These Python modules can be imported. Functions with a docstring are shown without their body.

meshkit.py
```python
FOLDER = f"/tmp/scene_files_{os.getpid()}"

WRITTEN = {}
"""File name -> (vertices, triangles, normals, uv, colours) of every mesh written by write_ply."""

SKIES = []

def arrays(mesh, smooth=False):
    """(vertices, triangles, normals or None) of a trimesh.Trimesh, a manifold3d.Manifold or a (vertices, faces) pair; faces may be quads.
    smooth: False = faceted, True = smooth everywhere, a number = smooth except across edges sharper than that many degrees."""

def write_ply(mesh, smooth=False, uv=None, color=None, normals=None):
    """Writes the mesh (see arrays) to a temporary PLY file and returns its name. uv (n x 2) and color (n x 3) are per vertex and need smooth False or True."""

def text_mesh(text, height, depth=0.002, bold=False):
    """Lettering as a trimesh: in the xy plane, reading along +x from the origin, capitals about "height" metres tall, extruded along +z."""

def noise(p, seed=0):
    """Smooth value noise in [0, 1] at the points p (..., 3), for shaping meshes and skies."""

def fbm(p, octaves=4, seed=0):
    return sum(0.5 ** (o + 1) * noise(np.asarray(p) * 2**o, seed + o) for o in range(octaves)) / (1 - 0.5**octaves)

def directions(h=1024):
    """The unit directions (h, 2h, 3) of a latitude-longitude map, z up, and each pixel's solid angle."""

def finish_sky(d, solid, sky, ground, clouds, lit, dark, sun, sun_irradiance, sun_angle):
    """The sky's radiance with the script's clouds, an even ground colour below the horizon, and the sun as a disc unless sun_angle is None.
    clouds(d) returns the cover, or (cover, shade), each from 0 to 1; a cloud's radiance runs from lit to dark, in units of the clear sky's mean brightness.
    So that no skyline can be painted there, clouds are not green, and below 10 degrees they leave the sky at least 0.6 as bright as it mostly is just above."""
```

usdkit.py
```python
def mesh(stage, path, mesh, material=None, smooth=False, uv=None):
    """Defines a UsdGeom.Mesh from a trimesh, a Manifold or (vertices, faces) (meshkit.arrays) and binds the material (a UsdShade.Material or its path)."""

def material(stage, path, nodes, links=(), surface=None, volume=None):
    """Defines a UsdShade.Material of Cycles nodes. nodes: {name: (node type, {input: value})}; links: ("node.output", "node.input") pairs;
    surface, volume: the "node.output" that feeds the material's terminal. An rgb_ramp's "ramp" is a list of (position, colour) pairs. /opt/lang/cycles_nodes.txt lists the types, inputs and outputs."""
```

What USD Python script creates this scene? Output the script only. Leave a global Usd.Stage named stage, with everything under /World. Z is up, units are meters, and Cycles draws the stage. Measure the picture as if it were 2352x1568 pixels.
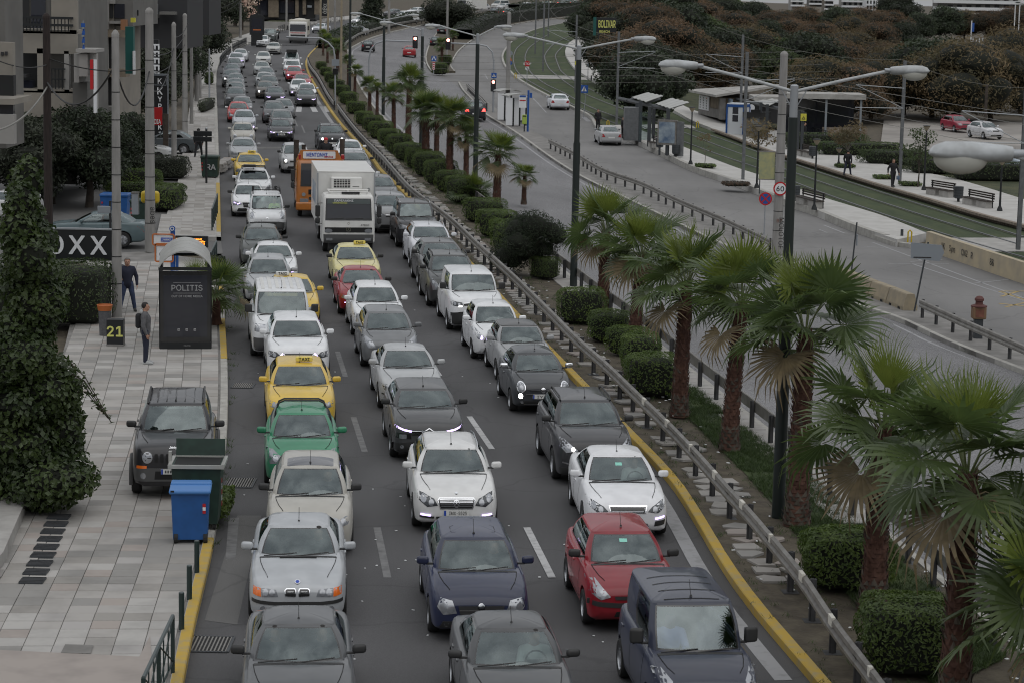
import math,random
import numpy as np,trimesh,manifold3d as m3,usdkit,meshkit
from pxr import Usd,UsdGeom,UsdLux,UsdShade,Sdf,Gf,Vt
from scipy.interpolate import PchipInterpolator
from scipy.spatial import Delaunay
import shapely,shapely.geometry as sg,shapely.affinity as sa
from shapely import contains_xy
stage=Usd.Stage.CreateInMemory()
UsdGeom.SetStageUpAxis(stage,UsdGeom.Tokens.z);UsdGeom.SetStageMetersPerUnit(stage,1.0)
UsdGeom.Xform.Define(stage,'/World');UsdGeom.Scope.Define(stage,'/World/Looks')
R=random.Random(5);N=np.random.default_rng(5);PI=math.pi
# ---------------------------------------------------------------- camera, sky, sun, exposure
HC,FP,PITCH,ROLL=11.2,5300.0,math.atan((784+32.5)/5300.0),0.020
EXPOSURE=-0.35
cp,sp=math.cos(PITCH),math.sin(PITCH)
FWD=np.array([0,cp,-sp]);R0=np.array([1.0,0,0]);U0=np.array([0,sp,cp])
RT=R0*math.cos(ROLL)+U0*math.sin(ROLL);UP=-R0*math.sin(ROLL)+U0*math.cos(ROLL)
cam=UsdGeom.Camera.Define(stage,'/World/camera')
M=Gf.Matrix4d(*[float(x)for x in[*RT,0,*UP,0,*(-FWD),0,0,0,HC,1]])
UsdGeom.Xformable(cam).AddTransformOp().Set(M)
cam.CreateHorizontalApertureAttr(36.0);cam.CreateVerticalApertureAttr(36.0*682/1024)
cam.CreateFocalLengthAttr(36.0*FP/2352);cam.CreateClippingRangeAttr(Gf.Vec2f(0.5,6000))
cam.CreateFStopAttr(4.0);cam.CreateFocusDistanceAttr(66.0);cam.CreateExposureAttr(EXPOSURE)
SUN_EL,SUN_AZ=math.radians(58),math.radians(150)
dome=UsdLux.DomeLight.Define(stage,'/World/sky');dome.CreateIntensityAttr(1.0)
dome.GetPrim().SetCustomDataByKey('kind','structure')
usdkit.material(stage,'/World/Looks/overcast_sky',{'sky':('sky_texture',{'sky_type':'single_scattering','sun_disc':False,'sun_elevation':SUN_EL,'sun_rotation':SUN_AZ,'altitude':50.0}),'tc':('texture_coordinate',{}),'mp':('mapping',{'scale':(1.0,1.0,2.2)}),'n':('noise_texture',{'scale':2.6,'detail':3.0,'roughness':0.55,'distortion':0.4}),'r':('rgb_ramp',{'ramp':[(0.28,(8.0,8.5,9.2)),(0.45,(12.5,12.9,13.5)),(0.6,(17.5,17.8,18.3)),(0.78,(23,23.1,23.3))]}),'sx':('separate_xyz',{}),'gr':('rgb_ramp',{'ramp':[(0.0,(0.2,)*3),(0.5,(0.36,)*3),(1.0,(1.0,)*3)]}),'hm':('map_range',{'from_min':-1.0,'from_max':1.0,'to_min':0.0,'to_max':1.0}),'mo':('mix_color',{'blend_type':'multiply','fac':1.0,'use_clamp':False}),'mx':('mix_color',{'fac':0.95,'use_clamp':False}),'bg':('background_shader',{'strength':0.08})},[('tc.generated','mp.vector'),('mp.vector','n.vector'),('n.fac','r.fac'),('tc.generated','sx.vector'),('sx.z','hm.value'),('hm.result','gr.fac'),('r.color','mo.a'),('gr.color','mo.b'),('sky.color','mx.a'),('mo.result','mx.b'),('mx.result','bg.color')],surface='bg.background')
UsdShade.MaterialBindingAPI.Apply(dome.GetPrim()).Bind(UsdShade.Material.Get(stage,'/World/Looks/overcast_sky'))
sun=UsdLux.DistantLight.Define(stage,'/World/sun');sun.CreateIntensityAttr(0.25);sun.CreateAngleAttr(75.0)
sun.CreateNormalizeAttr(True);sun.CreateColorAttr(Gf.Vec3f(1,0.97,0.93))
UsdGeom.Xformable(sun).AddRotateXYZOp().Set(Gf.Vec3f(90-math.degrees(SUN_EL),0,180-math.degrees(SUN_AZ)))
# ---------------------------------------------------------------- terrain, and where a spot of the place lies
def sstep(t):t=np.clip(t,0,1);return t*t*(3-2*t)
_MY=np.array([0,38,43,52,60,70,90,115,160,200,280,330,380,480,600,900.])
_MX=np.array([8.0,6.3,5.0,3.6,2.6,1.5,-2.2,-5.6,-10.5,-14,-24,-28,-27,-5,30,120.])
def terr(X,Y):
 X,Y=np.asarray(X,float),np.asarray(Y,float);t=Y-175
 r=0.0105*(t+np.sqrt(t*t+3600.0))-0.11
 r=12*np.tanh(r/12)*(1-sstep((X/np.maximum(Y,1)-0.055)/0.05))
 return r-1.3*sstep((X-np.interp(Y,_MY,_MX))/18.0)
def ray(x,y):d=FWD+RT*(x-1176)/FP-UP*(y-784)/FP;return d
def G(x,y,dz=0.0):
 d,z,p=ray(x,y),0.0,None
 for _ in range(60):
  s=(z+dz-HC)/min(d[2],-1e-4);s=min(s,2500.0);p=d*s
  z=0.6*z+0.4*float(terr(p[0],p[1]))
 return np.array([p[0],p[1],float(terr(p[0],p[1]))+dz])
def px(p):v=np.asarray(p,float)-[0,0,HC];q=v@FWD;return 1176+FP*(v@RT)/q,784-FP*(v@UP)/q
def ppm(p):return FP/((np.asarray(p,float)-[0,0,HC])@FWD)
def topz(b,y):
 lo,hi=0.0,60.0
 for _ in range(40):
  m=(lo+hi)/2
  if px(b+np.array([0,0,m]))[1]>y:lo=m
  else:hi=m
 return lo
# ---------------------------------------------------------------- prims
_cnt={}
def uname(parent,name):
 k=(parent,name);n=_cnt.get(k,0);_cnt[k]=n+1
 return f'{parent}/{name}' if n==0 else f'{parent}/{name}_{n:03d}'
def tag(path,label=None,cat=None,group=None,kind=None):
 p=stage.GetPrimAtPath(path)
 for k,v in(('label',label),('category',cat),('group',group),('kind',kind)):
  if v:p.SetCustomDataByKey(k,v)
 return path
def place(x,loc,rz=0.0,sc=None,rx=0.0):
 x.AddTranslateOp().Set(Gf.Vec3d(*[float(a)for a in loc]))
 if rz:x.AddRotateZOp().Set(math.degrees(rz))
 if rx:x.AddRotateXOp().Set(math.degrees(rx))
 if sc is not None:x.AddScaleOp().Set(Gf.Vec3f(*([float(sc)]*3 if np.ndim(sc)==0 else[float(a)for a in sc])))
def thing(name,label,cat,loc=(0,0,0),rz=0.0,group=None,sc=None,rx=0.0):
 path=uname('/World',name);x=UsdGeom.Xform.Define(stage,path);place(x,loc,rz,sc,rx)
 return tag(path,label,cat,group)
def sub(parent,name,loc=(0,0,0),rz=0.0):
 path=uname(parent,name);x=UsdGeom.Xform.Define(stage,path);place(x,loc,rz);return path
def dup(src,label,loc,rz=0.0,sc=None,group=None,cat=None,name=None):
 s=stage.GetPrimAtPath(src);d=s.GetCustomData()
 path=uname('/World',name or src.split('/')[-1].rstrip('0123456789').rstrip('_'))
 p=stage.DefinePrim(path,'Xform');p.GetReferences().AddInternalReference(src)
 x=UsdGeom.Xformable(p);x.ClearXformOpOrder();x.GetPrim().CreateAttribute('xformOp:translate',Sdf.ValueTypeNames.Double3)
 ops=[x.AddTranslateOp(opSuffix='here')];ops[0].Set(Gf.Vec3d(*[float(a)for a in loc]))
 o=x.AddRotateZOp(opSuffix='here');o.Set(math.degrees(rz));ops.append(o)
 o=x.AddScaleOp(opSuffix='here');o.Set(Gf.Vec3f(*([float(1 if sc is None else sc)]*3 if np.ndim(sc)==0 else[float(a)for a in sc])));ops.append(o)
 x.SetXformOpOrder(ops);p.SetInstanceable(True)
 return tag(path,label,cat or d.get('category'),group or d.get('group'))
def tris(mesh):
 if hasattr(mesh,'to_mesh'):
  q=mesh.to_mesh();return np.array(q.vert_properties[:,:3],float),np.array(q.tri_verts,int)
 if isinstance(mesh,trimesh.Trimesh):return np.array(mesh.vertices,float),np.array(mesh.faces,int)
 v,f=np.asarray(mesh[0],float),np.asarray(mesh[1],int)
 return(v,np.vstack([f[:,[0,1,2]],f[:,[0,2,3]]]))if f.shape[1]==4 else(v,f)
def join(*ms):
 vs,fs,n=[],[],0
 for m in ms:
  if m is None:continue
  v,f=tris(m);vs.append(v);fs.append(f+n);n+=len(v)
 return np.vstack(vs),np.vstack(fs)
def soften(v,f,deg):
 key=np.round(v,5);_,inv=np.unique(key,axis=0,return_inverse=True);inv=inv.ravel()
 fn=np.cross(v[f[:,1]]-v[f[:,0]],v[f[:,2]]-v[f[:,0]]);ar=np.linalg.norm(fn,axis=1)
 ok=ar>1e-12;f,fn,ar=f[ok],fn[ok],ar[ok];u=fn/ar[:,None]
 cv=inv[f].ravel();cf=np.repeat(np.arange(len(f)),3);o=np.argsort(cv,kind='stable')
 sv=cv[o];st=np.flatnonzero(np.r_[True,sv[1:]!=sv[:-1]]);ln=np.diff(np.r_[st,len(sv)])
 big=np.repeat(ln,ln);a=np.repeat(np.arange(len(sv)),big)
 b=np.repeat(np.repeat(st,ln),big)+(np.arange(len(a))-np.repeat(np.cumsum(big)-big,big))
 fa,fb=cf[o[a]],cf[o[b]];k=(u[fa]*u[fb]).sum(1)>math.cos(math.radians(deg))
 n=np.zeros((len(cv),3));np.add.at(n,o[a[k]],fn[fb[k]])
 n/=np.maximum(np.linalg.norm(n,axis=1,keepdims=True),1e-12)
 return v[f].reshape(-1,3),np.arange(len(f)*3).reshape(-1,3),n
def put(parent,name,mesh,mat,smooth=None,label=None,subdiv=False):
 v,f=tris(mesh);path=uname(parent,name);n=None
 if smooth:v,f,n=soften(v,f,smooth)
 m=UsdGeom.Mesh.Define(stage,path)
 m.CreatePointsAttr(Vt.Vec3fArray.FromNumpy(np.ascontiguousarray(v,np.float32)))
 m.CreateFaceVertexCountsAttr(Vt.IntArray.FromNumpy(np.full(len(f),3,np.int32)))
 m.CreateFaceVertexIndicesAttr(Vt.IntArray.FromNumpy(np.ascontiguousarray(f,np.int32).ravel()))
 m.CreateSubdivisionSchemeAttr('none')
 if n is not None:m.CreateNormalsAttr(Vt.Vec3fArray.FromNumpy(n.astype(np.float32)));m.SetNormalsInterpolation('vertex')
 UsdShade.MaterialBindingAPI.Apply(m.GetPrim()).Bind(UsdShade.Material.Get(stage,'/World/Looks/'+mat))
 if label:m.GetPrim().SetCustomDataByKey('label',label)
 return path
def solo(name,mesh,mat,label=None,cat=None,group=None,kind=None,smooth=None):
 return tag(put('/World',name,mesh,mat,smooth),label,cat,group,kind)
# ---------------------------------------------------------------- shapes: (vertices, triangles)
def box(sx,sy,sz,c=(0,0,0),rz=0.0):
 x,y=sx/2,sy/2;v=np.array([[-x,-y,0],[x,-y,0],[x,y,0],[-x,y,0],[-x,-y,sz],[x,-y,sz],[x,y,sz],[-x,y,sz]],float)
 f=np.array([[0,3,2,1],[4,5,6,7],[0,1,5,4],[1,2,6,5],[2,3,7,6],[3,0,4,7]])
 if rz:v=v@rotz(rz).T
 return tris((v+np.asarray(c,float),f))
def rotz(a):c,s=math.cos(a),math.sin(a);return np.array([[c,-s,0],[s,c,0],[0,0,1.0]])
def rotx(a):c,s=math.cos(a),math.sin(a);return np.array([[1.0,0,0],[0,c,-s],[0,s,c]])
def roty(a):c,s=math.cos(a),math.sin(a);return np.array([[c,0,s],[0,1.0,0],[-s,0,c]])
def move(m,t=(0,0,0),rot=None,sc=None):
 v,f=tris(m)
 if sc is not None:v=v*sc
 if rot is not None:v=v@np.asarray(rot).T
 return v+np.asarray(t,float),f
def flipx(m):v,f=tris(m);return v*[-1,1,1],f[:,::-1]
def rbox(sx,sy,sz,r=0.02,c=(0,0,0),seg=6):
 r=min(r,sx/2-1e-4,sy/2-1e-4,sz/2-1e-4);s=m3.Manifold.sphere(r,seg*2)
 return move(m3.Manifold.batch_hull([s.translate([a*(sx/2-r),b*(sy/2-r),r+e*(sz-2*r)])for a in(-1,1)for b in(-1,1)for e in(0,1)]),c)
def tube(path,rad,n=8,caps=True):
 p=np.asarray(path,float);k=len(p);rad=np.broadcast_to(np.asarray(rad,float),(k,))
 t=np.gradient(p,axis=0);t/=np.maximum(np.linalg.norm(t,axis=1,keepdims=True),1e-9)
 ref=np.array([0,0,1.0])if abs(t[0][2])<0.9 else np.array([1.0,0,0]);a=np.cross(t[0],ref);a/=np.linalg.norm(a);vs=[]
 for i in range(k):
  a=a-t[i]*(a@t[i]);a/=np.linalg.norm(a);b=np.cross(t[i],a);an=np.arange(n)*2*PI/n
  vs.append(p[i]+rad[i]*(np.cos(an)[:,None]*a+np.sin(an)[:,None]*b))
 v=np.vstack(vs);f=[]
 for i in range(k-1):
  for j in range(n):
   q,w=i*n+j,i*n+(j+1)%n;f+=[[q,w,w+n],[q,w+n,q+n]]
 if caps:
  v=np.vstack([v,p[:1],p[-1:]]);c0,c1=len(v)-2,len(v)-1
  for j in range(n):f+=[[c0,(j+1)%n,j],[c1,(k-1)*n+j,(k-1)*n+(j+1)%n]]
 return v,np.array(f)
def cyl(r,h,n=12,c=(0,0,0),r2=None):return tube([np.asarray(c,float),np.asarray(c,float)+[0,0,h]],[r,r if r2 is None else r2],n)
def lathe(prof,n=16,axis='z',ang=2*PI):
 pr=np.asarray(prof,float);k=len(pr);an=np.arange(n)*ang/n
 v=np.stack([pr[None,:,0]*np.cos(an)[:,None],pr[None,:,0]*np.sin(an)[:,None],np.broadcast_to(pr[None,:,1],(n,k))],-1).reshape(-1,3);f=[]
 for i in range(n):
  for j in range(k-1):
   a,b=i*k+j,((i+1)%n)*k+j;f+=[[a,b,b+1],[a,b+1,a+1]]
 v=v if axis=='z' else(v@roty(PI/2).T if axis=='x' else v@rotx(-PI/2).T)
 return v,np.array(f)
def sph(r,c=(0,0,0),n=2,sc=(1,1,1)):
 s=trimesh.creation.icosphere(n,r);return np.array(s.vertices)*sc+np.asarray(c,float),np.array(s.faces)
def extr(poly,h,z=0.0):
 gs=[g for g in getattr(poly,'geoms',[poly])if g.area>1e-9]
 return move(join(*[trimesh.creation.extrude_polygon(g,h,engine='earcut')for g in gs]),(0,0,z))
def stand(m,rz=0.0,t=(0,0,0)):
 return move(move(m,rot=rotx(PI/2)),t,rotz(rz))
def strip(path,prof,closed=False,zs=None):
 p=np.asarray(path,float)[:,:2];t=np.gradient(p,axis=0);t/=np.linalg.norm(t,axis=1,keepdims=True);nr=np.stack([t[:,1],-t[:,0]],1)
 z0=terr(p[:,0],p[:,1])if zs is None else np.broadcast_to(zs,(len(p),));k=len(prof)
 v=np.concatenate([np.concatenate([p+nr*o,(z0+h)[:,None]],1)[:,None]for o,h in prof],1).reshape(-1,3);f=[]
 for i in range(len(p)-1):
  for j in range(k if closed else k-1):
   a,b=i*k+j,i*k+(j+1)%k;f+=[[a,b,b+k],[a,b+k,a+k]]
 f=np.array(f)
 if closed and k>2:
  e=[[0,j+1,j]for j in range(1,k-1)];o=(len(p)-1)*k;f=np.vstack([f,e,[[o,o+j,o+j+1]for j in range(1,k-1)]])
 return v,f[:,::-1]
def curve(pts,ds=2.0):
 p=np.asarray(pts,float)[:,:2];s=np.r_[0,np.cumsum(np.linalg.norm(np.diff(p,axis=0),axis=1))]
 q=np.linspace(0,s[-1],max(2,int(s[-1]/ds)+1));return np.stack([PchipInterpolator(s,p[:,0])(q),PchipInterpolator(s,p[:,1])(q)],1)
def C(pts,dz=0.0,ds=2.0):return curve([G(x,y,dz)for x,y in pts],ds)
def off(path,d):p=np.asarray(path)[:,:2];t=np.gradient(p,axis=0);t/=np.linalg.norm(t,axis=1,keepdims=True);return p+np.stack([t[:,1],-t[:,0]],1)*d
def at(path,s):
 p=np.asarray(path)[:,:2];c=np.r_[0,np.cumsum(np.linalg.norm(np.diff(p,axis=0),axis=1))]
 q=np.array([np.interp(s,c,p[:,0]),np.interp(s,c,p[:,1])]);e=np.array([np.interp(s+.3,c,p[:,0]),np.interp(s+.3,c,p[:,1])])-np.array([np.interp(s-.3,c,p[:,0]),np.interp(s-.3,c,p[:,1])])
 return q,math.atan2(e[1],e[0])
def plen(path):return float(np.linalg.norm(np.diff(np.asarray(path)[:,:2],axis=0),axis=1).sum())
def sheet(poly,dz,step=4.0):
 P=poly if hasattr(poly,'exterior')else sg.Polygon(poly)
 if not P.is_valid:P=P.buffer(0)
 if P.geom_type!='Polygon':P=max(P.geoms,key=lambda g:g.area)
 bs=[]
 for rg in[P.exterior,*P.interiors]:bs.append(np.array(shapely.segmentize(rg,step*.6).coords)[:-1,:2])
 a,b,c,d=P.bounds;gx,gy=np.meshgrid(np.arange(a,c,step),np.arange(b,d,step));g=np.stack([gx.ravel(),gy.ravel()],1)
 g=g[contains_xy(P.buffer(-step*.35),g[:,0],g[:,1])]if len(g)else g;pts=np.vstack([*bs,g]);pts=np.unique(np.round(pts,4),axis=0)
 t=Delaunay(pts).simplices;cc=pts[t].mean(1);t=t[contains_xy(P,cc[:,0],cc[:,1])]
 e=np.cross(pts[t[:,1]]-pts[t[:,0]],pts[t[:,2]]-pts[t[:,0]]);t[e<0]=t[e<0][:,::-1]
 return np.column_stack([pts,terr(pts[:,0],pts[:,1])+dz]),t[np.abs(e)>1e-7]
def slab(poly,dz,skirt,step=4.0):
 P=poly if hasattr(poly,'exterior')else sg.Polygon(poly)
 if not P.is_valid:P=P.buffer(0)
 if P.geom_type!='Polygon':P=max(P.geoms,key=lambda g:g.area)
 v,f=sheet(P,dz,step);b=np.array(shapely.segmentize(sg.polygon.orient(P).exterior,step*.6).coords)[:,:2];z=terr(b[:,0],b[:,1]);n=len(b)
 w=np.vstack([np.column_stack([b,z+dz]),np.column_stack([b,z+dz-skirt])]);i=np.arange(n-1)
 return join((v,f),(w,np.vstack([np.stack([i,i+n,i+n+1],1),np.stack([i,i+n+1,i+1],1)])))
def text(s,h,depth=0.004,bold=False):return meshkit.text_mesh(s,h,depth,bold)
def textc(s,h,depth=0.004,bold=False,w=None):
 v,f=tris(text(s,h,depth,bold));v[:,0]-=(v[:,0].min()+v[:,0].max())/2
 if w:v[:,0]*=w/(v[:,0].max()-v[:,0].min())
 return v,f
# ---------------------------------------------------------------- materials
def mat(name,col,rough=0.6,metal=0.0,var=0.0,scale=4.0,col2=None,bump=0.0,bscale=None,coat=0.0,emit=0.0,ecol=None,spec=0.5,detail=5.0,space='object',crough=0.04,rnd=0.0,stretch=None,lo=0.35,hi=0.65,translucent=0.0):
 c=np.array(col,float);nd={'p':('principled_bsdf',dict(base_color=tuple(c),roughness=rough,metallic=metal,coat_weight=coat,coat_roughness=crough,specular_ior_level=spec))};lk=[]
 if emit:nd['p'][1].update(emission_color=tuple(ecol or col),emission_strength=emit)
 src=None
 if var or bump or col2 is not None:
  nd['tc']=('texture_coordinate',{})if space=='object' else('geometry',{})
  nd['mp']=('mapping',{'scale':tuple(stretch or(1,1,1))});lk.append(('tc.object' if space=='object' else 'tc.position','mp.vector'))
 if var or col2 is not None:
  nd['n']=('noise_texture',{'scale':scale,'detail':detail,'roughness':0.6})
  a=c*(1-var)if col2 is None else c;b=np.minimum(c*(1+var),1)if col2 is None else np.array(col2,float)
  nd['r']=('rgb_ramp',{'ramp':[(lo,tuple(a)),(hi,tuple(b))]});lk+=[('mp.vector','n.vector'),('n.fac','r.fac')];src='r.color'
 if rnd:
  nd['oi']=('object_info',{});nd['mr']=('map_range',{'from_min':0.0,'from_max':1.0,'to_min':1-rnd,'to_max':1+rnd});nd['cm']=('combine_color',{})
  nd['mm']=('mix_color',{'blend_type':'multiply','fac':1.0,'a':tuple(c)})
  lk+=[('oi.random','mr.value'),('mr.result','cm.r'),('mr.result','cm.g'),('mr.result','cm.b'),('cm.color','mm.b')]
  if src:lk.append((src,'mm.a'))
  src='mm.result'
 if src:lk.append((src,'p.base_color'))
 if bump:
  nd['bn']=('noise_texture',{'scale':bscale or scale*6,'detail':4.0});nd['bp']=('bump',{'strength':0.6,'distance':bump});lk+=[('mp.vector','bn.vector'),('bn.fac','bp.height'),('bp.normal','p.normal')]
 surf='p.BSDF'
 if translucent:
  nd['tl']=('translucent_bsdf',{'color':tuple(np.minimum(c*1.6,1))});nd['ms']=('mix_closure',{'fac':translucent});lk+=[('p.BSDF','ms.closure1'),('tl.BSDF','ms.closure2')]
  if src:lk.append((src,'tl.color'))
  surf='ms.closure'
 usdkit.material(stage,'/World/Looks/'+name,nd,lk,surface=surf);return name
def pane(name,tint=(0.62,0.68,0.67),ior=1.75,rough=0.0):
 usdkit.material(stage,'/World/Looks/'+name,{'t':('transparent_bsdf',{'color':tint}),'g':('glossy_bsdf',{'color':(0.86,0.98,0.99),'roughness':rough}),'f':('fresnel',{'IOR':ior}),'m':('mix_closure',{})},[('f.fac','m.fac'),('t.BSDF','m.closure1'),('g.BSDF','m.closure2')],surface='m.closure');return name
pane('window_glass',(0.64,0.74,0.72),2.1);pane('dark_window_glass',(0.2,0.23,0.23),1.7);pane('purple_glass',(0.45,0.36,0.52));pane('blue_glass',(0.42,0.52,0.78),2.3);pane('shelter_glass',(0.8,0.86,0.86),1.5);pane('lamp_glass',(0.93,0.94,0.95),1.5)
_paints={}
def paint(col,rough=0.35,metal=0.0):
 k=(tuple(col),rough,metal)
 if k not in _paints:
  n=f'car_paint_{len(_paints):03d}';c=np.array(col,float)
  usdkit.material(stage,'/World/Looks/'+n,{'g':('geometry',{}),'n':('noise_texture',{'scale':3.0,'detail':6.0}),'r':('rgb_ramp',{'ramp':[(0.35,tuple(c*0.9)),(0.7,tuple(np.minimum(c*1.04,.9)))]}),'n2':('noise_texture',{'scale':9.0,'detail':5.0}),'r2':('rgb_ramp',{'ramp':[(0.4,(0.03,)*3),(0.75,(0.13,)*3)]}),'p':('principled_bsdf',{'roughness':rough,'metallic':metal,'coat_weight':0.55,'coat_ior':1.45,'specular_ior_level':0.25})},[('g.position','n.vector'),('n.fac','r.fac'),('r.color','p.base_color'),('g.position','n2.vector'),('n2.fac','r2.fac'),('r2.color','p.coat_roughness')],surface='p.BSDF')
  _paints[k]=n
 return _paints[k]
mat('tyre_rubber',(0.018,)*3,0.85,var=.3,scale=8);mat('rim_alloy',(0.45,0.46,0.48),0.32,0.8);mat('rim_dark',(0.05,)*3,0.4,0.5);mat('black_trim',(0.02,)*3,0.55);mat('gloss_black',(0.012,)*3,0.12,coat=.6)
mat('grey_trim',(0.07,)*3,0.6);mat('seam_dark',(0.006,)*3,0.8);mat('cabin_dark',(0.045,0.045,0.047),0.8);mat('seat_cloth',(0.1,0.1,0.105),0.9,var=.3,scale=30);mat('seat_light',(0.22,0.21,0.2),0.9);mat('chrome',(0.75,0.76,0.78),0.12,1.0)
mat('lamp_silver',(0.34,0.35,0.37),0.2,0.7);mat('lamp_dark',(0.07,0.075,0.08),0.12,0.4);mat('lamp_cover',(0.2,0.21,0.225),0.12,0.2,coat=.6);mat('amber_lens',(0.75,0.16,0.02),0.15,coat=1.0);mat('red_lens',(0.28,0.012,0.015),0.15,coat=1.0)
mat('drl_violet',(0.85,0.78,1.0),0.3,emit=2.6,ecol=(0.62,0.45,1.0));mat('lamp_lit',(1,1,0.98),0.3,emit=4.0,ecol=(1.0,0.98,0.95));mat('lamp_warm',(1,.75,.5),.3,emit=2.2,ecol=(1.0,.72,.45));mat('brake_lit',(1,.08,.06),.3,emit=5.0,ecol=(1.0,.07,.06));mat('signal_red',(1,.3,.25),.3,emit=16.0,ecol=(1.0,.22,.16))
mat('plate_white',(0.6,0.6,0.58),0.45);mat('plate_blue',(0.02,0.06,0.35),0.45);mat('plate_text',(0.02,)*3,0.6);mat('taxi_sign',(0.75,0.6,0.12),0.4);mat('map_print',(0.36,.34,.16),.5,col2=(.24,.26,.16),scale=3);mat('paper_white',(0.7,0.72,0.72),0.7);mat('sticker_green',(0.25,0.6,0.5),.6)
mat('skin',(0.36,0.2,0.14),0.6);mat('hair_dark',(0.012,0.01,0.009),0.7);mat('hair_grey',(0.12,0.11,0.1),0.7);mat('cloth_black',(0.012,0.012,0.014),0.9);mat('cloth_navy',(0.015,0.018,0.035),0.9);mat('cloth_jeans',(0.035,0.05,0.1),0.9,var=.3,scale=8);mat('cloth_grey',(0.09,0.09,0.095),0.95,var=.2,scale=12);mat('cloth_white',(0.6,0.6,0.6),0.9);mat('cloth_red',(0.4,0.02,0.03),.8);mat('cloth_green',(0.1,0.2,0.13),.9);mat('vest_lime',(0.5,0.72,0.06),.8,emit=0.0);mat('shoe_dark',(0.02,)*3,0.6);mat('shoe_pale',(0.35,0.36,0.36),0.6)
def asphalt(name,c,spots=(1.25,0.8),patch=0.12,gscale=70.0):
 c=np.array(c,float)
 usdkit.material(stage,'/World/Looks/'+name,{'g':('geometry',{}),'mp':('mapping',{'scale':(1.0,0.13,1.0)}),'n1':('noise_texture',{'scale':0.55,'detail':7.0,'roughness':.62}),'r1':('rgb_ramp',{'ramp':[(0.3,tuple(c*(1-patch*1.6))),(0.5,tuple(c)),(0.72,tuple(c*(1+patch*1.5)))]}),'n2':('noise_texture',{'scale':gscale,'detail':3.0}),'r2':('rgb_ramp',{'ramp':[(0.35,(spots[1],)*3),(0.65,(spots[0],)*3)]}),'m':('mix_color',{'blend_type':'multiply','fac':1.0,'use_clamp':False}),'n3':('noise_texture',{'scale':0.09,'detail':5.0}),'r3':('rgb_ramp',{'ramp':[(0.35,(0.84,)*3),(0.65,(1.13,)*3)]}),'m2':('mix_color',{'blend_type':'multiply','fac':1.0,'use_clamp':False}),'v':('voronoi_texture',{'feature':'distance_to_edge','scale':0.22,'randomness':1.0}),'vd':('noise_texture',{'scale':1.3,'detail':6.0}),'va':('mix_color',{'blend_type':'linear_light','fac':.35,'use_clamp':False}),'vr':('rgb_ramp',{'ramp':[(0.0,(0.62,)*3),(0.006,(0.72,)*3),(0.012,(1.0,)*3)]}),'m3':('mix_color',{'blend_type':'multiply','fac':.55,'use_clamp':False}),'b':('bump',{'strength':0.35,'distance':0.01}),'p':('principled_bsdf',{'roughness':0.78})},[('g.position','mp.vector'),('mp.vector','n1.vector'),('n1.fac','r1.fac'),('g.position','n2.vector'),('n2.fac','r2.fac'),('r1.color','m.a'),('r2.color','m.b'),('g.position','n3.vector'),('n3.fac','r3.fac'),('m.result','m2.a'),('r3.color','m2.b'),('g.position','vd.vector'),('g.position','va.a'),('vd.color','va.b'),('va.result','v.vector'),('v.distance','vr.fac'),('m2.result','m3.a'),('vr.color','m3.b'),('m3.result','p.base_color'),('n2.fac','b.height'),('b.normal','p.normal')],surface='p.BSDF');return name
asphalt('asphalt_dark',(0.062,0.061,0.063));asphalt('asphalt_coarse',(0.135,0.133,0.136),(1.75,.45),.1,26.0);asphalt('asphalt_pale',(0.15,0.146,0.142),(1.15,.88),.08);asphalt('asphalt_street',(0.1,0.098,0.095))
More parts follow.
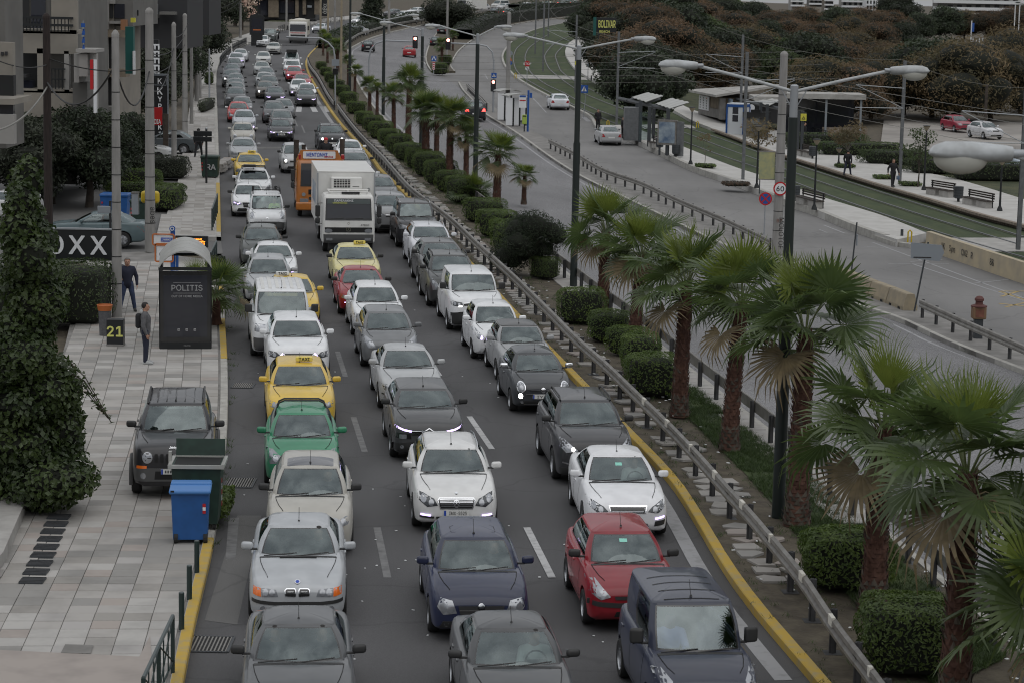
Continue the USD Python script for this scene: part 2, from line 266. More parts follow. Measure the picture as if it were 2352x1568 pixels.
mat('soil',(0.05,0.04,0.028),0.95,col2=(0.095,0.08,0.055),scale=2.5,bump=.03,space='world');mat('lawn',(0.016,0.03,0.008),0.95,col2=(0.05,0.07,0.018),scale=1.4,bump=.05,bscale=14,space='world',stretch=(1,.5,1));mat('lawn_tram',(0.02,0.036,0.009),0.95,col2=(0.046,0.06,0.019),scale=.8,bump=.05,bscale=9,space='world',stretch=(1,.3,1),detail=8)
mat('track_grass',(0.026,0.034,0.014),0.95,col2=(0.05,0.056,0.025),scale=1.2,bump=.04,bscale=9,space='world');mat('wild_grass',(0.022,0.032,0.012),.95,col2=(0.06,.062,.026),scale=.7,bump=.1,bscale=6,space='world')
mat('concrete',(0.26,0.25,0.235),.9,col2=(0.36,0.35,0.33),scale=1.5,space='world',bump=.004,bscale=30);mat('concrete_dark',(0.14,0.135,0.125),.9,col2=(0.22,0.21,0.2),scale=1.2,space='world');mat('kerb_stone',(0.27,0.26,0.24),.9,col2=(0.38,0.37,0.34),scale=3,space='world');mat('kerb_yellow',(0.42,0.28,0.045),.85,col2=(0.3,.25,.14),scale=4,space='world',lo=.45,hi=.72)
mat('paving_pale',(0.36,0.35,0.33),.85,col2=(0.44,0.43,0.41),scale=1.0,space='world',detail=8);mat('sand',(0.27,0.235,0.18),.95,col2=(0.34,.3,.24),scale=.3,space='world');mat('parking_dirt',(0.2,0.185,0.17),.95,col2=(0.3,.28,.255),scale=.25,space='world',detail=8)
for i,c in enumerate([(0.3,0.285,0.265),(0.335,0.318,0.298),(0.27,0.255,0.235),(0.345,0.33,0.315),(0.31,0.275,0.25),(0.245,0.236,0.222),(0.375,0.362,0.342)]):
 mat(f'slab_{i}',c,.88,col2=tuple(np.array(c)*.66),scale=.9,detail=8,space='world',lo=.46,hi=.8,bump=.003,bscale=40)
mat('road_white',(0.4,0.4,0.4),.8,col2=(0.16,.16,.16),scale=5,space='world',lo=.48,hi=.8);mat('road_white_worn',(0.17,0.17,0.17),.8,col2=(0.085,.085,.085),scale=4,space='world',lo=.4,hi=.75);mat('road_yellow',(0.42,0.3,0.1),.8,col2=(0.2,.16,.1),scale=4,space='world');mat('edge_line',(0.27,0.27,0.275),.8,col2=(0.14,.14,.14),scale=3,space='world',lo=.5,hi=.8)
mat('galvanised',(0.24,0.23,0.215),.5,.35,col2=(0.15,.14,.125),scale=3,space='world');mat('post_steel',(0.05,0.05,0.052),.6,.2,var=.3,space='world');mat('reflect_white',(0.6,0.58,0.52),.5);mat('pole_green',(0.008,0.013,0.012),.45);mat('pole_grey',(0.3,0.315,0.33),.4,.3);mat('lamp_shell',(0.42,0.44,0.45),.4,col2=(0.3,.31,.31),scale=5);mat('lamp_bowl',(0.42,0.42,0.38),.25,coat=.5)
mat('pole_concrete',(0.27,0.26,0.25),.9,col2=(0.2,.195,.185),scale=2.0,space='world',stretch=(2,2,.4),bump=.004,bscale=20);mat('pole_wood',(0.022,0.015,0.013),.9,var=.4,scale=6,stretch=(4,4,.4));mat('cable',(0.012,)*3,.7);mat('wire_pale',(0.16,0.155,0.14),.6);mat('steel_dark',(0.05,0.055,0.06),.5,.4);mat('mast_steel',(0.13,0.135,0.14),.55,.4,var=.15,space='world')
mat('fence_green',(0.01,0.022,0.02),.5);mat('fence_grey',(0.06,0.075,0.075),.5)
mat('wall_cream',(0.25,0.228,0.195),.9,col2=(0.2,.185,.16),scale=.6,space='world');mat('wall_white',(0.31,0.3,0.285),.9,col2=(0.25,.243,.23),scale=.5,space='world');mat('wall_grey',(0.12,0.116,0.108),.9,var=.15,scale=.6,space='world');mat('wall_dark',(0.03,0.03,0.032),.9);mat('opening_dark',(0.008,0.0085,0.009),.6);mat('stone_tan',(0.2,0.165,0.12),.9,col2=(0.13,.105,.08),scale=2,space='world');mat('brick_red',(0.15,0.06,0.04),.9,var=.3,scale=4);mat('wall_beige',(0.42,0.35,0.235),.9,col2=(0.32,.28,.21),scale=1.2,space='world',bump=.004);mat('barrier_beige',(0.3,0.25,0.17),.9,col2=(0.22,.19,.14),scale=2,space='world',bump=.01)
mat('sign_black',(0.008,0.009,0.01),.35);mat('sign_white',(0.62,0.63,0.64),.5);mat('sign_blue',(0.012,0.07,0.28),.4);mat('sign_red',(0.4,0.012,0.015),.4);mat('sign_yellow',(0.5,0.46,0.05),.5);mat('sign_grey',(0.2,0.22,0.24),.5);mat('led_amber',(1,.35,.05),.4,emit=3.2,ecol=(1.0,.3,.03));mat('panel_glass',(0.014,0.015,0.02),.1,coat=.6);mat('panel_text',(0.3,0.3,0.3),.6);mat('poster_blue',(0.06,0.1,0.17),.3,col2=(0.3,.35,.38),scale=1.2);mat('teal_panel',(0.004,0.075,0.065),.5);mat('shelter_roof',(0.33,0.33,0.31),.35,.2,var=.08,scale=3);mat('orange_plastic',(0.42,0.12,0.03),.5);mat('yellow_plastic',(0.5,0.36,0.02),.4);mat('spray_yellow',(0.55,0.55,0.15),.7);mat('graffiti_black',(0.02,)*3,.8);mat('graffiti_white',(0.35,)*3,.8)
mat('bin_blue',(0.012,0.075,0.24),.4,var=.12,scale=3);mat('bin_blue_lid',(0.05,0.17,0.42),.38);mat('bin_green',(0.012,0.03,0.022),.5,var=.3,scale=4);mat('hydrant_red',(0.09,0.03,0.025),.7);mat('hydrant_tan',(0.17,.1,.055),.8);mat('wood_slat',(0.03,0.022,0.017),.7);mat('iron_dark',(0.015,0.017,0.018),.5,.3);mat('booth_white',(0.52,0.54,0.56),.5);mat('booth_blue',(0.01,0.06,0.22),.4);mat('lime_box',(0.3,0.4,0.07),.5);mat('stone_wall',(0.25,0.21,0.17),.95,col2=(0.13,.1,.075),scale=5,space='world',bump=.03,bscale=8);mat('terracotta',(0.25,0.12,0.06),.8)
mat('truck_white',(0.62,0.615,0.59),.45,coat=.3,var=.05,scale=2);mat('truck_orange',(0.34,0.115,0.018),.35,coat=.6,var=.12,scale=3);mat('truck_grey',(0.1,0.1,0.1),.6);mat('tarp_grey',(0.1,0.115,0.11),.8,var=.25,scale=3,bump=.02);mat('tank_ivory',(0.5,0.48,0.42),.5)
mat('leaf_hedge',(0.034,0.062,0.01),.55,col2=(0.095,0.14,0.026),scale=1.7,rnd=.2,translucent=.25);mat('leaf_vine',(0.016,0.03,0.008),.5,col2=(0.05,0.075,0.018),scale=1.1,translucent=.2);mat('leaf_dark',(0.012,0.02,0.009),.6,col2=(0.032,0.046,0.02),scale=.6,rnd=.3,translucent=.15);mat('leaf_olive',(0.022,0.03,0.016),.65,col2=(0.05,0.06,0.035),scale=.8,rnd=.25,translucent=.2)
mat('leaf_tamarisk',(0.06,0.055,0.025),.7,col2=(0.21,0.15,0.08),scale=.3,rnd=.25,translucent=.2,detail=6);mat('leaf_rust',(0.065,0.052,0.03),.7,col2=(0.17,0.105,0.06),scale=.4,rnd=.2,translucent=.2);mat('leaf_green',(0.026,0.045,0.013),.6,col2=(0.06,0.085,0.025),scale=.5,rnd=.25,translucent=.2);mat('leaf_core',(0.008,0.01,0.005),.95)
mat('palm_leaf',(0.034,0.056,0.018),.42,col2=(0.078,0.112,0.032),scale=.9,translucent=.25,rnd=.12);mat('palm_leaf_young',(0.08,0.115,0.018),.42,col2=(0.13,.16,.03),scale=1.2,translucent=.3);mat('palm_leaf_dry',(0.12,0.09,0.045),.7,var=.3,scale=3);mat('palm_stalk',(0.08,0.1,0.035),.5);mat('palm_boot',(0.05,0.02,0.014),.85,col2=(0.11,0.052,0.034),scale=5);mat('palm_boot_grey',(0.085,0.07,0.055),.9,var=.35,scale=6);mat('bark',(0.05,0.04,0.032),.95,var=.35,scale=4);mat('bark_pale',(0.13,0.115,0.1),.95,var=.3,scale=4);mat('grass_blade',(0.035,0.06,0.014),.7,rnd=.35,translucent=.2);mat('dry_shrub',(0.085,0.055,0.035),.9,rnd=.2)
# ---------------------------------------------------------------- the lie of the land
LEFT_KERB=C([(398,1700),(423,1569),(440,1477),(489,1262),(510,1120),(521,1010),(523,865),(517,753),(511,640),(507,527),(505,442),(502,340),(499,250),(497,190),(500,158),(511,137),(527,123),(566,105),(604,87),(652,71),(717,58),(782,49),(860,39),(960,29)])
MED_L=C([(2010,1740),(1860,1560),(1690,1355),(1545,1120),(1440,1005),(1310,868),(1190,742),(1075,612),(1000,530),(909,431),(871,395),(853,370),(776,283),(728,210),(703,160),(702,142),(712,124),(735,105),(775,87),(830,70),(900,55),(960,45)])
MED_R=C([(2560,1690),(2388,1533),(2228,1391),(2026,1217),(1890,1097),(1790,1012),(1603,866),(1420,722),(1284,617),(1028,412),(930,318),(863,250),(832,205),(810,160),(800,130),(806,113),(828,101),(852,90),(877,82),(915,72),(959,62),(1000,54),(1080,42)])
SEP_L=C([(2620,965),(2352,858),(2177,790),(2059,735),(1889,682),(1764,615),(1676,575),(1551,516),(1426,455),(1331,408),(1176,303),(1111,263),(1081,230),(1061,208),(1052,191)])
SEP_R=C([(2620,915),(2352,812),(2250,770),(2100,715),(1955,655),(1880,622),(1826,594),(1764,566),(1651,516),(1489,441),(1401,402),(1239,313),(1190,287),(1121,238),(1078,200),(1058,188)])
FR_R=C([(2640,770),(2352,650),(2134,575),(2060,566),(2004,547),(1949,527),(1864,492),(1802,472),(1764,457),(1696,430),(1586,392),(1526,363),(1441,323),(1368,297),(1356,274),(1309,248),(1258,224),(1210,198),(1183,180),(1168,165),(1156,150),(1152,131),(1166,106),(1191,86),(1228,70),(1316,51),(1420,38)])
FAR_L=C([(2500,580),(2352,532),(2264,510),(2139,472),(2014,435),(1889,395),(1764,355),(1701,330),(1634,304),(1591,287),(1546,262),(1441,232),(1416,221),(1351,185),(1316,160),(1299,132),(1303,110),(1330,90)])
FAR_R=C([(2500,520),(2337,467),(2189,422),(2074,399),(2027,388),(1952,361),(1884,333),(1800,310),(1661,281),(1601,265),(1520,225),(1471,210),(1435,190),(1405,143),(1395,120)])
PLAT_R=C([(2127,551),(2039,514),(1889,466),(1764,420),(1676,391),(1566,346),(1480,312),(1441,297)])
def poly(*chains):return sg.Polygon(np.vstack([np.asarray(c)[:,:2]for c in chains])).buffer(0)
def w(pts,dz=0):return np.array([G(x,y,dz)[:2]for x,y in pts])
FARL=w([(960,24),(1300,14)]);
def ground():
 xs=np.r_[np.linspace(-900,-60,22),np.linspace(-55,75,66),np.linspace(85,900,24)];ys=np.r_[np.linspace(-60,20,9),np.linspace(24,420,133),np.linspace(430,2400,60)]
 X,Y=np.meshgrid(xs,ys);v=np.stack([X.ravel(),Y.ravel(),terr(X,Y).ravel()-0.10],1);n=len(xs);i=(np.arange(len(ys)-1)[:,None]*n+np.arange(n-1)).ravel()
 return v,np.stack([i,i+1,i+n+1,i+n],1)
solo('ground',ground(),'soil',kind='structure')
solo('avenue_northbound',sheet(poly(LEFT_KERB,w([(1075,25),(1075,40)]),MED_L[::-1]),-0.03,5),'asphalt_dark',kind='structure')
isl_l=C([(990,166),(977,140),(980,118),(990,95),(1003,76),(1030,62),(1066,50),(1130,42),(1200,36),(1316,28)]);isl_r=C([(1046,166),(1037,147),(1050,125),(1080,98),(1130,71),(1190,56),(1316,39),(1420,30)])
solo('avenue_southbound',sheet(poly(MED_R,w([(1240,24),(1316,28)]),isl_l[::-1],w([(1018,178),(1052,190)]),SEP_L[::-1]),-0.034,5),'asphalt_coarse',kind='structure')
solo('frontage_road',sheet(poly(SEP_R,w([(1046,172),(1046,166)]),isl_r,FR_R[::-1]),-0.026,5),'asphalt_pale',kind='structure')
solo('road_junction',sheet(w([(990,168),(1046,168),(1060,176),(1100,215),(1062,206),(1030,184)]),-0.022,3),'asphalt_pale',kind='structure')
KP=lambda o=0.0,h=.14,wd=.16:[(o,-.2),(o,h-.02),(o+.02,h),(o+wd,h),(o+wd,-.2)]
def kerb(path,m,side=1,h=.14,wd=.18,name='kerb',label=None,a=0.0,b=None,seg=None):
 L=plen(path);b=L if b is None else b;s=np.linspace(a,b,max(3,int((b-a)/1.5)));p=np.array([at(path,q)[0]for q in s]);pr=[(side*o,z)for o,z in KP(0,h,wd)]
 return strip(p,pr if side>0 else pr[::-1])
MEDP=poly(MED_L,MED_R[::-1]);solo('median_soil',slab(MEDP.buffer(-.17),0.10,.3,4),'soil',kind='structure')
tag(put('/World','median_kerb',kerb(MED_L,'',1,.14,.2),'kerb_yellow',40),kind='structure');tag(put('/World','median_kerb',kerb(MED_R,'',-1),'kerb_stone',40),kind='structure')
SEPP=poly(SEP_L,SEP_R[::-1]);solo('separator_island',slab(SEPP,0.13,.35,3),'concrete_dark',kind='structure');tag(put('/World','separator_kerb',kerb(SEP_L,'',1,.15,.16),'kerb_stone',40),kind='structure')
ISLP=poly(isl_l,isl_r[::-1]);solo('planted_island',slab(ISLP,0.12,.3,4),'soil',kind='structure');tag(put('/World','island_kerb',kerb(isl_l,'',1,.15),'kerb_stone',40),kind='structure');tag(put('/World','island_kerb',kerb(isl_r,'',-1,.15),'kerb_stone',40),kind='structure')
TR_L=C([(2640,640),(2352,640),(2180,570),(2127,551),(2039,514),(1889,466),(1764,420),(1676,391),(1566,346),(1480,312),(1441,300),(1372,288),(1356,274),(1309,248),(1258,224),(1210,198),(1183,180),(1168,165),(1156,150),(1152,131),(1166,106),(1191,86),(1228,70),(1316,51)])
TRP=poly(off(TR_L,.2),w([(1345,60),(1330,90)]),FAR_L[::-1])
solo('tram_lawn',sheet(TRP,0.10,3),'lawn_tram',kind='structure')
tag(put('/World','lawn_kerb',kerb(FR_R,'',1,.2,.25,a=0.0),'kerb_stone',40),kind='structure')
PLP=poly(PLAT_R,w([(1368,297),(1441,323)]),w([(1526,363),(1586,392),(1696,430),(1764,457),(1802,472),(1864,492),(1949,527),(2004,547),(2060,566)]))
solo('tram_platform',slab(PLP,0.34,.5,3),'paving_pale',kind='structure')
solo('platform_kerb',strip(C([(2030,555),(2004,547),(1949,527),(1864,492),(1802,472),(1764,457),(1696,430),(1586,392),(1526,363),(1441,323),(1372,298)]),[(-.02,-.1),(-.02,.36),(.3,.36),(.3,.3)]),'kerb_stone',kind='structure')
FARP=poly(FAR_L,FAR_R[::-1]);solo('promenade',slab(FARP,0.36,.5,3),'paving_pale',kind='structure')
solo('tram_crossing_path',sheet(w([(2128,552),(2640,552),(2640,584),(2200,584)]),0.125,3),'concrete',kind='structure')
solo('tram_crossing_path',sheet(w([(1176,174),(1300,177),(1345,181),(1350,187),(1300,185),(1188,183)]),0.125,3),'concrete',kind='structure')
solo('tram_crossing_path',sheet(w([(1468,291),(1588,291),(1600,299),(1480,300)]),0.125,3),'concrete',kind='structure')
stw=w([(1640,308),(1701,331),(1764,356),(1889,396),(2014,436),(2139,473),(2264,511),(2360,536),(2480,575)])
wall=tag(put('/World','retaining_wall',strip(curve(stw,2),[(-.05,.05),(-.07,.42),(.3,.44),(.3,.3)]),'stone_wall',30),'low rough stone retaining wall between the tram grass and the promenade','wall')
RAILS=[[(1238,77),(1209,94),(1184,117),(1179,135),(1183,156),(1197,175),(1230,196),(1265,215),(1309,238),(1366,265),(1450,299),(1580,344),(1690,387),(1900,462),(2045,508),(2150,545),(2330,606)],[(1262,79),(1236,95),(1211,117),(1206,135),(1216,163),(1251,193),(1296,215),(1351,245),(1426,274),(1500,301),(1600,338),(1740,387),(1869,437),(1989,480),(2197,548),(2400,606)],[(1330,78),(1290,92),(1262,112),(1251,135),(1259,155),(1286,180),(1336,213),(1389,236),(1434,253),(1509,282),(1626,327),(1734,366),(1869,414),(2100,490),(2337,562)],[(1345,88),(1312,97),(1288,112),(1276,133),(1286,160),(1316,185),(1359,208),(1426,240),(1509,268),(1570,292),(1660,322),(1760,357),(1880,397),(2100,467),(2352,546)]]
for k,r in enumerate(RAILS):
 p=C(r,.1,3);tag(put('/World','tram_rail',strip(p,[(-.05,.08),(-.05,.16),(.05,.16),(.05,.08)]),'mast_steel'),['leftmost tram rail, running along the kerb and the front platform edge','second tram rail from the front kerb, in the grass','third tram rail from the front kerb, in the grass','tram rail nearest the promenade stone wall'][k],'rail')
 tag(put('/World','rail_bed',strip(p,[(-.22,.118),(.22,.118)]),'track_grass'),kind='structure')
# ---------------------------------------------------------------- left pavement of single slabs, side street, forecourts
PAV_Z=0.15
ci=np.argmin([abs(px(np.r_[p,terr(*p)])[1]-585)for p in LEFT_KERB]);ck=np.argmin([abs(px(np.r_[p,terr(*p)])[1]-548)for p in LEFT_KERB])
near_kerb,far_kerb=LEFT_KERB[:ci],LEFT_KERB[ck:]
pav_near=poly(off(near_kerb,-.2),w([(330,585),(200,590),(150,800),(60,1100),(-120,1290),(-330,1700)]));pav_far=poly(off(far_kerb,-.2),w([(960,23),(860,33),(760,43),(640,62),(590,72),(540,90),(500,108),(470,125),(455,150),(450,200),(440,260),(425,330),(412,420),(365,548)]))
solo('pavement',slab(pav_near,PAV_Z-.03,.3,3),'concrete_dark',kind='structure');solo('pavement',slab(pav_far,PAV_Z-.004,.3,4),'concrete',kind='structure')
solo('left_kerb',kerb(near_kerb,'',-1,.16,.2),'kerb_stone',kind='structure',smooth=40);solo('left_kerb',kerb(far_kerb,'',-1,.16,.2),'kerb_stone',kind='structure',smooth=40)
def yellow(path,a,b):return strip(np.array([at(path,s)[0]for s in np.linspace(a,b,max(3,int((b-a)/.8)))]),[(.004,.0),(.004,.145),(-.016,.164),(-.19,.164)])
def sfind(path,y):return plen(path[:int(np.argmin([abs(px(np.r_[p,terr(*p)])[1]-y)for p in path]))+1])
for a,b in((1700,1262),(832,735),(690,640)):tag(put('/World','yellow_kerb_paint',yellow(near_kerb,sfind(near_kerb,a),sfind(near_kerb,b)),'kerb_yellow'),kind='structure')
for a,b in((545,430),(400,372)):tag(put('/World','yellow_kerb_paint',yellow(far_kerb,sfind(far_kerb,a),sfind(far_kerb,b)),'kerb_yellow'),kind='structure')
solo('side_street',sheet(w([(-200,560),(300,548),(412,543),(507,548),(512,582),(330,584),(-200,640)]),-0.02,3),'asphalt_street',kind='structure')
solo('forecourt',sheet(w([(-400,300),(425,300),(418,400),(366,546),(-400,556)]),0.03,4),'asphalt_street',kind='structure')
solo('forecourt_paving',sheet(w([(330,330),(424,330),(414,415),(345,415)]),0.05,3),'concrete',kind='structure')
PAVR='/World/pavement'
def slabs(region,path,s0,s1,cell,lim):
 out=[];L=cell
 for i in range(int((s1-s0)/L)):
  q,hd=at(path,s0+i*L);t=np.array([math.cos(hd),math.sin(hd)]);nl=np.array([-t[1],t[0]])
  for j in range(26):
   a=q+nl*(0.26+j*.5);b=a+nl*.5;c=np.array([a+t*.006+nl*.006,b+t*.006-nl*.006,b+t*(L-.006)-nl*.006,a+t*(L-.006)+nl*.006])
   m=c.mean(0)
   if not region.contains(sg.Point(m)):break
   out.append((m,c))
 return out
def slabmesh(c,h):
 ctr=c.mean(0);top=ctr+(c-ctr)*.985;z=terr(c[:,0],c[:,1]);v=np.vstack([np.column_stack([c,z+PAV_Z-.04]),np.column_stack([c,z+PAV_Z-.006+h]),np.column_stack([top,z+PAV_Z+h])])
 f=[[8,10,9],[8,11,10]]
 for k in range(4):n=(k+1)%4;f+=[[k,k+4,n],[n,k+4,n+4],[k+4,k+8,n+4],[n+4,k+8,n+8]]
 return v,np.array(f)
sl=slabs(pav_near,near_kerb,1.0,plen(near_kerb)-.5,.5,300)
def seen(m):x,y=px(np.r_[m,terr(*m)+.15]);return-30<x<2380 and y<1600
sl=[s for s in sl if seen(s[0])];sl.sort(key=lambda s:s[0][1]);rest={}
for k,(m,c)in enumerate(sl):
 g=meshkit.fbm(np.array([[m[0]*.35,m[1]*.35,3.0]]))[0];i=R.choice([0,0,1,1,2,3,4,5,6])if R.random()<.6 else(5 if g<.42 else 1 if g<.55 else 6)
 h=R.uniform(-.006,.006)
 if k<300:put(PAVR,'paving_slab',slabmesh(c,h),f'slab_{i}')
 else:rest.setdefault(i,[]).append(slabmesh(c,h))
for i,ms in rest.items():tag(put(PAVR,'distant_slabs',join(*ms),f'slab_{i}'),kind='stuff')
rest={}
for m,c in slabs(pav_far,far_kerb,1.0,125.0,.6,0):
 rest.setdefault(R.choice([0,1,2,3,6]),[]).append(slabmesh(c,R.uniform(.0,.006)))
for i,ms in rest.items():tag(put('/World/pavement_001','distant_slabs',join(*ms),f'slab_{i}'),kind='stuff')
solo('broken_concrete_patch',sheet(w([(-60,1510),(320,1528),(345,1480),(350,1560),(330,1700),(-160,1700)]),PAV_Z+.012,1),'slab_4',kind='structure')
grass=poly(C([(2160,1600),(1905,1330),(1760,1150),(1600,985),(1480,870)]),C([(1560,870),(1700,985),(1960,1180),(2400,1480)]));solo('median_grass_ground',sheet(grass.intersection(MEDP.buffer(-.5)),0.115,2),'lawn',kind='structure')
stp=off(MED_L,.75);used=0;ROW=thing('stone_path','line of worn old paving flags beside the yellow median kerb','path')
for s in np.arange(10,150,.62):
 q,hd=at(stp,s);t=np.array([math.cos(hd),math.sin(hd)]);nl=np.array([t[1],-t[0]])
 for j in(0,1):
  if R.random()<(.42 if s<45 else.12):continue
  c=q+nl*(j*.55+R.uniform(-.05,.05));a,b=R.uniform(.24,.3),R.uniform(.24,.29);n=R.choice([5,6,7]);an=np.sort(N.uniform(0,2*PI,n)*.25+np.arange(n)*2*PI/n)
  P=np.array([c+t*a*max(-1,min(1,1.35*math.cos(x)))+nl*b*max(-1,min(1,1.35*math.sin(x)))for x in an]);z=float(terr(*c));used+=1
  v,f=extr(sg.Polygon(P).buffer(0),.05,z+.09+R.uniform(-.012,.012));put(ROW,'flagstone',(v,f),f'slab_{R.choice([0, 2, 5, 4])}')
  if used>=298:break
 if used>=298:break
RW=thing('paver_row','row of pale square pavers under the far median guardrail','path');rp=off(MED_R,-.62)
for s in np.arange(14,60,.5):
 q,hd=at(rp,s);z=float(terr(*q));put(RW,'paver',move(box(.485,.8,.06),(q[0],q[1],z+.085+R.uniform(-.006,.006)),rotz(hd)),f'slab_{R.choice([1, 3, 6])}')
# ---------------------------------------------------------------- painted markings
def dash(name,path,s0,s1,wd,m,lift=-.024):return tag(put('/World',name,strip(np.array([at(path,s)[0]for s in np.linspace(s0,s1,max(2,int((s1-s0)/2)+1))]),[(-wd/2,lift),(wd/2,lift)]),m),kind='structure')
dash('edge_line',off(MED_L,-.42),4,205,.3,'edge_line')
for seg in([(1268,1322),(1210,1207)],[(1130,1028),(1078,953)],[(1010,860),(975,810)],[(938,755),(912,712)]):p=w(seg);dash('lane_dash',curve(p,1),0,plen(p),.15,'road_white')
for seg in([(890,1322),(866,1207)],[(838,1035),(812,955)],[(793,862),(775,805)]):p=w(seg);dash('lane_dash',curve(p,1),0,plen(p),.15,'road_white_worn')
for seg in([(700,305),(693,288)],[(735,322),(728,307)],[(683,290),(676,273)]):p=w(seg);dash('lane_dash',curve(p,1),0,plen(p),.12,'road_white_worn')
for x0,x1 in((654,671),(682,692),(711,731),(742,762)):solo('crossing_stripe',sheet(w([(x0,244),(x0+12,244),(x1,257),(x1-13,257)]),-.024,1),'road_white',kind='structure')
solo('stop_line',sheet(w([(664,240),(748,241),(750,243),(665,242)]),-.023,2),'road_white_worn',kind='structure')
solo('tar_seam',sheet(w([(520,338),(800,336),(800,340),(520,342)]),-.0235,3),'asphalt_street',kind='structure');solo('asphalt_patch',sheet(w([(545,1180),(470,1420),(545,1430),(600,1180)]),-.0255,2),'asphalt_street',kind='structure')
solo('white_margin_line',sheet(w([(525,1185),(549,1185),(541,1275),(518,1282)]),-.0235,1),'road_white_worn',kind='structure')
dash('southbound_edge_line',off(SEP_L,-.55),8,150,.2,'edge_line');dash('southbound_edge_line',off(MED_R,.5),100,330,.18,'edge_line')
for seg in([(2135,872),(2226,927)],[(1745,655),(1800,685)],[(1470,520),(1505,540)]):p=w(seg);dash('southbound_lane_dash',curve(p,1),0,plen(p),.14,'edge_line')
for seg in([(855,178),(872,190)],[(920,128),(925,121)],[(975,132),(980,125)],[(990,118),(993,111)],[(978,148),(972,141)],[(928,112),(936,106)]):p=w(seg);dash('southbound_lane_dash',curve(p,1),0,plen(p),.14,'road_white')
for seg in([(2004,556),(2352,684)],[(2095,605),(2352,690)],[(2040,605),(2180,605)],[(1985,566),(2030,568)],[(2238,650),(2318,641)],[(2090,600),(2165,596)],[(1870,522),(1900,534)],[(1850,500),(1940,535)],[(1355,323),(1364,328)],[(1218,218),(1258,262)],[(1225,228),(1238,238)],[(1112,168),(1120,182)]):p=w(seg);dash('parking_line',curve(p,2),0,plen(p),.11,'edge_line',-.02)
for a,b in(((2295,668),(2360,690)),((2340,668),(2300,680)),((2295,696),(2370,704)),((2310,704),(2365,692)),((2300,668),(2380,668))):p=w([a,b]);dash('yellow_box_line',curve(p,2),0,plen(p),.16,'road_yellow',-.019)
for k in range(4):solo('faded_crossing_stripe',sheet(w([(1270+22*k,263+2*k),(1280+22*k,263+2*k),(1293+22*k,273+2*k),(1281+22*k,273+2*k)]),-.02,1),'edge_line',kind='structure')
solo('car_park',sheet(w([(2030,276),(2500,283),(2500,352),(2250,360),(2020,352)]),0.02,4),'parking_dirt',kind='structure');solo('beach',sheet(w([(2080,130),(2600,138),(2600,150),(2080,146)]),0.05,14),'sand',kind='structure')
solo('verge',slab(poly(FAR_R,w([(1420,100),(1560,190),(1700,255),(1900,300),(2050,352),(2300,372),(2600,420)])).buffer(0),0.3,.4,4),'wild_grass',kind='structure')
for k,(a,b,lab)in enumerate((((443,1457),(522,1494),'square drain grating in the gutter by the bollards'),((525,1094),(577,1117),'drain grating in the gutter beside the bins'),((538,877),(578,889),'dark drain grating in the gutter beyond the parked off-roader'))):
 p0,p1=G(*a),G(*b);g=thing('drain_grating',lab,'grating',((p0+p1)/2)*[1,1,0]+[0,0,float(terr(*((p0+p1)/2)[:2]))-.024]);dx,dy=abs(p1[0]-p0[0]),abs(p1[1]-p0[1])
 put(g,'frame',join(box(dx,.05,.014,(0,-dy/2,0)),box(dx,.05,.014,(0,dy/2,0)),box(.05,dy,.014,(-dx/2,0,0)),box(.05,dy,.014,(dx/2,0,0))),'steel_dark');put(g,'pit',box(dx,dy,.004),'seam_dark')
 for j in range(11):put(g,'bar',box(.025,dy,.012,(-dx/2+dx*(j+.5)/11,0,.002)),'galvanised')
# ---------------------------------------------------------------- motor cars
BODY={'hatch':dict(L=4.0,W=1.72,H=1.49,hz=.74,cy=1.02,cz=.98,hy=1.72,ry=3.45,by=3.86,dz=1.04,tz=1.0,wb=2.5,fo=.79,wr=.31,rw=.665),'small':dict(L=3.6,W=1.64,H=1.49,hz=.76,cy=.92,cz=.99,hy=1.55,ry=3.1,by=3.48,dz=1.04,tz=1.0,wb=2.35,fo=.72,wr=.29,rw=.68),'sedan':dict(L=4.5,W=1.76,H=1.44,hz=.72,cy=1.32,cz=.96,hy=2.08,ry=3.3,by=3.92,dz=1.02,tz=.98,wb=2.68,fo=.84,wr=.32,rw=.645),'estate':dict(L=4.6,W=1.78,H=1.46,hz=.73,cy=1.34,cz=.97,hy=2.08,ry=4.0,by=4.42,dz=1.02,tz=.98,wb=2.76,fo=.84,wr=.325,rw=.65),'suv':dict(L=4.45,W=1.84,H=1.66,hz=.92,cy=1.16,cz=1.14,hy=1.88,ry=3.85,by=4.28,dz=1.18,tz=1.14,wb=2.66,fo=.88,wr=.36,rw=.69),'boxy':dict(L=4.5,W=1.84,H=1.8,hz=1.0,cy=1.28,cz=1.17,hy=1.8,ry=4.15,by=4.4,dz=1.15,tz=1.1,wb=2.68,fo=.85,wr=.375,rw=.73),'mpv':dict(L=4.3,W=1.76,H=1.62,hz=.82,cy=.98,cz=1.06,hy=1.82,ry=3.75,by=4.16,dz=1.12,tz=1.08,wb=2.62,fo=.86,wr=.325,rw=.68),'minivan':dict(L=4.2,W=1.8,H=1.82,hz=.86,cy=.98,cz=1.1,hy=1.62,ry=4.0,by=4.14,dz=1.12,tz=1.1,wb=2.72,fo=.85,wr=.325,rw=.76),'van':dict(L=4.9,W=1.9,H=1.95,hz=.98,cy=.78,cz=1.2,hy=1.42,ry=4.7,by=4.86,dz=1.2,tz=1.18,wb=3.0,fo=.88,wr=.34,rw=.78),}
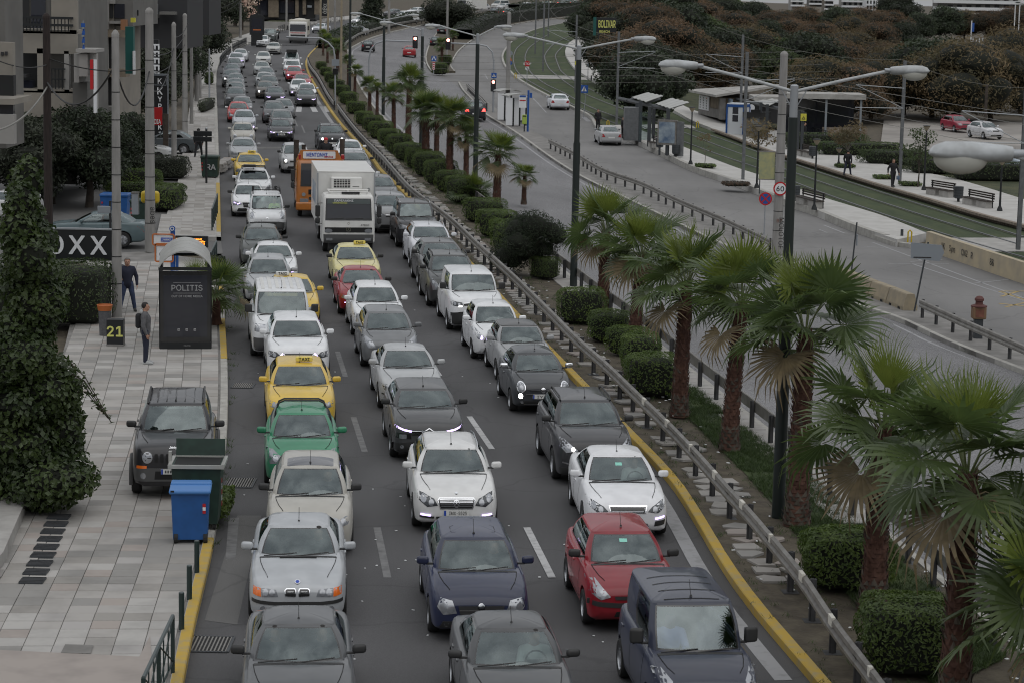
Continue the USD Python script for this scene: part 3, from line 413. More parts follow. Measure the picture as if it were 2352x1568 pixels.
def mkb(kind,over=None):
 b=dict(BODY[kind]);o=over or{};r=o.get('L',b['L'])/b['L']
 for k in('cy','hy','ry','by','wb','fo'):b[k]*=r
 dh=o.get('H',b['H'])-b['H'];b['cz']+=dh*.4;b['dz']+=dh*.4;b['tz']+=dh*.35;b['hz']+=dh*.3
 b.update(o);b['by']=min(b['by'],b['L']-.15);b['ry']=min(b['ry'],b['by']-.04);b['hzf']=b['hz'];b['hz']+=b.get('lift',.075);b['cz']+=.015;return b
def smoothline(pts,q):p=np.array(pts,float);return PchipInterpolator(p[:,0],p[:,1])(q)
def carbody(b):
 L,W,h=b['L'],b['W'],b['W']/2;nb=b.get('nose',1.0);hz,cz,cy,by,dz,tz=(b[k]for k in('hz','cz','cy','by','dz','tz'));gc=b.get('gc',.2)
 ys=np.unique(np.r_[0,.012,.035,.07,.12,.18,.26,.36,.5,.65,.8,np.linspace(.95,cy,4),np.linspace(cy,by,14),by+(L-by)*.35,by+(L-by)*.6,L-.1,L-.05,L-.02,L])
 top=smoothline([(0,hz*.80),(.03,hz*.88),(.09,hz*.945),(.2*nb,hz),(.42*nb,hz+(cz-hz)*.42),(cy*.75,hz+(cz-hz)*.8),(cy,cz),(cy+.5,cz+.01),(by,dz),(L-.09,tz),(L-.03,tz-.05),(L,tz-.16)],ys)
 bot=smoothline([(0,.40),(.03,.31),(.1,gc+.04),(.3,gc),(L-.3,gc+.02),(L-.06,gc+.12),(L,.42)],ys)
 wid=h*smoothline([(0,.70),(.03,.79),(.09,.865),(.2,.925),(.42,.968),(.9,.995),(1.4,1),(L-.9,1),(L-.35,.968),(L-.08,.915),(L,.85)],ys)
 rings,crown=[],smoothline([(0,.01),(.2,.03),(cy*.7,.04),(cy,.012),(cy+.3,0),(by-.1,0),(by+.02,.02),(L,.02)],ys);fl=b.get('flat',0.0)
 for y,zt,zb,w,cr in zip(ys,top,bot,wid,crown):
  H=zt-zb;sh=b.get('sh',.86)
  half=[(0,zb),(.5*w,zb),(.86*w,zb),(.945*w,zb+.035),(.972*w,zb+.10*H),(.992*w,zb+.28*H),(1.0*w,zb+.45*H),(.997*w,zb+.60*H),(.982*w,zb+.72*H),(.972*w,zb+.80*H),(.952*w,zb+.90*H),(.925*w,zb+.96*H),(sh*w+.02,zt-.012),(sh*w,zt),(.72*w,zt+cr*.45),(.45*w,zt+cr*.8),(.2*w,zt+cr),(0,zt+cr*1.02)]
  rings.append([(x,y-L/2,z)for x,z in half]+[(-x,y-L/2,z)for x,z in half[-2:0:-1]])
 v=np.array(rings,float);n=v.shape[1];v=v.reshape(-1,3);f=[]
 for i in range(len(ys)-1):
  for j in range(n):a,c=i*n+j,i*n+(j+1)%n;f+=[[a,c,c+n],[a,c+n,a+n]]
 v=np.vstack([v,v[:n].mean(0),v[-n:].mean(0)]);q=len(v)
 for j in range(n):f+=[[q-2,(j+1)%n,j],[q-1,(len(ys)-1)*n+j,(len(ys)-1)*n+(j+1)%n]]
 return v,np.array(f)
def solid(v,f):return m3.Manifold(m3.Mesh(np.ascontiguousarray(v,np.float32),np.ascontiguousarray(f,np.uint32)))
def hits(v,f,pts,ax,sign):
 o=[k for k in range(3)if k!=ax];a,b,c=v[f[:,0]],v[f[:,1]],v[f[:,2]];A,B,Cc=a[:,o],b[:,o],c[:,o]
 d=(B[:,0]-A[:,0])*(Cc[:,1]-A[:,1])-(Cc[:,0]-A[:,0])*(B[:,1]-A[:,1]);ok=np.abs(d)>1e-10;a,b,c,A,B,Cc,d=(q[ok]for q in(a,b,c,A,B,Cc,d));P=np.asarray(pts,float);out=np.full(len(P),np.nan)
 for s in range(0,len(P),128):
  p=P[s:s+128,None,:];l1=((B[:,0]-p[...,0])*(Cc[:,1]-p[...,1])-(Cc[:,0]-p[...,0])*(B[:,1]-p[...,1]))/d;l2=((Cc[:,0]-p[...,0])*(A[:,1]-p[...,1])-(A[:,0]-p[...,0])*(Cc[:,1]-p[...,1]))/d;l3=1-l1-l2
  h=np.where((l1>=-1e-6)&(l2>=-1e-6)&(l3>=-1e-6),l1*a[:,ax]+l2*b[:,ax]+l3*c[:,ax],np.nan)*sign
  with np.errstate(all='ignore'):out[s:s+128]=np.where(np.isnan(h).all(1),np.nan,np.nanmin(np.where(np.isnan(h),1e9,h),1))*sign
 bad=np.isnan(out)
 if bad.any()and not bad.all():
  g=np.flatnonzero(~bad);
  for i in np.flatnonzero(bad):out[i]=out[g[np.argmin(((P[g]-P[i])**2).sum(1))]]
 return out
def patch(surf,shape,ax,sign,lift=.006,deep=.025,step=.05):
 P=shape
 if P.is_empty:return None
 if P.geom_type!='Polygon':return join(*[patch(surf,g,ax,sign,lift,deep,step)for g in P.geoms])
 P=sg.polygon.orient(P);br=np.array(shapely.segmentize(P.exterior,step).coords)[:-1,:2];thin=P.area/max(P.length,1e-6)<.012
 if thin or len(P.interiors):pts,t=trimesh.creation.triangulate_polygon(shapely.segmentize(P,step),engine='earcut');pts,t=np.array(pts),np.array(t)
 else:
  a,b,c,d=P.bounds;gx,gy=np.meshgrid(np.arange(a,c,step),np.arange(b,d,step));g=np.stack([gx.ravel(),gy.ravel()],1);k=contains_xy(P.buffer(-step*.4),g[:,0],g[:,1])if not P.buffer(-step*.4).is_empty else np.zeros(len(g),bool)
  pts=np.vstack([br,g[k]]);t=Delaunay(pts).simplices;cc=pts[t].mean(1);t=t[contains_xy(P.buffer(1e-6),cc[:,0],cc[:,1])]
 if not len(t):return None
 hv=hits(*surf,pts,ax,sign);o=[k for k in range(3)if k!=ax];v=np.zeros((len(pts),3));v[:,o[0]],v[:,o[1]],v[:,ax]=pts[:,0],pts[:,1],hv-sign*lift
 nrm=np.cross(v[t[:,1]]-v[t[:,0]],v[t[:,2]]-v[t[:,0]])[:,ax]*sign;t=np.where((nrm>0)[:,None],t[:,::-1],t)
 if deep and not len(P.interiors):
  hb=hits(*surf,br,ax,sign);e=np.zeros((len(br),3));e[:,o[0]],e[:,o[1]]=br[:,0],br[:,1];e1,e2=e.copy(),e.copy();e1[:,ax],e2[:,ax]=hb-sign*lift,hb+sign*deep;n=len(br);i=np.arange(n);j=(i+1)%n
  return join((v,t),(np.vstack([e1,e2]),np.vstack([np.stack([i,j,j+n],1),np.stack([i,j+n,i+n],1)])))
 return v,t
def shp(s):
 if isinstance(s,tuple)and s[0]=='c':return sg.Point(s[1],s[2]).buffer(s[3],8)
 if isinstance(s,tuple)and s[0]=='e':return sa.scale(sg.Point(s[1],s[2]).buffer(1,10),s[3],s[4])
 if isinstance(s,tuple)and s[0]=='l':return sg.LineString(s[1]).buffer(s[2]/2,cap_style='flat',join_style='mitre')
 if isinstance(s,tuple)and s[0]=='r':return sg.box(s[1]-s[3]/2,s[2]-s[4]/2,s[1]+s[3]/2,s[2]+s[4]/2).buffer(-min(s[3],s[4])*.2).buffer(min(s[3],s[4])*.2)
 return sg.Polygon(s).buffer(-.008).buffer(.008,4)
T=[0,.05,.085,.25,.5,.75,.93,.962,1.0]
def greenhouse(b):
 L,h=b['L'],b['W']/2;sh=b.get('sh',.86);wB,wR=sh*h+.004,b['rw']*h;cy,cz,hy,ry,by,dz,H=(b[k]for k in('cy','cz','hy','ry','by','dz','H'));zr=H-b.get('crown',.075)
 nw=b.get('nwin',2);lim=[(0,.93)]if nw==1 else None
 cols=[]
 aB,aR=wB-.078,wR-.058;kf,kr=b.get('wrap',.16),.09
 for q,kd in zip((0,.25,.5,.75,.955,1),('F','F','F','F','Fs','A')):cols.append((kd,(aB*q,cy+kf*q*q,cz-.012),(aR*q,hy+kr*q*q,zr-.004-.018*q*q)))
 cols.append(('A',(wB-.022,cy+kf+.09,cz-.002),(wR-.018,hy+kr+.05,zr-.03)))
 yB0,yR0,yB1,yR1=cy+kf+b.get('apil',.25),hy+.2,by-b.get('cpB',.42),ry-b.get('cpR',.22);zb=lambda y:cz+.012+(dz-cz)*np.clip((y-cy)/(by-cy),0,1)
 n=b.get('doors',2);br={1:[0,1],2:[0,.5,1],3:[0,.4,.72,1]}[n]
 for i in range(n):
  u0,u1=br[i]+(.02 if i else 0),br[i+1]-(.02 if i<n-1 else 0)
  for q,kd in zip((0,.035,.35,.65,.965,1),(f'S{i}s',f'S{i}',f'S{i}',f'S{i}',f'S{i}s','B' if i<n-1 else 'P')):
   u=u0+(u1-u0)*q;y0,y1=yB0+(yB1-yB0)*u,yR0+(yR1-yR0)*u;cols.append((kd,(wB*(1-.035*max(0,u-.35)**2),y0,zb(y0)),(wR*(1-.05*(u-.35)**2),y1,zr-.02-.02*max(0,u-.7))))
 cols.append(('P',(wB-.06,by-.12,dz),(wR-.05,ry-.07,zr-.03)))
 for q,kd in zip((1,.955,.6,.3,0),('Rs','R','R','R','')):cols.append((kd,((wB-.17)*q,by-.06*q*q,dz),((wR-.13)*q,ry-.03*q*q,zr-.02)))
 n=len(cols);Bp,Rp=np.array([c[1]for c in cols]),np.array([c[2]for c in cols]);Bp[:,1]-=L/2;Rp[:,1]-=L/2;kinds=[c[0]for c in cols]
 cen=np.array([0,(cy+by)/2-L/2,0]);V=[]
 for t in T:
  p=Bp+(Rp-Bp)*t;o=(p-cen)*[1,.6,0];o/=np.maximum(np.linalg.norm(o,axis=1,keepdims=True),1e-6);p=p+o*(.032*math.sin(PI*t))+[0,0,.01*math.sin(PI*t)];V.append(p)
 V=np.array(V);acc={}
 for k in range(n-1):
  for r in range(len(T)-1):
   kd=kinds[k];base=kd.rstrip('s');row=r in(1,len(T)-3);mid=1<=r<=len(T)-3
   if base in('A','P','')or not mid:g='cabin'
   elif base=='B':g='SX'
   else:g=(('SX' if base[0]=='S' else 'X'+base)if(row or kd.endswith('s'))else base)
   q=[V[r][k],V[r][k+1],V[r+1][k+1],V[r+1][k]];acc.setdefault(g,[]).append(q)
 def quads(qs,m):
  v=np.array(qs).reshape(-1,3);i=np.arange(len(qs))*4;f=np.vstack([np.stack([i,i+1,i+2],1),np.stack([i,i+2,i+3],1)])
  return(v*[-1,1,1],f[:,::-1])if m else(v,f)
 out={}
 for g,qs in acc.items():
  if g[0]=='S':out[g+'l']=quads(qs,False);out[g+'r']=quads(qs,True)
  else:out[g]=join(quads(qs,False),quads(qs,True))
 loop=np.vstack([V[-1],(V[-1]*[-1,1,1])[-2:0:-1]]);c0=np.array([0,(hy+ry)/2-L/2,0]);vs,cr=[],b.get('crown',.075)
 for q in(1,.975,.93,.8,.6,.35):p=c0+(loop-c0)*[q,q,1];p[:,2]=loop[:,2]*q+(H-cr)*(1-q)+cr*(1-q**2.4)*.85+(.016 if q<1 else 0);vs.append(p)
 v=np.vstack(vs+[np.array([[0,c0[1],H]])]);m=len(loop);f=[]
 for i in range(5):
  for j in range(m):a,c=i*m+j,i*m+(j+1)%m;f+=[[a,c,c+m],[a,c+m,a+m]]
 for j in range(m):f.append([5*m+j,5*m+(j+1)%m,6*m])
 f=np.array(f);out['roof']=(v,f)
 return out
_tyre=lathe([(.62,-.1),(.9,-.105),(.97,-.085),(1,-.05),(1,.05),(.97,.085),(.9,.105),(.62,.1)],28,'x')
def wheel(par,x,y,z,r,side,style=0,detail=2):
 wh=sub(par,'wheel',(x,y,z));tv=_tyre[0]*[1.0,r,r];put(wh,'tyre',(tv*[side,1,1],_tyre[1]if side>0 else _tyre[1][:,::-1]),'tyre_rubber',40)
 d=lathe([(.001,.055),(.12,.06),(.16,.045),(.5,.02),(.6,.05),(.645,.095),(.65,.06),(.65,-.08)],24,'x');dv=d[0]*[1,r,r];ms=[(dv,d[1])]
 if detail:
  for k in range(5 if style<2 else 7):ms.append(move(box(.03,.075 if style<2 else.045,r*.58,(.06,0,r*.06)),rot=rotx(k*2*PI/(5 if style<2 else 7))))
 m=join(*ms);put(wh,'rim',m if side>0 else flipx(m),'rim_dark' if style==1 else 'rim_alloy',35)
def plate(par,loc,txt=None,small=False):
 p=sub(par,'number_plate',loc);put(p,'plate',box(.52,.012,.112),'plate_white');put(p,'blue_band',box(.04,.004,.108,(-.237,-.0085,.002)),'plate_blue')
 if txt:put(p,'plate_lettering',stand(textc(txt,.07,.004,False,.36),0,(.03,-.007,.02)),'plate_text')
 else:put(p,'plate_mark',join(*[box(.032,.004,.06,(-.16+k*.052+(.03 if k>2 else 0),-.0085,.026))for k in range(7)]),'grey_trim')
 return p
def driver_at(path,b,label,shirt='cloth_navy',side=1):SEATED.append((path,b,label,shirt,side))
SEATED=[]
def build_car(label,cat,loc,rz,kind,col,face,group=None,detail=2,name='car',over=None,glass='window_glass',roof=None,mirror=None,wstyle=0,rough=.33,metal=0.0,tail=None):
 b=mkb(kind,over);L,W,H=b['L'],b['W'],b['H'];P=thing(name,label,cat,loc,rz,group);pm=paint(col,rough,metal);mir=pm if mirror is None else mirror
 v,f=carbody(b);s=solid(v,f);wr=b['wr'];yF,yR=-L/2+b['fo'],-L/2+b['fo']+b['wb']
 cut=[m3.Manifold.cylinder(.34,wr+.055,wr+.055,28).rotate((0,90,0)).translate((sx*(W/2+.06)-(.34 if sx>0 else 0),y,wr))for sx in(-1,1)for y in(yF,yR)]
 cut.append(m3.Manifold.batch_hull([m3.Manifold.cube((2*.8*W/2,.01,1.6),True).translate((0,y,1.28))for y in(-L/2+b['cy']+.16,-L/2+b['by']-.1)]))
 s=s-m3.Manifold.batch_boolean(cut,m3.OpType.Add);bm=tris(s);put(P,'body',bm,pm,38)
 gh=greenhouse(b);put(P,'cabin_frame',gh['cabin'],pm,50);rf=put(P,'roof',gh['roof'],roof or pm,50);[put(P,'window_seal',gh[k],'gloss_black',40)for k in('XF','XR','SXl','SXr')];put(P,'windscreen',gh['F'],glass,60)
 gw=b.get('glazed',3);put(P,'rear_window',gh['R'],'dark_window_glass' if glass!='window_glass' or tail is None else 'window_glass',60)
 for i in range(b.get('doors',2)):
  for sd in 'lr':put(P,'side_window' if i<gw else 'side_panel',gh[f'S{i}{sd}'],('window_glass' if i==0 else 'dark_window_glass')if i<gw else pm,60)
 for sx in(-1,1):
  for y in(yF,yR):wheel(P,sx*(W/2-.105),y,wr,wr,sx,wstyle,detail)
 y0,y1=-L/2+b['cy']+.17,-L/2+b['by']-.11;hw=.795*W/2;fz=.485
 put(P,'cabin_lining',join(box(2*hw-.004,y1-y0,.01,(0,(y0+y1)/2,fz)),box(.012,y1-y0,b['cz']-fz-.02,(-hw+.01,(y0+y1)/2,fz)),box(.012,y1-y0,b['cz']-fz-.02,(hw-.01,(y0+y1)/2,fz)),box(2*hw,.012,b['dz']-fz-.02,(0,y1-.01,fz))),'cabin_dark')
 if detail>=1:
  put(P,'dashboard',rbox(2*hw+.06,.46,.32,.07,(0,y0+.06,b['cz']-.34)),'cabin_dark',40);sy=-L/2+b['hy']+.22
  for sx in(-1,1):
   se=sub(P,'seat',(sx*W*.205,sy,0));zt=b['cz']+(H-b['cz'])*.34;put(se,'seat_back',move(rbox(.46,.13,zt-.5,.06,(0,0,0)),(0,.02,.5),rotx(-.16)),'seat_cloth',40);put(se,'head_rest',rbox(.26,.09,.17,.04,(0,.02+(zt-.5)*.16,zt+.01)),'seat_cloth',40);put(se,'cushion',rbox(.48,.5,.16,.06,(0,-.24,.5)),'seat_cloth',40)
  put(P,'rear_bench',rbox(2*hw-.1,.14,b['dz']+.02-.5,.06,(0,min(sy+.95,y1-.16),.5)),'seat_cloth',40)
  sw=move(lathe([(.165+.014*math.cos(a),.014*math.sin(a))for a in np.linspace(0,2*PI,7)],20),(W*.205,sy-.47,b['cz']-.04),rotx(1.05));put(P,'steering_wheel',join(sw,move(box(.3,.04,.03,(0,0,-.01)),(W*.205,sy-.47,b['cz']-.04),rotx(1.05))),'black_trim',40)
 nose=bm[1][bm[0][bm[1]].mean(1)[:,1]<-L/2+b['cy']*.9];S=(bm[0],nose);topf=(bm[0],bm[1]);zoff=0.004
 cnt=0;kz=(b['hz']-.45)/(b['hzf']-.45)
 for name_,m,sh_,*opt in face:
  o=opt[0]if opt else 'm';q=shp(sh_);q=q if 'T' in o else shapely.transform(q,lambda a:np.column_stack([a[:,0],np.where(a[:,1]>.45,.45+(a[:,1]-.45)*kz,a[:,1])]));lift=.005+cnt*.0011+(.004 if 'lens' in name_ or 'bar' in name_ or 'lit' in name_ or 'badge' in name_ or 'chevron' in name_ else 0);cnt+=1
  if 'T' in o:srf,ax,sg_=topf,2,-1
  else:srf,ax,sg_=S,1,1
  if 'T' in o:q=sa.translate(q,0,-L/2)
  ms=[q]+([sa.scale(q,-1,1,origin=(0,0))]if 'm' in o else[])
  for k,g in enumerate(ms):
   if 'x' in o and k:continue
   mm=patch(srf,g,ax,sg_,lift,.03 if 'T' not in o else.012,.045)
   if mm is not None:put(P,name_,mm,m,45)
 if detail>=1:
  cyv,cz=b['cy'],b['cz'];hw2=W/2
  hl=[(hw2*.79,cyv-.02),(hw2*.76,cyv*.75),(hw2*.70,cyv*.5),(hw2*.60,.3)]
  for sx in(-1,1):mm=patch(topf,sa.translate(shp(('l',[(sx*a,c)for a,c in hl],.012)),0,-L/2),2,-1,.007,0,.03);put(P,'bonnet_seam',mm,'seam_dark')
  for sx in(-1,1):
   sd=bm[1][(bm[0][bm[1]].mean(1)[:,0]*sx)>W*.3];y0d=-L/2+b['cy']+.36;ye=-L/2+b['by']-.5;yb=(y0d+ye)/2+.08
   for yy in(y0d,yb)+((ye,)if b.get('doors',2)>1 else()):mm=patch((bm[0],sd),shp(('l',[(yy,.34),(yy+.02,.6),(yy+.02,b['cz']-.03)],.011)),0,-sx,.002,0,.08);put(P,'door_seam',mm,'seam_dark')
   mm=patch((bm[0],sd),shp(('l',[(y0d,.335),(ye-.1,.345)],.012)),0,-sx,.002,0,.1);put(P,'door_seam',mm,'seam_dark')
   for yy in(yb-.2,ye-.16):put(P,'door_handle',rbox(.03,.17,.032,.012,(sx*(W/2*.985),yy,b['cz']-.19)),b.get('handle',pm)if isinstance(b.get('handle'),str)else pm,40)
  wy=-L/2+b['cy'];put(P,'cowl',patch(topf,sg.box(-hw2*.78,wy-.075,hw2*.78,wy+.02),2,-1,.004,.01,.1),'black_trim',45)
  for x0,x1,a in((-.62,-.02,.045),(-.02,.55,.05)):put(P,'wiper',tube([(x0*W/1.75,wy+.03+.16*x0*x0*.5,cz+.012),((x0+x1)/2*W/1.75,wy+.035,cz+.028+a*.3),(x1*W/1.75,wy+.045+.1*x1*x1,cz+.02+a)],.011,5),'black_trim')
 for sx in(-1,1):
  mp=sub(P,'wing_mirror',(sx*(W/2*.86+.06),-L/2+b['cy']+.42+b.get('mback',0),b['cz']+.04));h=b.get('mh',.145);put(mp,'mirror_cap',move(rbox(.22,.11,h,.05,(sx*.125,0,-.01)),rot=rotz(sx*.18)),mir,45)
  put(mp,'mirror_arm',box(.12,.06,.03,(sx*.0,.01,-.012)),'black_trim');put(mp,'mirror_glass',move(box(.18,.006,h-.04,(sx*.125,.058,.01)),rot=rotz(sx*.18)),'lamp_silver')
 tl=bm[1][bm[0][bm[1]].mean(1)[:,1]>L/2-.5]
 for sx in(-1,1):
  mm=patch((bm[0],tl),shp([(sx*W*.28,b['tz']-.33),(sx*W*.46,b['tz']-.34),(sx*W*.47,b['tz']-.1),(sx*W*.36,b['tz']-.1)]),1,-1,.008,.03,.06)
  if mm is not None:put(P,'tail_lamp',mm,tail or 'red_lens',45)
 if tail is not None or detail==0:mm=patch((bm[0],tl),shp(('r',0,.62,.5,.11)),1,-1,.01,.02,.1);put(P,'rear_plate',mm,'plate_white')
 if b.get('aerial',1)and detail>=1:ya=-L/2+b['hy']+.22;put(P,'aerial',join(tube([(0,ya,H-.02),(0,ya+.17,H+.2)],.005,4),move(lathe([(.025,0),(.012,.03),(.001,.032)],8),(0,ya,H-.028))),'black_trim')
 return P,b,gh
# ---- faces: (part, material, shape in (x, z), options)  m mirrored, x once, T on the bonnet
def lamps(pts,cover='lamp_cover',lens=()):
 out=[('headlight',cover,pts,'m')]
 for x,z,r in lens:out.append(('headlight_lens','lamp_silver',('c',x,z,r),'m'))
 return out
def F(kind,b,**k):
 h,W=b['hz'],b['W']/2;d=k.get('dark','black_trim');o=[]
 if kind=='plain':o=lamps([(W*.45,h-.2),(W*.88,h-.2),(W*.9,h-.06),(W*.5,h-.06)])+[('grille',d,[(-W*.38,h-.18),(W*.38,h-.18),(W*.4,h-.09),(-W*.4,h-.09)],'x'),('lower_intake',d,[(-W*.6,.3),(W*.6,.3),(W*.55,.42),(-W*.55,.42)],'x')]
 if kind=='wide':o=lamps([(W*.36,h-.17),(W*.9,h-.22),(W*.93,h-.02),(W*.6,h-.08)],'lamp_cover',[(W*.55,h-.145,.05),(W*.74,h-.145,.06)])+[('grille',d,[(-W*.34,h-.19),(W*.34,h-.19),(W*.38,h-.1),(-W*.38,h-.1)],'x'),('lower_intake',d,[(-W*.7,.28),(W*.7,.28),(W*.6,.44),(-W*.6,.44)],'x')]
 if kind=='round':o=lamps(('c',W*.66,h-.15,.12),'lamp_silver')+[('headlight_lens','lamp_cover',('c',W*.66,h-.15,.08),'m'),('lower_intake',d,[(-W*.55,.3),(W*.55,.3),(W*.5,.43),(-W*.5,.43)],'x')]
 if kind=='tall':o=lamps([(W*.5,h-.26),(W*.84,h-.3),(W*.94,h+.06),(W*.78,h+.02)],'lamp_cover',[(W*.7,h-.17,.065),(W*.82,h-.06,.05)])+[('grille',d,[(-W*.4,h-.2),(W*.4,h-.2),(W*.42,h-.12),(-W*.42,h-.12)],'x'),('lower_intake',d,[(-W*.62,.28),(W*.62,.28),(W*.52,.43),(-W*.52,.43)],'x')]
 if kind=='slim':o=lamps([(W*.42,h-.15),(W*.9,h-.14),(W*.95,h-.02),(W*.5,h-.075)],'lamp_dark',[(W*.62,h-.115,.04),(W*.8,h-.09,.045)])+[('grille',d,[(-W*.38,h-.2),(W*.38,h-.2),(W*.44,h-.08),(-W*.44,h-.08)],'x'),('lower_intake',d,[(-W*.72,.26),(W*.72,.26),(W*.6,.42),(-W*.6,.42)],'x')]
 if k.get('drl')=='low':o.append(('running_light','drl_violet',('l',[(W*.62,.47),(W*.86,.49)],.035),'m'))
 if k.get('drl')=='lamp':o.append(('running_light','drl_violet',('l',[(W*.5,h-.13),(W*.66,h-.16),(W*.86,h-.1)],.04),'m'))
 if k.get('drl')=='spot':o.append(('running_light','drl_violet',('c',W*.72,h-.13,.07),'m'))
 if k.get('drl')=='lit':o.append(('headlight_lit','lamp_lit',('c',W*.68,h-.13,.07),'m'))
 if k.get('drl')=='fog':o.append(('fog_light_lit','drl_violet',('c',W*.74,.36,.07),'m'))
 if k.get('drl')=='warm':o.append(('indicator_lit','lamp_warm',('c',W*.8,h-.13,.035),'m'))
 if k.get('fog'):o.append(('fog_light','lamp_silver',('c',W*.72,.37,.055),'m'))
 if k.get('badge'):o.append(('badge','chrome',('c',0,h-.115,.05),'x'))
 if k.get('bar'):o.append(('grille_bar','chrome',('l',[(-W*.4,h-.12),(W*.4,h-.12)],.02),'x'))
 if k.get('lip'):o.append(('lower_bumper',k['lip'],[(-W*.84,.24),(W*.84,.24),(W*.9,.46),(-W*.9,.46)],'x'));o.insert(0,o.pop())
 return o
def heading(p):
 def hd(path):i=int(np.argmin(((path-p[:2])**2).sum(1)));i=min(max(i,2),len(path)-3);d=path[i+2]-path[i-2];return math.atan2(d[1],d[0]),math.sqrt(((path[i]-p[:2])**2).sum())
 a,da=hd(LEFT_KERB);c,dc=hd(MED_L);return(a*dc+c*da)/(da+dc)-PI/2
def spot(kind,x,y,over=None,yaw=None,dyaw=0.0,rear=False):
 b=mkb(kind,over);L=b['L'];ref=(0,b['cy']-L/2,b['cz'])if not rear else(0,b['by']-L/2,b['dz'])
 p=G(x,y,ref[2]);rz=(heading(p)if yaw is None else yaw)+dyaw;o=p[:2]-(rotz(rz)@[0,ref[1],0])[:2];return(o[0],o[1],float(terr(*o))-.03),rz
# ---------------------------------------------------------------- the jam: front rows, each car as it stands
WHITE,CREAM,SILVER,GREY,DARK,BLACK,NAVY,RED,YEL,PALEY,GREEN,CHAMP=(.7,.71,.72),(.62,.6,.55),(.36,.37,.38),(.15,.155,.16),(.05,.051,.054),(.014,.014,.016),(.016,.02,.045),(.23,.012,.018),(.62,.42,.06),(.6,.54,.24),(.035,.2,.105),(.4,.385,.345)
JAM='cars queuing in the avenue'
CARS={}
def near(key,label,kind,x,y,col,face,over=None,cat='car',**k):
 dy=k.pop('dyaw',0.0);loc,rz=spot(kind,x,y,over,dyaw=dy);CARS[key]=(*build_car(label,cat,loc,rz,kind,col,face,over=over,**k),loc,rz);return CARS[key]
L_='left lane'
near('gs','dark grey saloon at the bottom edge of the left lane, bonnet cut by the frame','sedan',686,1519,(.085,.088,.092),F('plain',BODY['sedan']),dict(L=4.4,W=1.74,wrap=.2),mirror='black_trim')
bmw=[('headlight','lamp_cover',[(.33,.55),(.62,.55),(.63,.665),(.37,.645)],'m'),('headlight_lens','lamp_silver',('c',.44,.605,.05),'m'),('headlight_lens','lamp_silver',('c',.555,.61,.05),'m'),('indicator','amber_lens',[(.63,.55),(.775,.57),(.775,.675),(.635,.665)],'m'),('kidney_rim','chrome',[(.025,.55),(.21,.56),(.225,.64),(.19,.665),(.04,.665),(.02,.64)],'m'),('kidney_grille','gloss_black',[(.038,.56),(.2,.57),(.21,.635),(.18,.653),(.05,.653),(.033,.63)],'m'),('bumper_strip','black_trim',('l',[(-.8,.49),(-.4,.455),(.4,.455),(.8,.49)],.05),'x'),('lower_intake','seam_dark',[(-.38,.28),(.38,.28),(.36,.4),(-.36,.4)],'x'),('fog_light','lamp_silver',('c',.6,.37,.045),'m'),('badge','chrome',('c',0,.15,.05),'xT'),('badge_field','plate_blue',('c',0,.15,.036),'xT'),('bonnet_vent','seam_dark',('l',[(-.33,1.2),(.33,1.2)],.04),'xT')]
near('bm','silver saloon with amber corner lamps and twin oval grille in the left lane','sedan',685,1274,(.4,.415,.43),bmw,dict(L=4.47,W=1.74,H=1.42,wrap=.2),metal=.15)
peu=[('headlight','lamp_cover',[(.36,.56),(.76,.63),(.8,.74),(.7,.745),(.42,.65)],'m'),('headlight_lens','lamp_silver',('c',.66,.67,.055),'m'),('grille','black_trim',[(-.4,.46),(.4,.46),(.46,.54),(-.46,.54)],'x'),('lower_intake','seam_dark',[(-.5,.28),(.5,.28),(.48,.4),(-.48,.4)],'x'),('badge','chrome',('c',0,.6,.05),'x')]
c=near('pe','champagne hatchback with dark glass sunroof and black wing mirrors','hatch',712,1136,CHAMP,peu,dict(L=4.2,W=1.74,H=1.53),mirror='black_trim')
put(c[0],'sunroof',patch(c[2]['roof'],sg.box(-.47,-.2,.47,.45).buffer(-.05).buffer(.05),2,-1,.004,.01,.08),'panel_glass',45)
toy=lamps([(.4,.6),(.72,.56),(.83,.8),(.66,.79),(.46,.69)],'lamp_cover',[(.6,.66,.06),(.7,.72,.05)])+[('grille','black_trim',[(-.35,.5),(.35,.5),(.4,.57),(-.4,.57)],'x'),('lower_intake','seam_dark',[(-.55,.28),(.55,.28),(.5,.42),(-.5,.42)],'x')]
c=near('gr','green hatchback with a black tube rack across its roof','hatch',694,1002,GREEN,toy,dict(L=3.8,W=1.7,H=1.5,cy=.95))
yr=-2.0+1.82;put(c[0],'roof_rack',join(*[tube([(-.56,y,1.42),(-.52,y,1.53),(-.4,y,1.585),(.4,y,1.585),(.52,y,1.53),(.56,y,1.42)],.022,6)for y in(yr+.75,yr+1.0)]),'black_trim',40)
sko=lamps([(.4,.56),(.78,.61),(.82,.73),(.5,.675)],'lamp_cover',[(.55,.63,.05),(.69,.655,.045)])+[('grille','black_trim',[(-.33,.55),(.33,.55),(.37,.665),(-.37,.665)],'x'),('grille_rim','chrome',('l',[(-.37,.672),(.37,.672)],.018),'x'),('lower_intake','black_trim',[(-.7,.28),(.7,.28),(.62,.42),(-.62,.42)],'x')]
def taxisign(c,x=.12,m='taxi_sign',y=None):
 b=c[1];y=-b['L']/2+b['hy']+.25 if y is None else y;t=sub(c[0],'taxi_sign',(x,y,b['H']-.012));put(t,'sign_box',rbox(.44,.1,.13,.03),m,40);put(t,'taxi_lettering',stand(textc('TAXI',.085,.006,True),0,(0,-.052,.025)),'plate_text')
c=near('tx','yellow taxi with yellow mirrors right behind the green hatchback','hatch',690,883,YEL,sko,dict(L=4.5,W=1.77,H=1.47,cy=1.2,hy=1.95,ry=3.6,by=4.2),cat='taxi',name='taxi');taxisign(c)
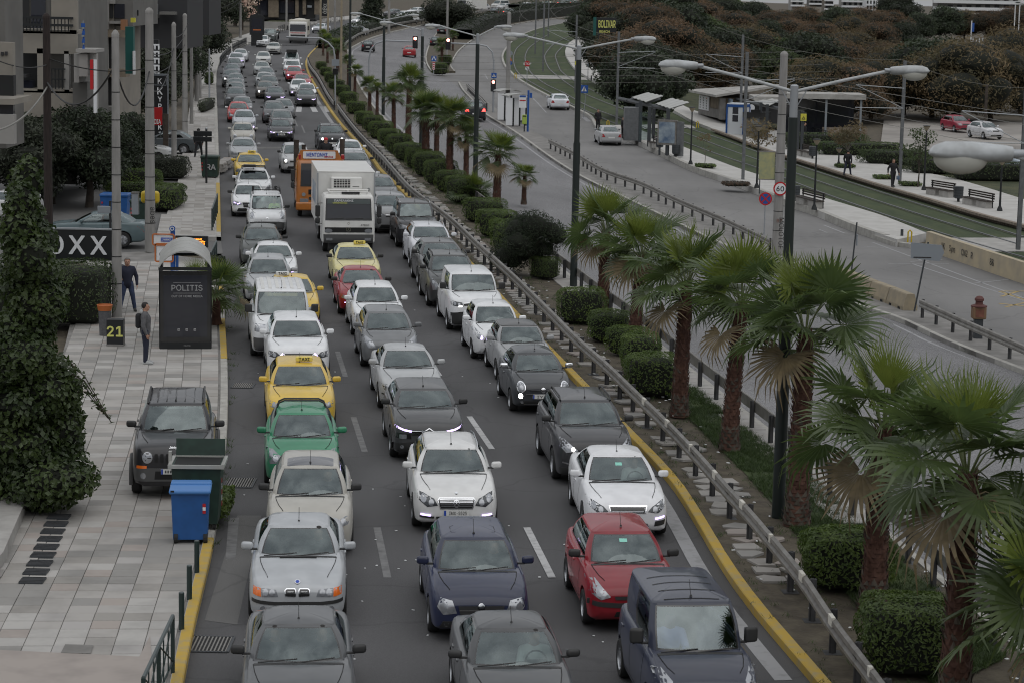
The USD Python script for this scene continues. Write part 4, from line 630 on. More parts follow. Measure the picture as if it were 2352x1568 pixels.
nis=lamps([(.42,.66),(.82,.7),(.88,.85),(.62,.82)],'lamp_dark',[(.68,.755,.05),(.79,.79,.05)])+[('running_light','drl_violet',('l',[(.44,.79),(.53,.715),(.47,.665)],.038),'m'),('grille','gloss_black',[(-.36,.62),(.36,.62),(.44,.79),(-.44,.79)],'x'),('grille_chevron','chrome',('l',[(-.42,.78),(-.26,.63),(.26,.63),(.42,.78)],.022),'x'),('badge','chrome',('c',0,.7,.055),'x'),('lower_intake','black_trim',[(-.74,.3),(.74,.3),(.7,.46),(.5,.43),(-.5,.43),(-.7,.46)],'x')]
near('ni','white crossover with violet angled running lights between the van and the yellow taxi','suv',683,772,WHITE,nis,dict(L=4.38,W=1.81,H=1.6))
vw=lamps([(.44,.76),(.84,.78),(.86,.98),(.5,.96)],'lamp_silver',[(.64,.87,.075)])+[('indicator_lit','lamp_warm',('c',.56,.82,.04),'m'),('grille','black_trim',[(-.42,.8),(.42,.8),(.44,.94),(-.44,.94)],'x'),('lower_bumper','grey_trim',[(-.86,.26),(.86,.26),(.88,.62),(-.88,.62)],'x')]
c=near('va','white passenger van with a ribbed roof behind the white crossover','van',648,722,WHITE,vw,dict(doors=3,glazed=3,mh=.25),cat='van',name='van',mirror='black_trim')
for k in range(6):put(c[0],'roof_rib',patch(c[2]['roof'],sg.box(-.6+k*.22,-.75,-.5+k*.22,2.0),2,-1,.02,.02,.2),'truck_white',40)
c=near('t2','pale yellow taxi half hidden on the far side of the white van','sedan',672,671,YEL,F('wide',BODY['sedan'],drl='warm'),dict(L=4.5),cat='taxi',name='taxi');taxisign(c,-.3,'paper_white')
near('s1','silver compact car squeezed behind the half hidden yellow taxi','hatch',617,627,SILVER,F('tall',BODY['hatch'],fog=1),dict(L=3.95,H=1.53),metal=.2)
near('w1','white saloon with one violet headlamp showing beside the silver compact','sedan',629,590,WHITE,F('slim',BODY['sedan'],drl='lamp'))
near('d1','dark olive grey hatchback in the left lane by the bus shelter palm','hatch',602,551,(.06,.066,.062),F('wide',BODY['hatch'],drl=None),mirror='black_trim')
fio=lamps([(.52,.72),(.74,.7),(.8,.92),(.62,.94)],'lamp_silver',[(.68,.82,.06)])+[('lower_bumper','grey_trim',[(-.84,.24),(.84,.24),(.86,.56),(.5,.6),(-.5,.6),(-.86,.56)],'x'),('grille','black_trim',[(-.4,.5),(.4,.5),(.4,.56),(-.4,.56)],'x'),('badge','chrome',('l',[(-.06,.72),(0,.76),(.06,.72)],.018),'x')]
c=near('fi','small white van carrying black ladder brackets on its roof','minivan',613,480,WHITE,fio,dict(L=3.9,W=1.72,H=1.74,wb=2.5),cat='van',name='van',mirror='black_trim')
rk=[box(.04,.05,.22,(x,y,1.7))for x in(-.6,.6)for y in(-.4,.9)]+[tube([(-.62,y,1.9),(.62,y,1.9)],.018,6)for y in(-.4,.9)]+[tube([(x,-.5,1.96),(x,1.3,1.96)],.018,6)for x in(.15,.3,.45,.6)]+[lathe([(.001,1.86),(.07,1.88),(.07,2.02),(.001,2.04)],8)]
rk[-1]=move(rk[-1],(.42,.1,0));rk.append(box(.1,.1,.16,(-.6,-.4,1.9)));put(c[0],'roof_rack',join(*rk),'black_trim')
near('w2','small white hatchback with dark mirrors tucked behind the ladder van','small',571,446,WHITE,F('wide',BODY['small'],drl='lamp'),mirror='black_trim')
c=near('w3','white crossover with a violet tinted windscreen and roof bars','suv',583,412,WHITE,F('tall',BODY['suv']),dict(L=4.3,H=1.66),glass='purple_glass')
put(c[0],'roof_bars',join(*[tube([(-.6,y,1.74),(.6,y,1.74)],.03,6)for y in(-.3,.5)],box(.62,.5,.1,(-.2,-.15,1.74)),*[box(.05,.05,.12,(x,y,1.62))for x in(-.58,.58)for y in(-.3,.5)]),'black_trim')
c=near('t3','yellow taxi with its roof sign lit pale, behind the white crossover with roof bars','sedan',574,372,YEL,F('wide',BODY['sedan']),cat='taxi',name='taxi');taxisign(c)
near('f1','silver saloon with slim dark oval grille behind the yellow taxi in the kerb lane','sedan',559,335,SILVER,F('plain',BODY['sedan']),metal=.2)
near('f2','beige rounded hatchback with two slot grilles in the kerb lane','small',558,299,CHAMP,F('round',BODY['small']))
near('f3','pale silver hatchback with violet fog lights in the kerb lane','hatch',561,269,(.45,.47,.5),F('wide',BODY['hatch'],drl='fog'))
near('f4','bright red hatchback with white mirrors in the kerb lane','hatch',548,250,(.4,.03,.03),F('tall',BODY['hatch']),mirror=paint(WHITE),detail=1)
go=lamps([(.42,.52),(.66,.5),(.76,.6),(.7,.72),(.5,.69)],'lamp_silver',[(.54,.6,.07),(.66,.6,.06)])+[('grille','black_trim',[(-.36,.5),(.36,.5),(.4,.62),(-.4,.62)],'x'),('grille_bar','grey_trim',('l',[(-.38,.56),(.38,.56)],.015),'x'),('badge','chrome',('c',0,.6,.06),'x'),('fog_light','lamp_silver',('c',.6,.34,.04),'m'),('lower_intake','black_trim',[(-.72,.27),(.72,.27),(.66,.4),(-.66,.4)],'x')]
c=near('go','navy blue hatchback with a sunroof and pear shaped headlights in the middle lane','hatch',1096,1308,NAVY,go,dict(L=4.2,W=1.76,H=1.49,cy=1.08))
put(c[0],'sunroof',patch(c[2]['roof'],sg.box(-.4,.05,.4,.5).buffer(-.06).buffer(.06).exterior.buffer(.006),2,-1,.002,0,.08),'seam_dark')
near('gd','dark grey saloon with square black mirrors at the bottom of the middle lane','sedan',1188,1528,(.06,.062,.065),F('plain',BODY['sedan']),dict(L=4.3,W=1.7,mh=.13,wrap=.14),mirror='black_trim')
def star(x,z,r):return[('badge','chrome',('l',[(x+r*math.sin(a),z+r*math.cos(a))for a in np.linspace(0,2*PI,15)],.016),'x')]+[('badge','chrome',('l',[(x,z),(x+r*math.sin(a),z+r*math.cos(a))],.018),'x')for a in(0,2.094,4.189)]
mb=lamps([(.38,.57),(.6,.55),(.8,.665),(.8,.77),(.68,.75),(.46,.68)],'lamp_dark',[(.52,.62,.055),(.68,.68,.06)])+[('grille','gloss_black',[(-.32,.525),(.32,.525),(.375,.66),(.35,.68),(-.35,.68),(-.375,.66)],'x'),('grille_bar','chrome',('l',[(-.33,.52),(.33,.52),(.385,.66),(.355,.69),(-.355,.69),(-.385,.66),(-.33,.52)],.014),'x')]+[('grille_bar','chrome',('l',[(-.35+.01*k,.565+.034*(3-k)),(.35-.01*k,.565+.034*(3-k))],.014),'x')for k in range(4)]+star(0,.605,.06)+[('running_light','drl_violet',('l',[(.53,.395),(.74,.42)],.035),'m'),('lower_intake','black_trim',[(-.4,.28),(.4,.28),(.42,.37),(-.42,.37)],'x'),('bumper_slot','black_trim',[(.46,.33),(.76,.36),(.76,.39),(.46,.375)],'m')]
mb+=[('bonnet_star','chrome',('c',0,.16,.03),'xT')]
c=near('mb','white estate car with a chrome barred grille in the middle lane','estate',1041,1084,(.66,.66,.65),mb,dict(L=4.6,W=1.78,handle='chrome'),cat='car')
plate(c[0],(0,-2.345,.40),'IMX-5525')
for sx in(-1,1):put(c[0],'roof_rail',tube([(sx*.56,-.2,1.40),(sx*.565,.1,1.455),(sx*.56,1.2,1.45),(sx*.54,1.75,1.38)],.018,6),'chrome',40)
cit=[('running_light','drl_violet',('l',[(.4,.70),(.6,.735),(.8,.80)],.036),'m'),('headlight','lamp_silver',('r',.62,.60,.17,.09),'m'),('headlight_pod','gloss_black',[(.42,.55),(.84,.57),(.86,.68),(.44,.66)],'m'),('grille','gloss_black',[(-.42,.63),(.42,.63),(.42,.7),(-.42,.7)],'x'),('chevron','chrome',('l',[(-.42,.71),(-.1,.71),(0,.765),(.1,.71),(.42,.71)],.018),'x'),('chevron','chrome',('l',[(-.42,.655),(-.1,.655),(0,.71),(.1,.655),(.42,.655)],.018),'x'),('lower_bumper','black_trim',[(-.86,.26),(.86,.26),(.88,.45),(.4,.5),(-.4,.5),(-.88,.45)],'x'),('fog_light','lamp_silver',('c',.64,.38,.045),'m')]
near('cc','dark grey crossover with slim violet lights and chrome chevrons','suv',978,935,(.055,.056,.058),[cit[2],*[q for i,q in enumerate(cit)if i!=2]],dict(L=4.17,W=1.77,H=1.52,hz=.86,cz=1.08),mirror='black_trim')
bm3=lamps([(.36,.56),(.74,.57),(.8,.68),(.42,.655)],'lamp_dark',[(.5,.61,.05),(.63,.62,.05)])+[('kidney_grille','gloss_black',[(.03,.56),(.2,.57),(.21,.64),(.05,.65)],'m'),('bumper_strip','black_trim',('l',[(-.8,.48),(0,.45),(.8,.48)],.03),'x'),('bonnet_vent','seam_dark',('l',[(-.36,1.2),(.36,1.2)],.03),'xT')]
near('b3','silver saloon with dark mirror glass between the grey hatchback and the dark crossover','sedan',938,842,(.4,.41,.415),bm3,dict(L=4.47,W=1.74,H=1.42),metal=.15)
jz=lamps([(.42,.6),(.64,.58),(.84,.84),(.74,.86),(.56,.78)],'lamp_silver',[(.62,.68,.07),(.72,.77,.06)])+[('grille','grey_trim',[(-.3,.56),(.3,.56),(.34,.64),(-.34,.64)],'x'),('lower_intake','black_trim',[(-.5,.28),(.5,.28),(.45,.44),(-.45,.44)],'x')]
near('jz','mid grey compact hatchback with tall silver headlights in the middle lane','mpv',893,756,GREY,jz,dict(L=3.9,W=1.7,H=1.53,cy=.86,hz=.78,cz=1.02),metal=.2)
near('cl','white hatchback with a violet light under its headlamp behind the grey compact','hatch',866,693,WHITE,F('slim',BODY['hatch'],drl='low'))
alf=lamps([(.5,.56),(.78,.58),(.8,.67),(.55,.65)],'lamp_silver',[(.64,.615,.045)])+[('grille','black_trim',[(-.08,.5),(.08,.5),(.1,.68),(-.1,.68)],'x'),('running_light','drl_violet',('r',.62,.47,.12,.03),'m'),('lower_intake','black_trim',[(-.6,.28),(.6,.28),(.55,.4),(-.55,.4)],'x')]
near('al','red saloon with black mirrors between the pale yellow taxi and a white hatchback','sedan',832,649,RED,alf,dict(L=4.43,W=1.74,H=1.42),mirror='black_trim')
near('ty','pale lemon taxi in front of the white refrigerated lorry','sedan',817,595,PALEY,F('slim',BODY['sedan']),dict(L=4.6,W=1.8,H=1.46),cat='taxi',name='taxi',mirror='black_trim');taxisign(CARS['ty'],.2)
kan=lamps([(.52,.70),(.75,.69),(.82,.93),(.68,.955),(.56,.86)],'lamp_silver',[(.68,.78,.06)])+[('grille','black_trim',[(-.44,.62),(.44,.62),(.46,.7),(-.46,.7)],'x'),('lower_bumper','grey_trim',[(-.84,.25),(.84,.25),(.86,.56),(-.86,.56)],'x')]
c=near('ka','dark navy delivery van with a blue tinted windscreen by the yellow median kerb','minivan',1607,1496,(.028,.032,.05),kan,dict(L=4.05,W=1.68,H=1.83,glazed=1,mh=.25,mback=.05),cat='van',name='van',glass='blue_glass',mirror='black_trim')
for k in range(4):put(c[0],'roof_rib',patch(c[2]['roof'],shp(('l',[(-.5+.02*k,.95-.42*k),(.5-.02*k,.95-.42*k)],.03)),2,-1,.006,0,.08),'seam_dark',40)
c3=lamps([(.42,.62),(.6,.58),(.78,.66),(.8,.8),(.66,.82)],'lamp_silver',[(.62,.69,.065)])+[('bumper_strip','black_trim',('l',[(-.82,.53),(-.3,.5),(.3,.5),(.82,.53)],.07),'x'),('grille','black_trim',[(-.34,.58),(.34,.58),(.36,.63),(-.36,.63)],'x'),('lower_intake','seam_dark',[(-.36,.3),(.36,.3),(.32,.4),(-.32,.4)],'x')]
near('c3','dark red hatchback with black side strips just behind the navy van','hatch',1441,1291,(.2,.013,.02),c3,dict(L=3.86,W=1.67,H=1.52,cy=.98,crown=.1),mirror='black_trim')
p3=lamps([(.4,.60),(.62,.58),(.8,.68),(.82,.78),(.7,.75),(.5,.68)],'lamp_dark',[(.56,.635,.05),(.7,.69,.05)])+[('grille_rim','chrome',[(-.36,.575),(.36,.575),(.4,.70),(-.4,.70)],'x'),('grille','gloss_black',[(-.335,.58),(.335,.58),(.375,.675),(-.375,.675)],'x'),('running_light','drl_violet',('l',[(.56,.49),(.76,.52)],.032),'m'),('fog_pod','black_trim',[(.54,.34),(.76,.37),(.78,.47),(.56,.45)],'m'),('lower_intake','black_trim',[(-.45,.28),(.45,.28),(.4,.4),(-.4,.4)],'x')]
near('p3','white saloon with a green windscreen sticker in the lane beside the median','sedan',1428,1104,(.72,.725,.74),p3,dict(L=4.44,W=1.75,H=1.46,cy=1.24,apil=.18))
ku=lamps([(.42,.76),(.7,.72),(.86,.86),(.86,1.0),(.72,.96)],'lamp_silver',[(.56,.795,.05)])+[('headlight_lit','lamp_lit',('c',.545,.79,.045),'m'),('grille','gloss_black',[(-.42,.55),(.42,.55),(.46,.74),(-.46,.74)],'x'),('grille_bar','chrome',('l',[(-.45,.66),(.45,.66)],.02),'x'),('lower_bumper','black_trim',[(-.84,.25),(.84,.25),(.84,.42),(-.84,.42)],'x'),('fog_vent','chrome',('l',[(.6,.5),(.78,.53)],.03),'m')]
c=near('ku','black crossover with roof rails and lit headlamps ahead of the retro hatchback','suv',1356,975,(.032,.032,.035),ku,dict(L=4.52,W=1.84,H=1.69,cy=1.12,rw=.68),mirror='black_trim')
def rails(c,m='black_trim',z=0.0):
 b=c[1];W,L,H=b['W'],b['L'],b['H'];x=b['rw']*W/2-.03
 for sx in(-1,1):put(c[0],'roof_rail',tube([(sx*x,-L/2+b['hy']+.12,H-.08+z),(sx*x,-L/2+b['hy']+.3,H-.0+z),(sx*x,-L/2+b['ry']-.4,H-.0+z),(sx*(x-.02),-L/2+b['ry']-.15,H-.09+z)],.022,6),m,40)
rails(c)
ff=lamps(('c',.58,.68,.115),'chrome')+[('headlight_lens','lamp_cover',('c',.58,.68,.095),'m'),('headlight_lens','lamp_silver',('c',.58,.68,.05),'m'),('fog_light_lit','lamp_lit',('c',.6,.5,.06),'m'),('badge','chrome',('c',0,.62,.06),'x'),('grille_bar','chrome',('l',[(.08,.62),(.36,.625)],.018),'m'),('grille_bar','chrome',('l',[(-.46,.535),(.46,.535)],.014),'x'),('lower_intake','black_trim',[(-.6,.27),(.6,.27),(.55,.38),(-.55,.38)],'x'),('bumper_trim','chrome',('l',[(-.62,.36),(-.45,.275),(.45,.275),(.62,.36)],.014),'x'),('fog_light','lamp_silver',('c',.56,.34,.035),'m')]
c=near('ff','charcoal retro hatchback with round headlights and chrome grille bars','small',1238,851,(.035,.038,.042),ff,dict(L=3.57,W=1.63,H=1.5,crown=.11,cy=.86,rw=.64),mirror='chrome')
plate(c[0],(-.02,-1.81,.44),'IYZ-')
near('s2','small silver hatchback with a black roof tucked behind the charcoal retro hatchback','small',1200,786,(.3,.305,.31),F('round',BODY['small'],fog=1),dict(L=3.46,W=1.62),roof=paint((.03,.03,.03)))
ce=lamps([(.46,.66),(.66,.62),(.8,.84),(.7,.86)],'lamp_cover',[(.62,.7,.05)])+[('running_light','drl_violet',('c',.56,.665,.05),'m'),('grille','black_trim',[(-.5,.56),(.5,.56),(.44,.66),(-.44,.66)],'x'),('grille_bar','chrome',('l',[(-.46,.63),(0,.6),(.46,.63)],.02),'x'),('lower_intake','black_trim',[(-.5,.28),(.5,.28),(.45,.42),(-.45,.42)],'x')]
near('ce','small tall white hatchback behind the silver one with the black roof','small',1140,740,WHITE,ce,dict(L=3.6,W=1.6,H=1.54))
ber=lamps([(.46,.80),(.84,.83),(.88,.97),(.5,.92)],'lamp_dark',[(.6,.87,.04),(.74,.885,.045)])+[('headlight_lit','lamp_lit',('l',[(.5,.82),(.62,.81)],.035),'m'),('grille','black_trim',[(-.45,.83),(.45,.83),(.45,.89),(-.45,.89)],'x'),('grille_bar','chrome',('l',[(-.45,.9),(0,.93),(.45,.9)],.014),'x'),('lower_bumper','black_trim',[(-.88,.25),(.88,.25),(.9,.62),(.5,.66),(-.5,.66),(-.9,.62)],'x')]
near('be','white delivery van with a black bumper in the lane beside the median','minivan',1089,668,WHITE,ber,dict(L=4.4,W=1.85,H=1.8,hz=1.0,cz=1.2,glazed=1,mh=.22),cat='van',name='van',mirror='black_trim')
rails(near('d2','dark grey off-roader with roof rails behind the white delivery van','suv',1038,621,(.045,.047,.047),F('tall',BODY['suv']),dict(W=1.86,H=1.72),mirror='black_trim'),'black_trim')
near('ev','dark grey crossover with a low sloping roof behind the grey off-roader','suv',1015,585,(.06,.06,.062),F('slim',BODY['suv']),dict(L=4.35,W=1.9,H=1.6,rw=.64),mirror='black_trim')
rails(near('x1','white crossover with violet ring headlamps beside the median guardrail','suv',990,545,(.62,.63,.66),F('slim',BODY['suv'],drl='lamp',bar=0),dict(W=1.82,H=1.6)),'chrome')
rails(near('pf','black boxy off-roader with silver roof rails by the median guardrail','boxy',956,498,(.022,.022,.024),F('wide',BODY['boxy'],drl=None),dict(L=4.75,W=1.85,H=1.84),mirror='black_trim'),'chrome')
near('ho','grey crossover with a chrome grille just behind the black boxy off-roader','suv',900,472,(.24,.245,.25),F('slim',BODY['suv'],bar=1),dict(W=1.82,H=1.66),mirror='black_trim')
near('g4','grey hatchback with a white light strip to the right of the white lorry','hatch',873,428,(.13,.135,.14),F('slim',BODY['hatch']),dict(W=1.8,L=4.3),mirror='black_trim')
near('w5','white car mostly hidden behind the white lorry box','hatch',829,402,WHITE,F('wide',BODY['hatch']))
rails(near('s5','silver estate crossover with roof rails and violet lamps behind the lorry','suv',816,368,(.26,.27,.28),F('wide',BODY['suv'],drl='lamp'),dict(W=1.84,H=1.6),mirror='black_trim'),'chrome')
near('w6','white saloon with white mirrors beside the yellow median kerb','sedan',803,340,WHITE,F('wide',BODY['sedan']),detail=1)
rails(near('xc','black crossover with both headlamps lit, alone in the median lane','suv',761,305,BLACK,F('wide',BODY['suv'],drl='lit',badge=1),dict(L=4.6,W=1.88,H=1.68),mirror='black_trim'),'chrome')
plate(CARS['xc'][0],(.02,-2.335,.52))
near('op','silver people carrier with one headlamp lit behind the orange lorry','mpv',679,353,(.42,.425,.43),F('tall',BODY['mpv'],drl='lit'),dict(L=4.4),mirror='black_trim')
c=near('p2','black hatchback with violet lamps and a chrome framed grille, alone in its lane','hatch',645,290,(.022,.022,.025),F('wide',BODY['hatch'],drl='lamp',badge=1)+[('grille_rim','chrome',('l',[(-.46,.62),(.46,.62),(.36,.36),(-.36,.36),(-.46,.62)],.018),'x')],mirror='black_trim');plate(c[0],(0,-2.005,.45))
# ---- further back, still one by one (x, y of the windscreen foot)
far_cars=[('hatch',652,243,GREY,'mid grey hatchback half hidden behind a dark people carrier near the crossing','plain',None),('mpv',630,250,(.07,.072,.075),'dark grey people carrier next to the crossing stripes','wide',None),('mpv',648,271,(.13,.135,.135),'grey people carrier just behind the lone black hatchback','wide',None),('sedan',703,217,(.03,.03,.033),'black saloon car with violet lamps waiting at the stop line','slim','lamp'),('hatch',705,205,WHITE,'white hatchback close behind the black saloon at the stop line','wide',None),('hatch',687,195,WHITE,'white hatchback with a violet fog light two back from the stop line','wide','fog'),('sedan',694,181,(.3,.05,.06),'dark rose saloon with a violet headlamp by the median kerb bend','plain','spot'),('hatch',676,164,(.34,.03,.04),'red hatchback with violet lamp in the bend by the median','plain','spot'),('suv',672,150,WHITE,'white tall crossover right behind the red hatchback in the bend','wide',None),('minivan',670,136,WHITE,'white van with a black box on its roof in the bend','wide',None),('sedan',632,212,(.03,.032,.04),'black saloon with violet slanted lamps left of the stop line','slim','lamp'),('hatch',610,200,(.09,.08,.07),'brown grey hatchback with a lit headlamp left of the black saloon','plain','lit'),('suv',618,187,(.1,.105,.105),'dark grey tall car behind the brown grey hatchback','wide',None),('estate',608,178,(.3,.31,.31),'silver estate with white mirrors in the second lane bend','wide',None),('sedan',612,166,(.12,.125,.13),'grey saloon behind the silver estate in the second lane','plain',None),('sedan',602,152,(.34,.35,.34),'pale silver saloon with pale mirrors in the second lane','plain',None),('hatch',605,129,(.5,.5,.48),'white hatchback with a black split grille in the second lane','wide',None),('sedan',628,106,(.42,.42,.4),'cream white car ahead of the motorcycle','wide',None),('small',603,90,WHITE,'small white car partly behind the dark advertising column','plain',None),('boxy',619,77,(.09,.1,.095),'dark green off-roader next to the motorcycle','wide',None),('hatch',556,237,GREY,'grey hatchback peeking out behind the red hatchback','plain',None),('suv',541,215,(.06,.062,.064),'dark grey crossover in the kerb lane behind the red hatchback','plain',None),('sedan',542,201,(.2,.205,.21),'grey saloon fourth in the kerb lane from the red hatchback','plain',None),('sedan',541,192,(.17,.175,.18),'grey saloon squeezed in the kerb lane under the street wires','plain',None),('hatch',541,181,(.13,.14,.145),'blue grey hatchback in the kerb lane below the flower planter','plain',None),('suv',532,172,(.05,.055,.06),'dark crossover with one bright headlamp next to the kerb planter','wide','lit'),('sedan',533,157,(.12,.13,.15),'blue grey saloon near the top of the kerb lane','plain',None),('hatch',538,145,(.08,.085,.09),'dark hatchback between a blue grey saloon and a white car in the kerb lane','plain',None),('suv',543,132,(.6,.6,.64),'white crossover with violet lamp at the top of the kerb lane','wide','lamp'),('sedan',552,122,(.5,.51,.52),'white saloon last in the kerb lane before the bend','wide',None)]
for kd,x,y,col,lab,fc,drl in far_cars:
 loc,rz=spot(kd,x,y);build_car(lab,'car',loc,rz,kd,col,F(fc,BODY[kd],drl=drl),detail=0,mirror=None if col[0]>.25 else 'black_trim')
 if 'black box on its roof' in lab:put(tag_last:=f"/World/{'car'}_{_cnt[('/World', 'car')] - 1:03d}",'roof_box',rbox(1.15,1.7,.34,.06,(0,-.2,1.8)),'black_trim',40)
def away(label,kind,x,y,col,yaw_pts,over=None,tail='red_lens',detail=1,lit=None,**k):
 p,q=(G(*a)for a in yaw_pts);yaw=math.atan2(q[1]-p[1],q[0]-p[0])-PI/2+PI;loc,rz=spot(kind,x,y,over,yaw=yaw,rear=True);b=mkb(kind,over);c=build_car(label,'car',loc,rz,kind,col,F('plain',b),over=over,tail=lit or tail,detail=detail,**k);return c
away('white coupe with a big dark rear bumper driving off on the frontage road','hatch',1287,228,(.66,.68,.72),((1290,275),(1225,225)),dict(L=4.4,W=1.84,H=1.48));away('silver saloon with red tail lamps stopped beside the tram platform','sedan',1403,303,(.36,.365,.37),((1420,345),(1330,290)),dict(L=4.4,W=1.71,H=1.47))
away('dark hatchback with brake lights lit, half behind a palm on the southbound road','suv',1092,246,(.02,.021,.024),((1120,300),(1060,235)),lit='brake_lit');away('red hatchback seen from behind on the southbound road','hatch',940,114,(.3,.02,.025),((940,140),(955,105)));away('black hatchback seen from behind beside the median bend','hatch',845,101,(.014,.014,.016),((840,130),(862,100)))
away('black car behind the overhead red signal on the southbound road','hatch',1000,92,(.014,.014,.018),((985,120),(1003,90)));away('black low car far up the southbound road under the tree','sedan',1016,66,(.014,)*3,((985,80),(1030,62)),detail=0)
for kd,x,y,col,lab,lit in[('hatch',1116,38,(.3,.3,.28),'small silver car at the foot of the far bend',None),('hatch',1132,24,(.05,.05,.06),'dark car ahead of the small silver car in the far bend',None),('sedan',1165,24,(.34,.35,.35),'silver saloon with brake lights on in the far bend','brake_lit'),('hatch',1225,18,(.02,.02,.024),'black car braking far up the avenue','brake_lit'),('suv',1256,20,(.55,.5,.38),'yellow grey car with bright lights far up the avenue','brake_lit'),('hatch',1288,16,(.1,.1,.1),'grey car braking in the far queue','brake_lit'),('hatch',1291,22,(.2,.22,.22),'pale grey car low in the far queue','brake_lit'),('hatch',1303,16,(.25,.25,.25),'silver car in the far queue','brake_lit'),('van',1310,10,(.5,.55,.55),'pale van in the far queue',None),('sedan',1322,20,(.2,.1,.1),'red brown car at the right end of the far queue','brake_lit'),('hatch',1345,15,(.12,.1,.1),'dark car turning out of the far queue','brake_lit')]:
 away(lab,kd,x,y,col,((1116,45),(1300,20)),detail=0,lit=lit)
for kd,x,y,col,lab in[('sedan',733,61,(.55,.57,.6),'white saloon with lit lamps next to the tanker lorry'),('hatch',822,44,WHITE,'white car with a red stripe at the far left of the bend'),('hatch',818,55,WHITE,'white car with a black grille at the far left of the bend'),('sedan',808,66,(.4,.41,.42),'pale car half hidden by the far palms'),('hatch',894,27,(.12,.12,.13),'dark grey car behind the black cypress'),('hatch',918,32,WHITE,'white car in the far bend right of the cypress'),('suv',949,23,WHITE,'white off-roader far up the bend'),('sedan',930,40,WHITE,'white car lowest in the far bend by the hedge'),('hatch',1068,12,(.5,.52,.55),'white car at the top of the far bend beside the lorry'),('hatch',1101,14,(.5,.5,.5),'white hatchback far up behind the hedge'),('van',1139,9,(.55,.55,.53),'white van far up behind the hedge'),('hatch',1152,13,(.5,.5,.5),'pale hatchback far up behind the hedge'),('hatch',1200,11,WHITE,'white car far up the avenue in front of the shop'),('sedan',1243,9,WHITE,'white saloon far up the avenue at the top edge')]:
 b=BODY[kd];p=G(x,y,b['cz']);a=G(x-20,y+4.5);yaw=math.atan2(a[1]-p[1],a[0]-p[0])+PI/2;loc,rz=spot(kd,x,y,yaw=-.6 if x>780 else-.25);build_car(lab,'van' if kd=='van' else 'car',loc,rz,kd,col,F('wide',b,drl='lit' if x in(733,822,1068,1101)else None),detail=0)
jp=[('headlight_rim','gloss_black',('c',.55,.88,.125),'m'),('headlight','lamp_silver',('c',.55,.88,.108),'m')]+[('grille_slot','seam_dark',('r',-.36+.12*k,.87,.07,.16),'x')for k in range(7)]+[('lower_bumper','grey_trim',[(-.84,.42),(.84,.42),(.86,.68),(-.86,.68)],'x'),('lower_intake','seam_dark',[(-.4,.46),(.4,.46),(.38,.62),(-.38,.62)],'x'),('indicator','amber_lens',('r',.67,.70,.22,.055),'m'),('fog_light','lamp_silver',('c',.64,.53,.06),'m')]
ov=dict(L=4.4,W=1.82,H=1.83,hz=1.08,cz=1.22,gc=.3,rw=.7,cy=1.3,hy=1.85)
q=spot('boxy',402,990,ov)[0];p0=G(402,993,1.22+.15);rz=heading(p0)+.02;o=p0[:2]-(rotz(rz)@[0,1.3-2.2,0])[:2];jl=(o[0],o[1],float(terr(*o))+PAV_Z)
c=build_car('black off-roader with round headlights parked on the pavement','car',jl,rz,'boxy',(.02,.02,.022),jp,over=ov,mirror='black_trim');CARS['jp']=(*c,jl,rz);rails(c)
for k in range(5):put(c[0],'roof_rib',patch(c[2]['roof'],sg.box(-.4+.2*k-.012,-.2,-.4+.2*k+.012,1.5),2,-1,.004,0,.1),'seam_dark')
put(c[0],'bonnet_lettering',move(textc('Jeep',.06,.004),(0,-2.12,1.115),rotx(.9)),'chrome');plate(c[0],(0,-2.235,.58))
for sx in(-1,1):
 for y in(-2.2+.85,-2.2+.85+2.68):an=np.linspace(-.25,PI+.25,12);put(c[0],'wheel_arch',tube([(sx*.915,y+.45*math.cos(a),.375+.45*math.sin(a))for a in an],.045,6),'grey_trim',40)
